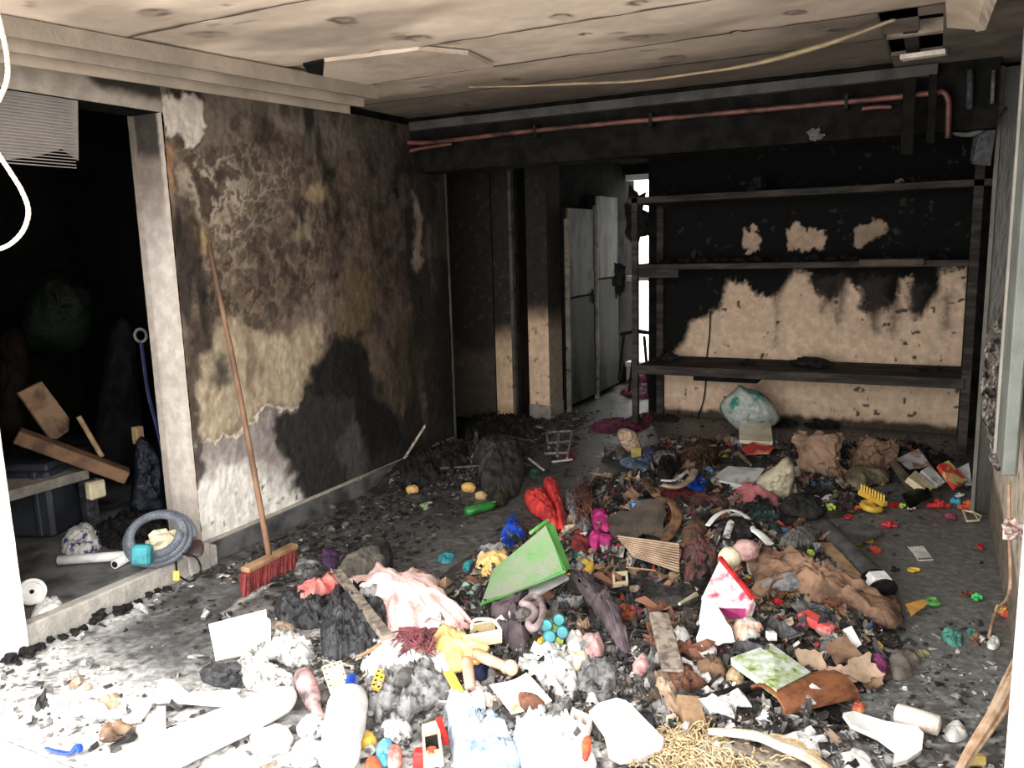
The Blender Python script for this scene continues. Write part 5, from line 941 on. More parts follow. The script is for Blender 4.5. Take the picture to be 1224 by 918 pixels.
hollowbrick('hollow_brick', 'cream toy brick with two square holes left of the white panel', [(684, 845), (708, 856), (703, 872), (680, 860)], 2, M('cream_brick', S(232, 214, 200), S(210, 190, 176), sc=12, soot=.08), lift=.08)
hollowbrick('windowed_toy', 'cream toy panel with stacked square windows at the bottom edge', [(504, 866), (524, 860), (530, 905), (506, 908)], 1, mcream, lift=.07, th=.03)
simple('red_toy_part', 'dark red toy edge along the cream windowed panel', 'toy', beam(G(524, 860, .07), G(533, 888, .05), .02, .02), mredp)
simple('red_toy_block', 'bright red toy block at the foot of the windowed panel', 'toy', boxmesh(G(504, 906, .04), (rt, fw, up), (.05, .05, .05), bev=.006), mredp)
simple('red_toy_block', 'red toy strip right of the bright red block at the bottom', 'toy', boxmesh(G(516, 907, .04), (rt, fw, up), (.025, .05, .06), bev=.004), morg)
blob('turquoise_cloth', 'turquoise printed scrap at the bottom of the heap', 'scrap', [(450, 898), (462, 884), (470, 888), (468, 905), (460, 915), (452, 908)], M('turquoise_print', S(110, 190, 214), S(40, 130, 170), sc=16), h=.03, lift=.02)
blob('red_scroll', 'pink and red rolled wrapper at the bottom beside the turquoise scrap', 'wrapper', [(462, 902), (470, 892), (480, 898), (478, 915), (466, 918)], mpk2, h=.03, lift=.02)
blob('orange_wrap', 'coral wrapper at the very bottom edge left of the turquoise scrap', 'wrapper', [(436, 912), (448, 906), (456, 914), (452, 924), (438, 924)], morg, h=.03, lift=.02)
blob('yellow_scrap', 'yellow burnt foil beside the white bottle base', 'scrap', [(430, 884), (440, 876), (450, 884), (444, 895), (432, 893)], myel, h=.03, lift=.01)
blob('orange_burn', 'orange melted drip on the white papers, left of the white panel', 'plastic', [(697, 884), (704, 880), (707, 890), (702, 905), (696, 902)], morg, h=.015, lift=.07)
blob('burnt_foil', 'small orange-brown burnt foil in the red blotched papers', 'foil', [(620, 830), (640, 832), (650, 840), (636, 848), (622, 842)], mrust, h=.015, lift=.07)

# ------------------------------------------------------------------ centre
t = thing('green_box_lid', G(625, 690), 'dusty bright green plastic box lid tilted on the heap', 'lid')
sheet('lid_face', None, None, [(575, 722, .03), (590, 680, .10), (652, 628, .24), (676, 682, .13)], mgreend, th=.008, lift=.02, amp=.004, fr=5, parent=t)
sheet('lid_side', None, None, [(652, 624, .24), (662, 626, .22), (682, 678, .11), (674, 684, .13)], mgreen, th=.008, lift=.02, amp=.002, parent=t)
newobj('lid_rim', *tube([G(575, 722, .06), G(620, 706, .09), G(676, 683, .155)], .007, n=8, sm=2), mgreen, parent=t); newobj('lid_rim', *tube([G(633, 638, .24), G(643, 630, .26), G(655, 622, .27)], .008, n=8, sm=2), mgreen, parent=t)
blob('blue_container', 'crushed shiny blue plastic container behind the green lid', 'container', [(597, 652), (600, 638), (606, 630), (613, 618), (622, 632), (630, 645), (620, 652), (612, 660), (600, 660)], mblue, h=.10, lift=.01, amp=.02, fr=9, smooth=False)
slab('white_batten', 'white slat showing under the front of the green lid', 'board', [(628, 706), (672, 684), (680, 690), (636, 714)], mw, th=.012, lift=.06)
slab('wood_block', 'small brown wood block below the white slat', 'block', [(645, 712), (658, 704), (663, 712), (650, 722)], mboard, th=.03, lift=.05)
blob('yellow_scrap', 'pale yellow and orange rag left of the green lid', 'rag', [(567, 680), (572, 670), (590, 664), (605, 662), (608, 672), (590, 684), (574, 688)], myc, h=.04, lift=.02)
blob('teal_scrap', 'teal plastic scrap left of the pale yellow rag', 'scrap', [(554, 676), (566, 672), (570, 684), (562, 692), (554, 684)], mteal, h=.025, lift=.01)
blob('teal_scrap', 'small turquoise scrap on the wet floor', 'scrap', [(523, 668), (532, 662), (544, 664), (540, 673), (528, 674)], mteal, h=.02)
blob('mint_scrap', 'pale mint crumpled scrap between the pink cloth and the green lid', 'scrap', [(552, 700), (566, 694), (574, 702), (566, 710), (554, 708)], M('mint', S(150, 190, 160), S(120, 150, 130), sc=14, soot=.2), h=.02, lift=.01)
blob('purple_cloth', 'purple-grey draped cloth left of the studded toy', 'cloth', [(590, 716), (612, 704), (632, 704), (634, 716), (618, 730), (620, 745), (634, 756), (630, 774), (612, 776), (600, 762), (588, 745)], mpur, h=.06, lift=.02, amp=.022, fr=16, st=(1, .3), ang=1.1, rings=9)
blob('purple_cloth', 'long purple-grey draped cloth running right of the green lid', 'cloth', [(678, 684), (692, 686), (712, 696), (728, 715), (740, 738), (750, 762), (752, 776), (740, 772), (724, 750), (706, 726), (692, 706)], mpur, h=.06, lift=.04, amp=.022, fr=18, st=(.35, 1), ang=.9, rings=9)
simple('cloth_ring', 'pinkish-grey knotted cloth ring on the purple cloth', 'ring', tube([G(x, y, .11) for x, y in ((624, 722), (634, 714), (644, 716), (649, 730), (645, 745), (636, 751), (632, 744), (640, 734), (634, 724), (624, 722))], .015, n=8), M('pink_grey', S(172, 150, 152), S(130, 112, 116), sc=10, soot=.12), smooth=True)
charlump('glass_stone', 'grey-white glassy lump inside the knotted cloth ring', G(625, 735, .10), .03, (1, 1, .8), 160, mat=mstone, cat='stone')
t = perforated('studded_toy', 'yellow-green toy block with four round teal wheels', [(650, 744), (668, 738), (674, 760), (656, 765)], 1, 1, M('lime_block', S(196, 206, 92), S(176, 186, 70), sc=12), mlime, th=.03, lift=.08, r=.001)
for ch in [c_ for c_ in t.children if c_.name.startswith('hole')]: bpy.data.objects.remove(ch)
for x, y in ((653, 748), (668, 741), (657, 761), (672, 756)): newobj('wheel', *_lathe(G(x, y, .075), G(x, y, .10), [(0, .024), (.6, .026), (1, .02)], 14, 1), mteal, parent=t, smooth=False)
blob('yellow_scrap', 'dull yellow scrap below the four-wheeled toy', 'scrap', [(640, 768), (650, 762), (654, 772), (644, 778)], myel, h=.02, lift=.04)
for i, (poly, lb) in enumerate((([(627, 594), (640, 588), (650, 592), (662, 612), (668, 630), (660, 634), (650, 622), (634, 610)], 'bright red crumpled cloth in the middle of the heap'), ([(650, 576), (664, 578), (672, 600), (676, 630), (668, 634), (664, 612), (654, 596)], 'red cloth fold right of the bright red cloth'))): blob('red_cloth', lb, 'cloth', poly, mred, h=.08, lift=.03, amp=.022, fr=14, st=(1, .4), ang=.8)
blob('grey_rag', 'grey twisted rag between the red cloth and the magenta flower cloth', 'rag', [(676, 590), (686, 586), (694, 602), (704, 618), (706, 636), (694, 642), (684, 630), (676, 608)], mgrey, h=.06, lift=.02, amp=.03, fr=24)
simple('red_mesh', 'knot of brownish-red netting above the magenta flower cloth', 'netting', join([tube([G(695+rs.uniform(-14, 12), 585+rs.uniform(-14, 12), .10+rs.uniform(0, .03)), G(695+rs.uniform(-8, 14), 600+rs.uniform(-8, 10), .12), G(698+rs.uniform(-10, 10), 615+rs.uniform(-14, 10), .08)], .003, n=5, sm=3) for _ in range(34)]), mrust)
blob('flower_cloth', 'magenta petal-shaped cloth, upper flower', 'cloth', [(706, 620), (708, 610), (716, 612), (722, 608), (725, 618), (732, 626), (728, 634), (718, 632), (712, 634)], mmag, h=.025, lift=.05)
blob('flower_cloth', 'magenta petal-shaped cloth, lower flower', 'cloth', [(704, 640), (714, 634), (720, 642), (732, 644), (730, 652), (718, 652), (712, 656), (705, 650)], mmag, h=.025, lift=.05)
blob('red_rag', 'dark red knotted rag left of the lower magenta flower', 'rag', [(684, 646), (696, 640), (706, 648), (704, 660), (692, 662), (684, 656)], M('dark_red_rag', S(130, 44, 44), S(80, 28, 30), sc=12, soot=.2), h=.04, lift=.02, amp=.02)
sheet('scorched_tray', 'round scorched black board with a brown rim in the middle of the heap', 'board', [(728, 612, .07), (798, 594, .10), (800, 640, .03), (738, 642, .02)], M('scorched_board', S(58, 54, 50), S(86, 74, 62), sc=7, soot=.3), th=.012, lift=.05, amp=.010, ragged=.12, curl=-.01)
simple('tray_edge', 'curved brown rim piece along the right of the scorched board', 'board', tube([G(786, 594, .13), G(804, 602, .12), G(809, 618, .10), (G(802, 636, .08)), G(790, 650, .07)], [.02, .026, .028, .026, .014], n=8, flat=.35), mboard)
t = thing('corrugated_cardboard', G(775, 660), 'ribbed tan corrugated cardboard sheet in the heap', 'cardboard')
cq = [(738, 642, .03), (812, 652, .05), (812, 684, .02), (756, 666, .02)]
sheet('liner', None, None, cq, mcard, th=.004, lift=.05, nx=20, ny=8, amp=.012, fr=8, parent=t)
A_, B_, C_, D_ = [GV(q_, .054) for q_ in cq]
for k in range(11): v = k/10; p_, q_ = A_*(1-v)+D_*v, B_*(1-v)+C_*v; newobj('flute', *beam(p_+[0, 0, .006], q_+[0, 0, .006], .007, .006), mcard, parent=t)
t = thing('small_blue_box', G(766, 606), 'small pale blue and red matchbox on the scorched round board', 'box'); newobj('sleeve', *boxmesh(G(766, 604, .09), (rt, np.cross(up, rt), up), (.095, .05, .03), bev=.003), M('pale_blue', S(120, 170, 220), S(90, 140, 200), sc=14, soot=.06), parent=t); newobj('red_edge', *boxmesh(G(766, 611, .08), (rt, np.cross(up, rt), up), (.055, .04, .02)), mredp, parent=t)
blob('yellow_pepper', 'small yellow lump below the dark red rag', 'lump', [(694, 672), (702, 668), (710, 674), (708, 682), (697, 683)], myel, h=.025, lift=.03)
hollowbrick('square_frame', 'white square plastic frame in the black debris', [(732, 684), (750, 682), (751, 697), (733, 699)], 1, mcream, lift=.06, th=.015)
simple('thin_stick', 'thin pale stick beside the white square frame', 'stick', tube([G(748, 678, .06), G(784, 682, .06)], .004, n=6, sm=0), mpine)
simple('long_bone_stick', 'cream splinter pointing at the fallen red picture box', 'stick', tube([G(812, 722, .07), G(832, 711, .08)], [.006, .012], n=6), mcream)
t = simple('timber_board', 'thin grey-brown timber board standing in the centre right of the heap', 'board', beam(G(788, 734, .10), G(804, 800, .08), .075, .018, jit=.002, seed=9, bev=.003), mwood)
blob('rusty_cloth', 'rust-brown burnt cloth bunched at the foot of the timber board', 'cloth', [(796, 808), (810, 796), (822, 800), (840, 812), (842, 820), (828, 824), (824, 836), (812, 838), (802, 826)], mrust, h=.06, lift=.02, amp=.02)
simple('timber_stub', 'pale charred timber stub below the rust-brown cloth', 'wood', beam(G(822, 836, .05), G(832, 874, .03), .07, .03, jit=.003, seed=9), mpine)
blob('brown_wrap', 'tan burnt wrapping left of the rust-brown cloth', 'wrapping', [(780, 808), (796, 800), (806, 820), (812, 848), (804, 860), (792, 845), (784, 830)], mcard, h=.04, lift=.02, amp=.02)
blob('charred_log', 'grey ashen log end left of the timber stub', 'wood', [(776, 846), (790, 832), (802, 846), (804, 866), (792, 876), (780, 866)], mgrey, h=.05, lift=.01, amp=.02)
blob('orange_rag', 'dark orange burnt rag above the thin timber board', 'rag', [(734, 722), (744, 714), (758, 718), (762, 738), (752, 748), (740, 740)], morg if 0 else M('burnt_orange', S(160, 74, 42), S(70, 44, 32), sc=14, soot=.3), h=.03, lift=.02, amp=.02)

# ------------------------------------------------------------------ right of centre
t = thing('picture_box', G(866, 715), 'upright red and white picture box with flowers printed on it', 'box')
P = np.array([GV(q_) for q_ in ((838, 716, .10), (861, 668, .24), (900, 716, .13), (892, 740, .06), (872, 742, .03))]); V, Fc = prism(P, .035); newobj('front_panel', V, Fc, mcovr, parent=t)
newobj('red_band', *tube([P[1]+[0, 0, .003], (P[1]+P[2])/2+[0, 0, .003], P[2]+[0, 0, .003]], .012, n=6, sm=0), mredp, parent=t); newobj('lower_print', *prism([GV(q_) for q_ in ((853, 726, .09), (866, 728, .10), (892, 728, .10), (890, 738, .075), (872, 740, .05))], .004), mmag, parent=t)
sheet('white_sheet', 'large blank white sheet hanging below the red picture box', 'paper', [(840, 716, .10), (858, 724, .08), (884, 768, .02), (834, 772, .02)], mwc, lift=.04, amp=.012, ragged=.1)
blob('white_lump', 'white crumpled wad beneath the blank white sheet', 'paper', [(824, 778), (840, 768), (856, 776), (850, 792), (834, 794)], mw, h=.05, lift=.02, amp=.02)
blob('wrapper', 'orange-streaked foil wrapper right of the blank white sheet', 'wrapper', [(876, 748), (894, 742), (912, 748), (906, 760), (890, 768), (880, 762)], M('orange_foil', S(226, 170, 140), S(200, 220, 216), sc=16, soot=.25), h=.03, lift=.04)
simple('white_cube', 'little white cube right of the orange-streaked wrapper', 'block', boxmesh(G(922, 760, .05), (rt, fw, up), (.035, .035, .03), bev=.003), mwc)
t = book('thick picture book with a green and yellow splashed cover, bottom right of the heap', [(874, 786), (922, 769), (969, 803), (928, 824)], .03, mcovg, mpage, lift=.09)
blob('brown_paper', 'torn brown paper left of the green and yellow picture book', 'paper', [(832, 796), (846, 786), (864, 792), (866, 808), (850, 814), (836, 808)], mcard2, h=.03, lift=.02, amp=.015)
blob('straw_rag', 'tan fibrous rag under the left corner of the picture book', 'rag', [(868, 806), (876, 796), (890, 812), (886, 828), (872, 826)], mfib, h=.03, lift=.02, amp=.02)
a, b = G(930, 842, .05), G(1018, 822, .05); t = thing('curved_brown_board', (a+b)/2-[0, 0, .05], 'long curved brown board lying below the picture book', 'board')
V = []; Lx = (b-a); sdv = np.cross(Lx/np.linalg.norm(Lx), [0, 0, 1.]); sdv = sdv if sdv@fw > 0 else -sdv; Fc = []
for i in range(2):
    for r_ in (1, .86):
        for k in range(9): th_ = math.pi*(.0+k/8*.95); V.append((a, b)[i]+sdv*(.05-.085*math.cos(th_)*r_)+np.array([0, 0, -.02+.055*math.sin(th_)*r_]))
for k in range(8): Fc += [[k, k+1, 19+k-0, 18+k], [9+k, 27+k, 28+k, 10+k], [k, 9+k, 10+k, k+1], [18+k, 19+k, 28+k, 27+k]]
Fc += [[0, 18, 27, 9], [8, 17, 35, 26]]; newobj('board_shell', V, Fc, M('varnished_wood', S(150, 92, 54), S(100, 58, 36), sc=10, stretch=(1, 1, 4), soot=.16), parent=t, smooth=False)
simple('dark_pipe', 'black charred bar left of the curved brown board', 'bar', tube([G(838, 838, .03), G(880, 826, .05), G(905, 818, .05)], .018, n=8), mblk)
blob('brown_cloth', 'large crumpled tan-brown cloth spread over the right of the heap', 'cloth', [(893, 672), (905, 666), (925, 664), (945, 662), (960, 672), (975, 682), (1000, 690), (1020, 698), (1045, 712), (1062, 728), (1078, 738), (1070, 750), (1050, 742), (1020, 728), (990, 722), (960, 714), (935, 704), (910, 712), (898, 706), (902, 690)], mbr, h=.06, lift=.04, amp=.032, fr=12, rings=11)
blob('brown_cloth', 'small brown cloth flap at the right end of the tan-brown cloth', 'cloth', [(1046, 724), (1060, 714), (1078, 722), (1074, 736), (1060, 742), (1050, 736)], mcard2, h=.03, lift=.03, amp=.015)
charlump('cream_ball', 'cream ball on top of the red picture box', G(872, 667, .22), .05, (1, 1, .95), 170, mat=mcream, cat='ball', amp=.05, n=20, m=12)
charlump('pink_ball', 'dusty pink ball right of the cream ball', G(892, 658, .13), .06, (1, 1, .85), 171, mat=mpinkb, cat='ball', amp=.1, n=20, m=12)
t = thing('grey_tube', G(1020, 670), 'long dark grey round case with a black, white-labelled end', 'case')
newobj('tube_body', *_lathe(G(986, 630, .08), G(1052, 700, .07), [(0, .04), (.03, .052), (.5, .055), (.88, .062), (.97, .062), (1, .04)], 18, .8), M('grey_tube_skin', S(92, 92, 92), S(64, 64, 64), sc=8, soot=.15), parent=t, smooth=True)
newobj('end_cap', *_lathe(G(1043, 692, .075), G(1056, 706, .07), [(0, .067), (1, .067)], 18, .8), mblk, parent=t); newobj('white_label', *_lathe(G(1046, 694, .08), G(1054, 703, .077), [(0, .069), (1, .069)], 6, .82), mwc, parent=t)
newobj('wood_side', *beam(G(987, 654, .05), G(1036, 706, .05), .04, .05), mpine, parent=t)
slab('grey_bag', 'flat grey plastic bag behind the long dark grey case', 'bag', [(998, 630), (1010, 624), (1040, 626), (1054, 634), (1040, 642), (1015, 648)], M('grey_bag_film', S(112, 112, 112), S(80, 80, 82), sc=8, soot=.15), th=.02, lift=.05)
blob('grey_folded_sheet', 'grey folded card left of the long dark grey case', 'card', [(930, 650), (940, 640), (955, 634), (965, 626), (976, 636), (976, 648), (955, 652)], M('grey_card', S(120, 120, 116), S(84, 86, 84), sc=8, soot=.12), h=.03, lift=.05, corner=True, amp=.006, smooth=False)
for i, (pp, r_, m_) in enumerate((([(846, 628), (858, 615), (875, 610), (892, 618), (902, 636)], .014, mwc), ([(868, 642), (874, 624), (884, 612)], .018, msw), ([(902, 634), (910, 640), (920, 650)], .022, mwc))):
    simple('curved_strip', ('white burnt curved strip arching over the debris', 'short sooty white curved strip under the arching strip', 'white strip end right of the arching strip')[i], 'strip', tube([G(x, y, .10) for x, y in pp], r_, n=7, flat=.35), m_)
charlump('dark_bowl', 'black and brown melted bowl under the arching white strip', G(884, 632, .06), .085, (1.3, 1, .6), 173, mat=mblk, cat='bowl', amp=.2)
t = thing('paper_stack', G(1010, 755), 'fanned stack of burnt papers and magazines right of the red box', 'paper')
for k in range(9):
    x = k*6.2; newobj('sheet', *prism([GV(q_) for q_ in ((944+x, 722+k*1.2, .07-.004*k), (956+x, 718+k*1.4, .075-.004*k), (1004+x*.75, 768-k*.3, .055-.003*k), (996+x*.7, 774-k*.4, .05-.003*k))], .004), (mgrey, mcoverw, msw, mcard2, mpage, mgrey, mcoverw, mdk, mcard)[k], parent=t)
simple('red_case', 'battered red plastic case in the right of the heap', 'case', beam(G(958, 734, .06), G(996, 754, .05), .065, .035, jit=.002, bev=.006), mpk2 if 0 else M('faded_red', S(214, 66, 64), S(226, 150, 146), sc=16, lo=.55, hi=.66, soot=.1))
for i, (poly, lb) in enumerate((([(952, 776, .03), (985, 778, .03), (988, 802, .0), (956, 800, .0)], 'square light cardboard piece right of the picture book'), ([(985, 770, .03), (1010, 758, .05), (1034, 786, .03), (1000, 796, .02)], 'grey-brown torn cardboard piece behind the cardboard flaps'), ([(998, 800, .04), (1036, 780, .05), (1056, 808, .02), (1030, 816, .01)], 'creased tan cardboard flap at the right end of the cardboard'), ([(1028, 812, .01), (1056, 806, .02), (1056, 818, .0), (1038, 824, .0)], 'curled cardboard edge under the creased tan flap'), ([(986, 798, .03), (1004, 795, .03), (1030, 812, .01), (1008, 818, .0)], 'small tan cardboard flap in front of the creased flap'))): sheet('cardboard_piece', lb, 'cardboard', poly, (mcard, mcard2, mcard, mcard2, mcard)[i], lift=.04, ragged=.1, curl=.006)
simple('white_corner', 'small white folded card leaning on the grey-brown cardboard', 'card', prism([G(1008, 752, .09), G(1018, 748, .10), G(1030, 770, .07), G(1022, 776, .06)], .004), mwc)
blob('magenta_ball', 'magenta patterned round pouch right of the cardboard', 'pouch', [(1038, 786), (1048, 778), (1060, 792), (1060, 804), (1052, 808), (1042, 796)], M('magenta_print', S(160, 70, 130), S(110, 40, 90), sc=26, soot=.14), h=.05, lift=.01, amp=.006)
blob('grey_ball_cloth', 'grey bunched cloth bag at the right edge of the heap', 'cloth', [(1062, 790), (1068, 780), (1085, 778), (1098, 786), (1100, 798), (1088, 810), (1070, 812)], M('sooty_beige_cloth', S(124, 118, 108), S(84, 80, 76), sc=10, soot=.2), h=.08, lift=.0, amp=.01)
slab('orange_card', 'orange-yellow card near the green toy on the right floor', 'card', [(1083, 722, .02), (1104, 716, .01), (1110, 721, .0), (1090, 736, .0)], M('orange_card', S(216, 156, 60), S(190, 130, 50), sc=9), th=.004, lift=.04)
def smallbits():
    Bt = [('green_toy', 'bright green toy piece right of the orange-yellow card', 'toy', [(1106, 722), (1116, 715), (1127, 722), (1122, 730), (1110, 728)], mgreen, .03), ('green_toy', 'green crumpled toy piece near the right wall', 'toy', [(1159, 716), (1167, 710), (1176, 714), (1175, 722), (1162, 723)], M('bright_green', S(60, 190, 90), S(40, 150, 70), sc=12), .03), ('red_yellow_toy', 'yellow and red toy piece at the foot of the right wall', 'toy', [(1188, 732), (1195, 728), (1207, 735), (1204, 742), (1194, 740)], M('yellow_red', S(236, 200, 60), S(226, 80, 70), sc=14, lo=.48, hi=.52), .025),
          ('brown_scrap', 'flat brown-red scrap left of the green toy by the wall', 'scrap', [(1146, 710), (1155, 706), (1164, 709), (1158, 714)], mrust, .008), ('teal_cloth', 'teal crumpled cloth on the ashy floor at the right', 'cloth', [(1126, 756), (1138, 752), (1150, 760), (1150, 772), (1140, 773), (1128, 766)], M('teal_cloth', S(70, 150, 136), S(60, 110, 104), sc=14, soot=.14), .02), ('teal_cloth', 'small teal scrap right of the teal cloth', 'cloth', [(1154, 756), (1162, 752), (1168, 758), (1160, 764)], M('teal_dull', S(66, 130, 120), S(50, 90, 84), sc=14, soot=.2), .01),
          ('brown_scrap', 'brown scrap right of the teal cloth', 'scrap', [(1160, 764), (1166, 756), (1174, 762), (1172, 772), (1164, 772)], mcard2, .02), ('yellow_toy', 'round yellow toy piece alone on the wet floor', 'toy', [(1085, 682), (1092, 679), (1100, 682), (1099, 690), (1087, 689)], myel, .022), ('red_toy', 'bright red toy piece near the back of the wet floor', 'toy', [(1053, 632), (1062, 625), (1072, 627), (1070, 633), (1058, 637)], mredp, .03), ('red_toy', 'dark red flat toy piece beside the yellow dustpan toy', 'toy', [(1039, 659), (1046, 656), (1053, 659), (1051, 665), (1042, 664)], morg, .02),
          ('yellow_dustpan', 'yellow plastic scoop on the grey bag', 'toy', [(1024, 642), (1034, 640), (1044, 644), (1046, 652), (1036, 655), (1027, 652)], myel, .05), ('yellow_toy', 'small yellow piece left of the yellow scoop', 'toy', [(1020, 650), (1026, 648), (1031, 653), (1026, 657), (1021, 655)], myel, .02), ('pink_toy', 'pink-red toy lying by itself at the back of the floor', 'toy', [(1129, 620), (1134, 616), (1141, 619), (1138, 624), (1131, 624)], M('pink_red', S(190, 60, 90), S(150, 40, 70), sc=12), .025), ('red_cup', 'red round cup against the foot of the right wall', 'toy', [(1168, 655), (1172, 648), (1178, 650), (1180, 660), (1174, 664), (1168, 661)], mredp, .05),
          ('lime_toy', 'lime oval piece in the black debris', 'toy', [(983, 609), (990, 605), (1000, 607), (1001, 612), (990, 614)], mlime, .025), ('lime_toy', 'lime square piece right of the cream ball', 'toy', [(964, 660), (970, 658), (975, 664), (970, 668), (964, 665)], mlime, .03), ('blue_toy', 'small blue block left of the long dark grey case', 'toy', [(991, 665), (1000, 663), (1006, 669), (998, 673)], mblue, .02), ('blue_net', 'dark blue netting below the lime square piece', 'net', [(967, 672), (978, 668), (984, 678), (974, 684), (966, 680)], mnavy, .02),
          ('green_triangle', 'green triangle piece left of the black tube end', 'toy', [(1031, 697), (1042, 695), (1042, 708)], mgreen if 0 else M('sea_green', S(70, 170, 110), S(50, 130, 80), sc=12), .02), ('yellow_toy', 'short yellow block above the yellow comb toy', 'toy', [(1044, 578), (1050, 575), (1058, 577), (1057, 583), (1046, 584)], myel, .035), ('yellow_bar', 'long yellow bar below the yellow comb toy', 'toy', [(1026, 611), (1056, 606), (1058, 612), (1028, 616)], myel, .02), ('red_toy', 'red-orange piece left of the yellow bar', 'toy', [(1020, 608), (1027, 603), (1030, 610), (1024, 614)], morg, .03),
          ('teal_toy', 'small turquoise piece over the yellow bar', 'toy', [(1031, 606), (1036, 602), (1041, 606), (1037, 609)], mteal, .025), ('red_toy', 'crimson piece in front of the lime oval piece', 'toy', [(1009, 620), (1015, 614), (1022, 618), (1018, 625), (1011, 624)], mredp, .03), ('lime_toy', 'lime leaf-shaped piece at the front of the toy cluster', 'toy', [(1072, 608), (1078, 602), (1084, 601), (1082, 610), (1076, 613)], mlime, .03), ('red_toy', 'red cube at the right of the yellow comb toy', 'toy', [(1062, 606), (1068, 601), (1074, 604), (1072, 610), (1065, 611)], mredp, .03),
          ('white_toy', 'pale yellow-white claw by the lime leaf piece', 'toy', [(1084, 611), (1090, 608), (1093, 602), (1094, 612), (1088, 615)], mcream, .02), ('red_toy', 'long red-brown toy strip at the back of the wet floor', 'toy', [(1108, 607), (1120, 605), (1134, 607), (1130, 613), (1114, 613)], mredp, .025), ('blue_cube', 'sky blue and white cube in the right toy cluster', 'toy', [(1136, 600), (1142, 596), (1148, 599), (1146, 607), (1138, 607)], M('sky_blue', S(60, 190, 220), S(40, 150, 190), sc=12), .035), ('white_toy', 'white flat plate above the sky blue cube', 'toy', [(1140, 592), (1152, 591), (1153, 596), (1144, 597)], mw, .03),
          ('red_toy', 'orange-red pile piece behind the white triangle frame', 'toy', [(1146, 608), (1156, 602), (1168, 606), (1170, 614), (1158, 614), (1148, 614)], morg, .035), ('cream_toy', 'small cream knob left of the sky blue cube', 'toy', [(1120, 602), (1125, 599), (1128, 603), (1124, 607)], mcream, .03), ('green_toy', 'small green cap behind the lime oval piece', 'toy', [(995, 589), (999, 586), (1003, 589), (1000, 592)], mgreen, .025), ('grey_wing', 'grey-white wing-shaped plastic piece behind the lime oval', 'plastic', [(964, 596), (975, 592), (984, 596), (996, 594), (986, 600), (974, 601)], mgrey if 0 else mw, .015),
          ('pear', 'yellow-tan pear on the black floor in the left middle', 'fruit', [(487, 590), (492, 586), (500, 587), (498, 592), (490, 592)], M('tan_fruit', S(206, 160, 90), S(170, 120, 70), sc=12), .02), ('pear', 'yellow round fruit left of the dark heap foot', 'fruit', [(554, 588), (558, 582), (564, 583), (566, 589), (560, 592)], M('yellow_fruit', S(214, 170, 84), S(180, 130, 60), sc=12), .04), ('pear', 'tan lumpy fruit over the dark green bar', 'fruit', [(568, 596), (574, 592), (582, 595), (580, 599), (571, 599)], M('tan_lump', S(196, 166, 110), S(150, 120, 80), sc=12), .02),
          ('yellow_scrap', 'small yellow scrap at the foot of the big charred mound', 'scrap', [(583, 586), (588, 582), (592, 585), (588, 590)], myc, .02), ('green_scrap', 'small green scrap on the wet ashy floor', 'scrap', [(500, 606), (508, 602), (514, 606), (508, 610)], mgreend, .01), ('red_wad', 'dark red wad in the black debris behind the red cloth', 'rag', [(671, 546), (678, 539), (686, 542), (688, 549), (678, 553)], M('dull_red', S(130, 48, 46), S(90, 30, 32), sc=12, soot=.1), .04), ('green_scrap', 'dark teal scrap left of the red cloth', 'scrap', [(633, 566), (638, 561), (644, 565), (640, 572), (634, 571)], M('dark_teal', S(40, 100, 84), S(28, 70, 60), sc=12), .03),
          ('red_scrap', 'red wrapper in the ash right of the curved brown board', 'wrapper', [(1018, 844), (1024, 838), (1032, 842), (1034, 850), (1026, 854), (1019, 850)], M('red_foil', S(206, 60, 56), S(226, 150, 90), sc=20, soot=.1), .03), ('tan_scrap', 'small tan wad above the grey folded card', 'scrap', [(948, 628), (956, 620), (964, 620), (962, 630), (954, 632)], mcard2, .03), ('red_scrap', 'short red strip under the tan-brown cloth', 'scrap', [(923, 718), (930, 716), (937, 721), (932, 724)], mredp, .02), ('pink_scrap', 'coral tab at the right edge of the corrugated cardboard', 'scrap', [(804, 662), (810, 656), (817, 662), (814, 668)], mpk2, .02),
          ('yellow_scrap', 'amber scrap under the cardboard, near the magenta pouch', 'scrap', [(1045, 772), (1050, 767), (1056, 772), (1052, 777)], myel, .01), ('leaf_scrap', 'olive leaf-like scrap right of the grey bunched cloth', 'scrap', [(1092, 782), (1100, 779), (1112, 782), (1106, 786)], M('olive', S(140, 140, 90), S(100, 100, 64), sc=12), .008)]
    vv = 0
    for n_, l_, c_, p_, m_, h_ in Bt:
        lf_ = .02 if heap1(*G(p_[0][0], p_[0][1])[:2]) > .02 else .0
        if c_ == 'fruit':
            q_ = np.mean([G(a_, b_, lf_) for a_, b_ in p_], 0); r_ = .5*np.linalg.norm(G(p_[0][0], p_[0][1], lf_)-G(p_[2][0], p_[2][1], lf_)); charlump(n_, l_, off(q_, 0, 0, r_*.5), r_, (1.15, .9, .8), vv, mat=m_, cat=c_, amp=.12); vv += 1; continue
        if c_ != 'toy': blob(n_, l_, c_, p_, m_, h=h_, lift=lf_, amp=.009, fr=34, rings=5, smooth=False); continue
        q_ = np.mean([G(a_, b_, lf_) for a_, b_ in p_], 0); xs = [a_ for a_, b_ in p_]; w_ = (max(xs)-min(xs))*np.linalg.norm(q_-O)/F; an = rs.uniform(0, 3.1); ti = rs.uniform(-.4, .4)
        Rm = np.array(Matrix.Rotation(an, 3, 'Z') @ Matrix.Rotation(ti, 3, 'X')); ax_ = [Rm[:, 0], Rm[:, 1], Rm[:, 2]]; t_ = thing(n_, q_, l_, c_); vv += 1; k_ = vv % 3
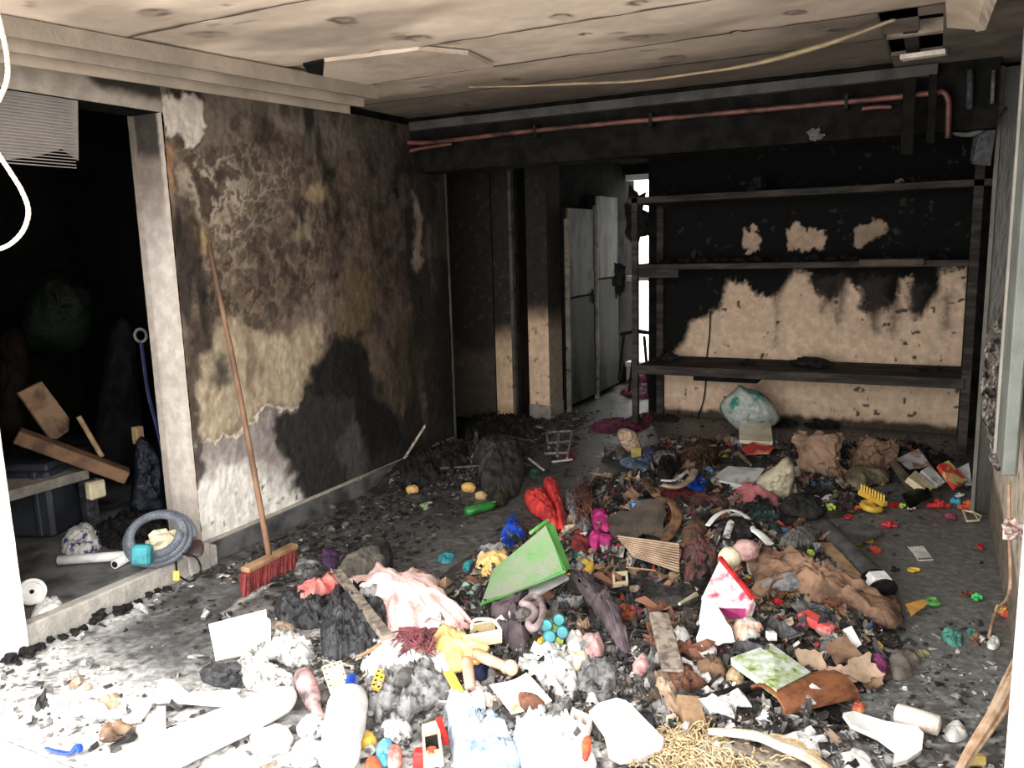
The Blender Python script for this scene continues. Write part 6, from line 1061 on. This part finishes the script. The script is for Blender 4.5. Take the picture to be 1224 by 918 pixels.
        if k_ == 0:
            hh_ = w_*.35; newobj('brick_body', *boxmesh(q_+ax_[2]*hh_*.6, ax_, (w_*.8, w_*.5, hh_), bev=w_*.03), m_, parent=t_)
            for i_ in (-1, 1):
                for j_ in (-1, 1): s_ = q_+ax_[2]*hh_*1.08+ax_[0]*i_*w_*.2+ax_[1]*j_*w_*.12; newobj('stud', *_lathe(s_, s_+ax_[2]*w_*.10, [(0, w_*.08), (1, w_*.08)], 10, 1), m_, parent=t_)
        elif k_ == 1:
            arc = [q_+ax_[0]*math.cos(u_)*w_*.38+ax_[1]*math.sin(u_)*w_*.3+np.array([0, 0, w_*.18]) for u_ in np.linspace(0, 4.4, 9)]; newobj('curved_part', *tube(arc, w_*.11, n=8, sm=2), m_, parent=t_, smooth=True); newobj('flat_part', *boxmesh(q_+[0, 0, w_*.14], ax_, (w_*.55, w_*.28, w_*.12), bev=w_*.03), m_, parent=t_)
        else:
            newobj('cross_arm', *boxmesh(q_+[0, 0, w_*.16], ax_, (w_*.9, w_*.26, w_*.2), bev=w_*.04), m_, parent=t_); newobj('cross_arm', *boxmesh(q_+[0, 0, w_*.2], (ax_[1], ax_[2], ax_[0]), (w_*.6, w_*.26, w_*.24), bev=w_*.04), m_, parent=t_); newobj('knob', *sphere(q_+ax_[2]*w_*.3, w_*.15, 10, 7), m_, parent=t_)
smallbits()
t = thing('domino_plate', G(1100, 660), 'white slotted plate lying flat on the wet floor', 'plate'); A_, B_, C_, D_ = [G(x, y, .012) for x, y in ((1085, 652), (1103, 651), (1116, 668), (1098, 669))]
for k in range(5): v0 = (k+.12)/5; v1 = (k+.88)/5; newobj('bar', *prism([A_*(1-v0)+B_*v0, A_*(1-v1)+B_*v1, D_*(1-v1)+C_*v1, D_*(1-v0)+C_*v0], .008), mwc, parent=t)
newobj('end_bar', *prism([A_, B_, B_*.9+C_*.1, A_*.9+D_*.1], .009), mwc, parent=t); newobj('end_bar', *prism([D_*.9+A_*.1, C_*.9+B_*.1, C_, D_], .009), mwc, parent=t)
t = thing('yellow_comb_toy', G(1040, 595), 'yellow comb-toothed toy track at the back right of the heap', 'toy'); a, b = G(1028, 588, .06), G(1058, 603, .05); newobj('rail', *beam(a, b, .04, .03, bev=.004), myel, parent=t)
for k in range(9): p_ = a+(b-a)*(k+.5)/9; newobj('tooth', *boxmesh(p_+[0, 0, .03], I3, (.010, .03, .05)), myel, parent=t)
t = thing('white_triangle_frame', G(1162, 614), 'white triangular lattice toy by the foot of the right post', 'toy'); P = [G(x, y, .02) for x, y in ((1151, 610), (1163, 612), (1173, 617), (1170, 622), (1156, 623))]
for k in range(5): newobj('rod', *tube([P[k], P[(k+1) % 5]], .006, n=6, sm=0), mcream, parent=t)
for k in (0, 1): newobj('rod', *tube([P[k], P[4-k]], .005, n=6, sm=0), mcream, parent=t)

# ------------------------------------------------------------------ back of the heap: books, bags, boxes
def bk(label, quad, th, c, lift=.05): return book(label, quad, th, c, mpage, lift=lift, group='books in the debris')
bk('thick book with a mottled grey-white cover in front of the paper bags', [(850, 572, .04), (870, 557, .05), (914, 560, .05), (898, 582, .03)], .07, mcoverw)
bk('open-leaning book with cream pages showing, left of the grey books by the post', [(1086, 570, .10), (1094, 562, .11), (1117, 582, .04), (1110, 588, .03)], .04, mpage)
bk('thin grey-white book in the fan of books by the right post', [(1102, 562, .10), (1112, 556, .11), (1130, 576, .04), (1122, 580, .03)], .03, mcoverw)
bk('bright red and yellow book leaning by the right post', [(1122, 555, .12), (1134, 550, .13), (1156, 574, .04), (1142, 582, .03)], .03, M('red_yellow_cover', S(214, 50, 36), S(214, 190, 110), sc=9, lo=.48, hi=.54, soot=.08))
bk('olive burnt book left of the cream-paged book', [(1064, 552, .08), (1070, 548, .09), (1094, 578, .04), (1086, 584, .03)], .03, M('olive_cover', S(110, 104, 80), S(84, 78, 60), sc=9, soot=.2))
slab('white_card', 'blank white card standing at the right post', 'card', [(1144, 560, .10), (1158, 553, .12), (1162, 580, .02), (1154, 580, .02)], mwc, th=.004)
sheet('printed_leaflet', 'grey and brown printed leaflet behind the fan of books', 'paper', [(1070, 548, .06), (1098, 536, .10), (1112, 556, .05), (1088, 562, .04)], M('leaflet', S(180, 178, 180), S(150, 110, 80), sc=12, lo=.5, hi=.58, soot=.15), lift=.04)
sheet('dark_green_net', 'dark green mesh in front of the fan of books', 'net', [(1078, 590, .05), (1104, 580, .05), (1116, 594, .03), (1088, 606, .02)], mbag, lift=.04, amp=.02)
cb_ = G(978, 572); crumpled_box('paper_bag', 'crumpled brown paper bag standing at the back of the heap', 'bag', cb_+[0, .02, .14], (np.array([.97, -.2, .06]), np.array([.2, .97, 0]), np.array([-.1, 0, 1])), (.27, .16, .30), M('paper_bag', S(150, 120, 96), S(118, 92, 72), sc=7, soot=.08), amp=.05)
cb_ = G(1044, 566); crumpled_box('paper_bag', 'folded brown paper bag right of the standing bag', 'bag', cb_+[0, .02, .11], (np.array([.9, .3, -.25]), np.array([-.3, .9, 0]), np.array([.3, 0, .9])), (.22, .14, .24), M('paper_bag_dark', S(124, 96, 74), S(92, 70, 54), sc=7, soot=.1), amp=.05)
slab('cardboard_piece', 'tan cardboard corner on the folded brown paper bag', 'cardboard', [(1038, 532, .14), (1046, 527, .15), (1060, 540, .12), (1054, 544, .11)], mcard, th=.006)
blob('beige_cloth', 'beige lumpy cushion in front of the folded paper bag', 'cushion', [(1010, 568), (1020, 562), (1042, 561), (1060, 564), (1063, 574), (1045, 578), (1030, 582), (1014, 578)], M('beige_cushion', S(128, 116, 92), S(100, 90, 70), sc=8, soot=.08), h=.06, lift=.03, amp=.01)
standing('shopping_bag', 'knotted teal and white plastic shopping bag against the back wall', 'bag', [(860, 488), (866, 476), (878, 466), (884, 460), (892, 464), (908, 468), (922, 480), (932, 498), (930, 506), (915, 512), (890, 516), (874, 508)], (896, 516), mtealw, th=.15, amp=.03, fr=17)
slab('white_box', 'small white box lid in front of the shopping bag', 'box', [(884, 506, .12), (921, 505, .12), (924, 528, .02), (884, 526, .02)], mwc if 0 else M('cream_box', S(222, 210, 184), S(200, 186, 158), sc=6), th=.03, lift=.05)
slab('red_folder', 'red folder with black edge below the white box lid', 'folder', [(886, 535), (900, 528), (926, 534), (920, 541), (894, 542)], M('red_folder', S(200, 56, 46), S(220, 150, 110), sc=9, lo=.55, hi=.62), th=.012, lift=.07)
simple('pencil', 'thin wooden rod left of the red folder', 'stick', beam(G(882, 540, .06), G(897, 556, .05), .02, .015), mpine)
standing('folded_rag', 'pale folded cloth standing right of the grey-white book', 'cloth', [(906, 590), (905, 572), (925, 558), (942, 545), (950, 560), (948, 585), (940, 594), (920, 596)], (928, 594), M('pale_olive_cloth', S(176, 166, 140), S(120, 112, 94), sc=8, soot=.12), th=.07, amp=.025, fr=20)
blob('rose_cloth', 'faded rose striped cloth in front of the pale folded cloth', 'cloth', [(872, 590), (895, 582), (915, 582), (930, 592), (930, 604), (915, 600), (895, 598), (878, 598)], M('rose', S(176, 96, 100), S(130, 70, 76), sc=9, soot=.12), h=.05, lift=.03, amp=.02, fr=18, st=(.4, 1))
for i, (pp, m_, r_, lb) in enumerate((([(792, 580), (810, 582), (826, 572), (830, 562)], mcard, .022, 'tan curved sole-shaped board behind the scorched board'), ([(790, 574), (806, 574), (820, 564)], mcoverw, .014, 'thin grey curved strip over the tan curved board'), ([(772, 574), (776, 582), (784, 592)], mboard, .026, 'brown oval board left of the tan curved board'), ([(706, 565), (730, 570)], mpine, .014, 'short yellow-tan wood strip behind the heap top'), ([(812, 540), (836, 534), (856, 532)], mboard, .02, 'brown curved strip over the dark brown boots'))):
    simple('curved_board', lb, 'board', tube([G(x, y, .12) for x, y in pp], r_, n=8, flat=.45), m_)
blob('brown_boot', 'dark brown crumpled boot pile left of the back books', 'shoe', [(814, 548), (826, 536), (845, 532), (858, 542), (856, 558), (845, 568), (828, 564), (816, 558)], M('dark_leather', S(84, 62, 46), S(54, 40, 30), sc=9, soot=.1), h=.09, lift=.02, amp=.03)
blob('black_shoe', 'black shoe on the grey curved strip', 'shoe', [(786, 562), (790, 550), (800, 548), (808, 560), (802, 570), (790, 570)], mblk, h=.06, lift=.06)
blob('blue_cloth', 'blue cloth right of the tan curved board', 'cloth', [(818, 582), (826, 570), (838, 572), (850, 582), (846, 590), (826, 590)], mnavy if 0 else mblue, h=.04, lift=.02, amp=.02)
standing('torn_carton', 'torn tan carton end at the foot of the shelf post', 'carton', [(738, 516), (748, 512), (762, 520), (765, 538), (752, 540), (742, 530)], (750, 545), mcard, th=.05, amp=.02, smooth=False)
slab('yellow_card', 'small yellow card in front of the torn tan carton', 'card', [(754, 536, .06), (766, 535, .06), (766, 544, .03), (755, 546, .03)], M('yellow_card', S(220, 200, 96), S(190, 170, 70), sc=8), th=.01, lift=.05)
blob('grey_clothes', 'blue-grey cloth behind the yellow card', 'cloth', [(740, 552), (755, 546), (780, 552), (778, 560), (758, 560)], M('blue_grey', S(90, 110, 128), S(60, 72, 84), sc=8, soot=.15), h=.03, lift=.04)
blob('grey_clothes', 'grey card pieces between the carton and the boots', 'card', [(780, 548), (790, 540), (806, 542), (808, 552), (792, 556)], mgrey, h=.03, lift=.05)
blob('purple_scrap', 'purple patterned scrap right of the small yellow card', 'scrap', [(768, 538), (778, 536), (784, 546), (776, 552), (768, 548)], M('purple_print', S(96, 70, 110), S(60, 80, 110), sc=16), h=.03, lift=.05)
blob('magenta_cloth', 'dusty magenta cloth along the back floor left of the shelf post', 'cloth', [(708, 508), (730, 504), (752, 504), (776, 496), (782, 502), (770, 514), (745, 518), (715, 518)], mmagd, h=.04, lift=.0, amp=.02)
blob('magenta_cloth', 'dusty magenta cloth in the passage behind the shelf post', 'cloth', [(742, 470), (760, 462), (782, 464), (784, 474), (760, 478)], mmagd, h=.06, lift=.0, amp=.02)
blob('white_foil', 'crumpled silver-white foil left of the torn carton', 'foil', [(722, 540), (730, 532), (742, 538), (748, 546), (736, 548)], mfoil, h=.03, lift=.04)
t = thing('wire_rack', G(666, 535), 'bent pale metal rack lying on the black heap before the beige column', 'rack')
for p_ in (((652, 517), (684, 515)), ((655, 530), (682, 527)), ((651, 542), (680, 541)), ((684, 515), (678, 548)), ((653, 517), (656, 535)), ((668, 516), (666, 545))): newobj('rod', *tube([G(p_[0][0], p_[0][1], .09), G(p_[1][0], p_[1][1], .09)], .009, n=6, sm=0), mstone if 0 else mgrey, parent=t)
simple('metal_strip', 'pale metal strip lying in the black heap left of the red wad', 'strip', beam(G(632, 548, .06), G(650, 562, .06), .015, .008), mcoverw)
simple('metal_strip', 'pale metal strip in front of the bent rack', 'strip', beam(G(660, 552, .06), G(684, 549, .06), .02, .008), mcoverw)
blob('charred_mound', 'big rounded charcoal-grey charred cushion in the left back of the heap', 'cushion', [(566, 552), (570, 540), (585, 533), (605, 534), (622, 545), (626, 565), (622, 585), (600, 596), (580, 590), (572, 572)], M('charred_cushion', S(62, 60, 58), S(42, 41, 40), sc=12, soot=.1, bump=.8), h=.13, lift=.02, amp=.03, fr=12)
blob('charred_mound', 'black burnt heap of fabric against the wall return', 'cloth', [(545, 515), (570, 505), (600, 503), (640, 508), (640, 522), (600, 530), (560, 532)], mblk, h=.10, lift=.01, amp=.04)
blob('charred_mound', 'low black burnt pile along the left wall', 'cloth', [(476, 568), (496, 552), (526, 540), (555, 538), (560, 560), (530, 575), (495, 582)], mblk, h=.07, lift=.01, amp=.045, fr=16)
blob('black_bag', 'black round burnt bag left of the red cloth', 'bag', [(582, 580), (592, 572), (606, 576), (610, 592), (600, 604), (586, 598)], M('burnt_bag', S(58, 54, 40), S(30, 29, 27), sc=16), h=.06, lift=.02, amp=.015)
simple('green_bottle', 'dark green bottle lying on the black floor', 'bottle', _lathe(G(556, 612, .03), G(592, 602, .04), [(0, .02), (.05, .036), (.8, .036), (1, .024)], 14, .8), M('green_glass', S(40, 120, 44), S(24, 84, 30), sc=9, rough=.25), smooth=True)
for i, (a_, b_, w) in enumerate((((483, 548), (508, 508), .03), ((470, 560), (510, 532), .025), ((520, 560), (575, 556), .02), ((600, 520), (640, 528), .02), ((400, 590), (430, 572), .05), ((690, 600), (716, 560), .01), ((560, 530), (545, 548), .02), ((420, 600), (398, 606), .04))):
    simple('charred_stick', ('charred stick leaning on the left wall at the back', 'black stick below the leaning charred stick', 'thin grey charred stick in front of the charred cushion', 'charred lath by the beige column', 'sooty plank end at the left wall base', 'thin pale rod above the magenta flower', 'short black stick left of the charred fabric', 'grey plank stub on the floor by the left wall')[i], 'stick', beam(G(*a_, .06), G(*b_, .10 if i else .30), w, w*.5, jit=.002, seed=i), (mwood, mblk, mdk, mdk, mwood, mcard, mblk, mdk)[i])
blob('patchwork_cloth', 'dark multicoloured printed cloth in the centre of the heap', 'cloth', [(818, 600), (840, 590), (865, 596), (872, 610), (850, 614), (826, 612)], mmult, h=.04, lift=.02, amp=.02)
blob('patchwork_cloth', 'dark red and grey printed clothing below the brown flap', 'cloth', [(815, 655), (832, 644), (852, 650), (858, 672), (845, 690), (824, 700), (815, 680)], mmult, h=.05, lift=.02, amp=.02)
blob('brown_flap', 'dark brown leather flap right of the scorched round board', 'leather', [(814, 640), (822, 628), (838, 622), (846, 630), (834, 646), (820, 652)], M('brown_leather', S(92, 66, 50), S(64, 46, 36), sc=8, soot=.1), h=.04, lift=.06, amp=.008)
blob('teal_dark_cloth', 'dark teal and white cloth behind the arching white strip', 'cloth', [(895, 612), (915, 606), (932, 620), (936, 640), (920, 640), (905, 628)], M('dark_teal_cloth', S(44, 64, 60), S(130, 130, 126), sc=16, lo=.55, hi=.64, soot=.14), h=.05, lift=.02, amp=.02)
blob('rubber_roll', 'black ribbed rubber roll in front of the standing paper bag', 'rubber', [(930, 606), (945, 596), (975, 598), (988, 608), (975, 618), (945, 616)], M('black_rubber', S(36, 37, 36), S(52, 52, 50), sc=12), h=.07, lift=.02, amp=.015)
blob('red_dark_cloth', 'dark red cloth spread behind the scorched round board', 'cloth', [(786, 594), (800, 584), (822, 586), (840, 594), (826, 600), (800, 600)], M('wine_cloth', S(110, 40, 44), S(70, 28, 32), sc=10, soot=.2), h=.03, lift=.04)
for i, (x, y, r_) in enumerate(((800, 500, .05), (940, 508, .06), (985, 510, .07), (1035, 508, .08), (1070, 504, .12), (1110, 512, .09), (1140, 516, .06), (905, 506, .05))): charlump('char_pile', 'black char pile in the row at the foot of the beige back wall', off(PZ(x, y), 0, -.06, r_*.35), r_, (1.8, .8, .7), 300+i, group='char along the back wall')
# ------------------------------------------------------------------ front right
slab('foam_board', 'large white rounded plastic shell at the bottom right', 'panel', [(1008, 852, .05), (1020, 850, .05), (1060, 862, .05), (1096, 868, .05), (1104, 876, .04), (1102, 896, .02), (1085, 908, .01), (1068, 912, .0), (1070, 895, .01), (1050, 880, .02), (1018, 866, .04)], mwc, th=.02, lift=.03)
t = simple('white_roll', 'white and tan roll behind the large white shell', 'roll', _lathe(G(1070, 852, .04), G(1124, 868, .04), [(0, .025), (.03, .036), (.5, .038), (.97, .036), (1, .02)], 14, .85), M('white_tan', S(238, 232, 220), S(206, 160, 96), sc=9, lo=.56, hi=.66, soot=.06), smooth=True)
blob('crumpled_paper', 'white crumpled paper at the right below the white and tan roll', 'paper', [(1126, 874), (1138, 864), (1152, 870), (1156, 882), (1142, 888), (1130, 884)], mw, h=.04, amp=.015)
blob('white_lump', 'white foam lump at the bottom edge right of centre', 'foam', [(1000, 908), (1016, 900), (1036, 904), (1046, 920), (1010, 930)], mw, h=.04, amp=.01)
slab('white_card', 'tan and white burnt card in the ash left of the white shell', 'card', [(984, 870), (994, 872), (1012, 890), (1004, 894)], mcard, th=.006, lift=.02)
blob('foam_block', 'white foam block with dark specks inside the fibre pile', 'foam', [(832, 900), (842, 886), (864, 884), (878, 892), (872, 912), (850, 924), (834, 918)], M('speckled_foam', S(238, 236, 232), S(220, 218, 214), sc=10, soot=.22, ssc=30), h=.05, lift=.01, amp=.015)
simple('arched_strip', 'long pale arched edging strip across the bottom right', 'strip', tube([G(x, y, .07) for x, y in ((846, 874), (875, 876), (905, 880), (935, 892), (965, 905), (990, 922), (1000, 935))], [.014, .02, .022, .024, .024, .024, .02], n=8, flat=.5), M('pale_edging', S(226, 212, 190), S(186, 152, 108), sc=9, soot=.08))
simple('orange_edging', 'orange-tan foam edging behind the pale arched strip', 'strip', tube([G(x, y, .03) for x, y in ((920, 880), (945, 886), (966, 896), (980, 906))], .018, n=7, flat=.6), mfib)
simple('grey_board', 'sooty grey board under the pale arched strip', 'board', beam(G(876, 890, .04), G(980, 924, .02), .07, .015, jit=.003), mwood)
fb = []
for _ in range(900):
    x, y = rs.gauss(812, 26), rs.gauss(892, 12)
    if rs.random() < .35: x, y = rs.gauss(850, 34), rs.gauss(912, 7)
    p_ = G(x, y, .02+rs.random()*.035); a_ = rs.uniform(0, 6.28); l_ = rs.uniform(.008, .022); d_ = np.array([math.cos(a_), math.sin(a_), rs.uniform(-.8, .8)])*l_; fb.append(tube([p_-d_, p_+d_*.2+[0, 0, l_*.4], p_+d_], .0028, n=4, sm=0))
newobj('fibre_pile', *join(fb), mfib, label='pile of tan wood-wool fibres at the bottom of the picture', cat='fibre', kind='stuff')
bp = [(1140, 935), (1156, 905), (1172, 878), (1190, 850), (1208, 815), (1226, 780)]
t = thing('dry_branch', G(1185, 860), 'peeled pale branch bundle leaning at the lower right corner', 'branch')
for k, (dx, r_) in enumerate(((0, .017), (5, .009), (-6, .007), (9, .006))): newobj('stem', *tube([G(x+dx*(.5+i*.25), y+rs.uniform(-2, 2), .03+.035*i) for i, (x, y) in enumerate(bp)], [r_*.8, r_, r_*.8], n=8), M('peeled_wood', S(206, 176, 146), S(170, 130, 98), sc=14, soot=.08), parent=t)
simple('yellow_sponge', 'yellow sponge under the pale branch bundle', 'sponge', boxmesh(G(1166, 908, .02), (rt, fw, up), (.055, .03, .03), bev=.005), M('sponge', S(226, 200, 110), S(206, 176, 80), sc=20))
# right wall: foil insulation, hanging cord
standing('foil_insulation', 'crumpled sooty foil insulation stuffed behind the right door post', 'insulation', [(1188, 385), (1200, 372), (1207, 400), (1206, 450), (1204, 505), (1202, 555), (1190, 560), (1182, 520), (1178, 460), (1180, 410)], None, mfoil, th=.045, amp=.03, fr=20, plane=((.31, 4.72, 1.0), (-.62, -.78, 0)), smooth=False)
simple('thin_rope', 'thin tan cord hanging down the right wall to the floor', 'cord', tube([PX(1206, 580, .30), PX(1206, 630, .30), PX(1208, 690, .30), PX(1204, 715, .30), PX(1192, 728, .30), G(1186, 745, .03), G(1182, 762, .01)], .006, n=6), mpine if 0 else M('cord', S(196, 160, 132), S(160, 120, 96), sc=12))
blob('knotted_end', 'frayed white tuft at the bottom of the tan cord', 'tuft', [(1180, 768), (1188, 762), (1196, 768), (1192, 776), (1182, 776)], mw, h=.02)
charlump('frayed_knot', 'white and red frayed knot on the tan cord at the right edge', PX(1212, 632, .29), .035, (1, 1.4, .8), 190, mat=M('frayed', S(214, 200, 192), S(140, 80, 70), sc=30), cat='knot', amp=.8)
# single pale papers in the front
for i, poly in enumerate(([(355, 868), (372, 858), (392, 866), (388, 880), (362, 882)], [(225, 868), (245, 860), (262, 868), (250, 878), (232, 878)], [(455, 868), (470, 860), (492, 868), (488, 886), (466, 888)], [(560, 836), (580, 830), (600, 842), (590, 852)], [(640, 860), (660, 848), (676, 856), (664, 872)], [(800, 760), (812, 752), (826, 760), (820, 772), (806, 770)], [(830, 752), (846, 742), (862, 750), (852, 762)], [(300, 880), (330, 870), (350, 880), (340, 898), (310, 896)], [(350, 895), (380, 885), (400, 898), (385, 912), (355, 910)], [(900, 862), (915, 855), (935, 862), (922, 872)], [(385, 742), (395, 736), (404, 744), (396, 752)], [(300, 755), (318, 750), (326, 758), (312, 764)])):
    blob('crumpled_paper', ('soot-smeared white paper wad left of the sooty bottle', 'soot-smeared paper wad beside the long white wrap', 'white paper wad at the base of the grey charred sheet', 'white paper wad right of the bent white card', 'grey-white wad left of the hollow cream brick', 'small white wad right of the thin timber board top', 'pale wad at the left edge of the blank white sheet', 'dirty paper wad on the white floor below the long wrap', 'dirty paper wad left of the white bottle base', 'grey-white wad in the ash below the curved brown board', 'small white wad in the dark melted mass', 'small white wad at the right of the foam box side')[i], 'paper', poly, (msw, mw)[i % 2], h=.03, lift=.015, amp=.018)
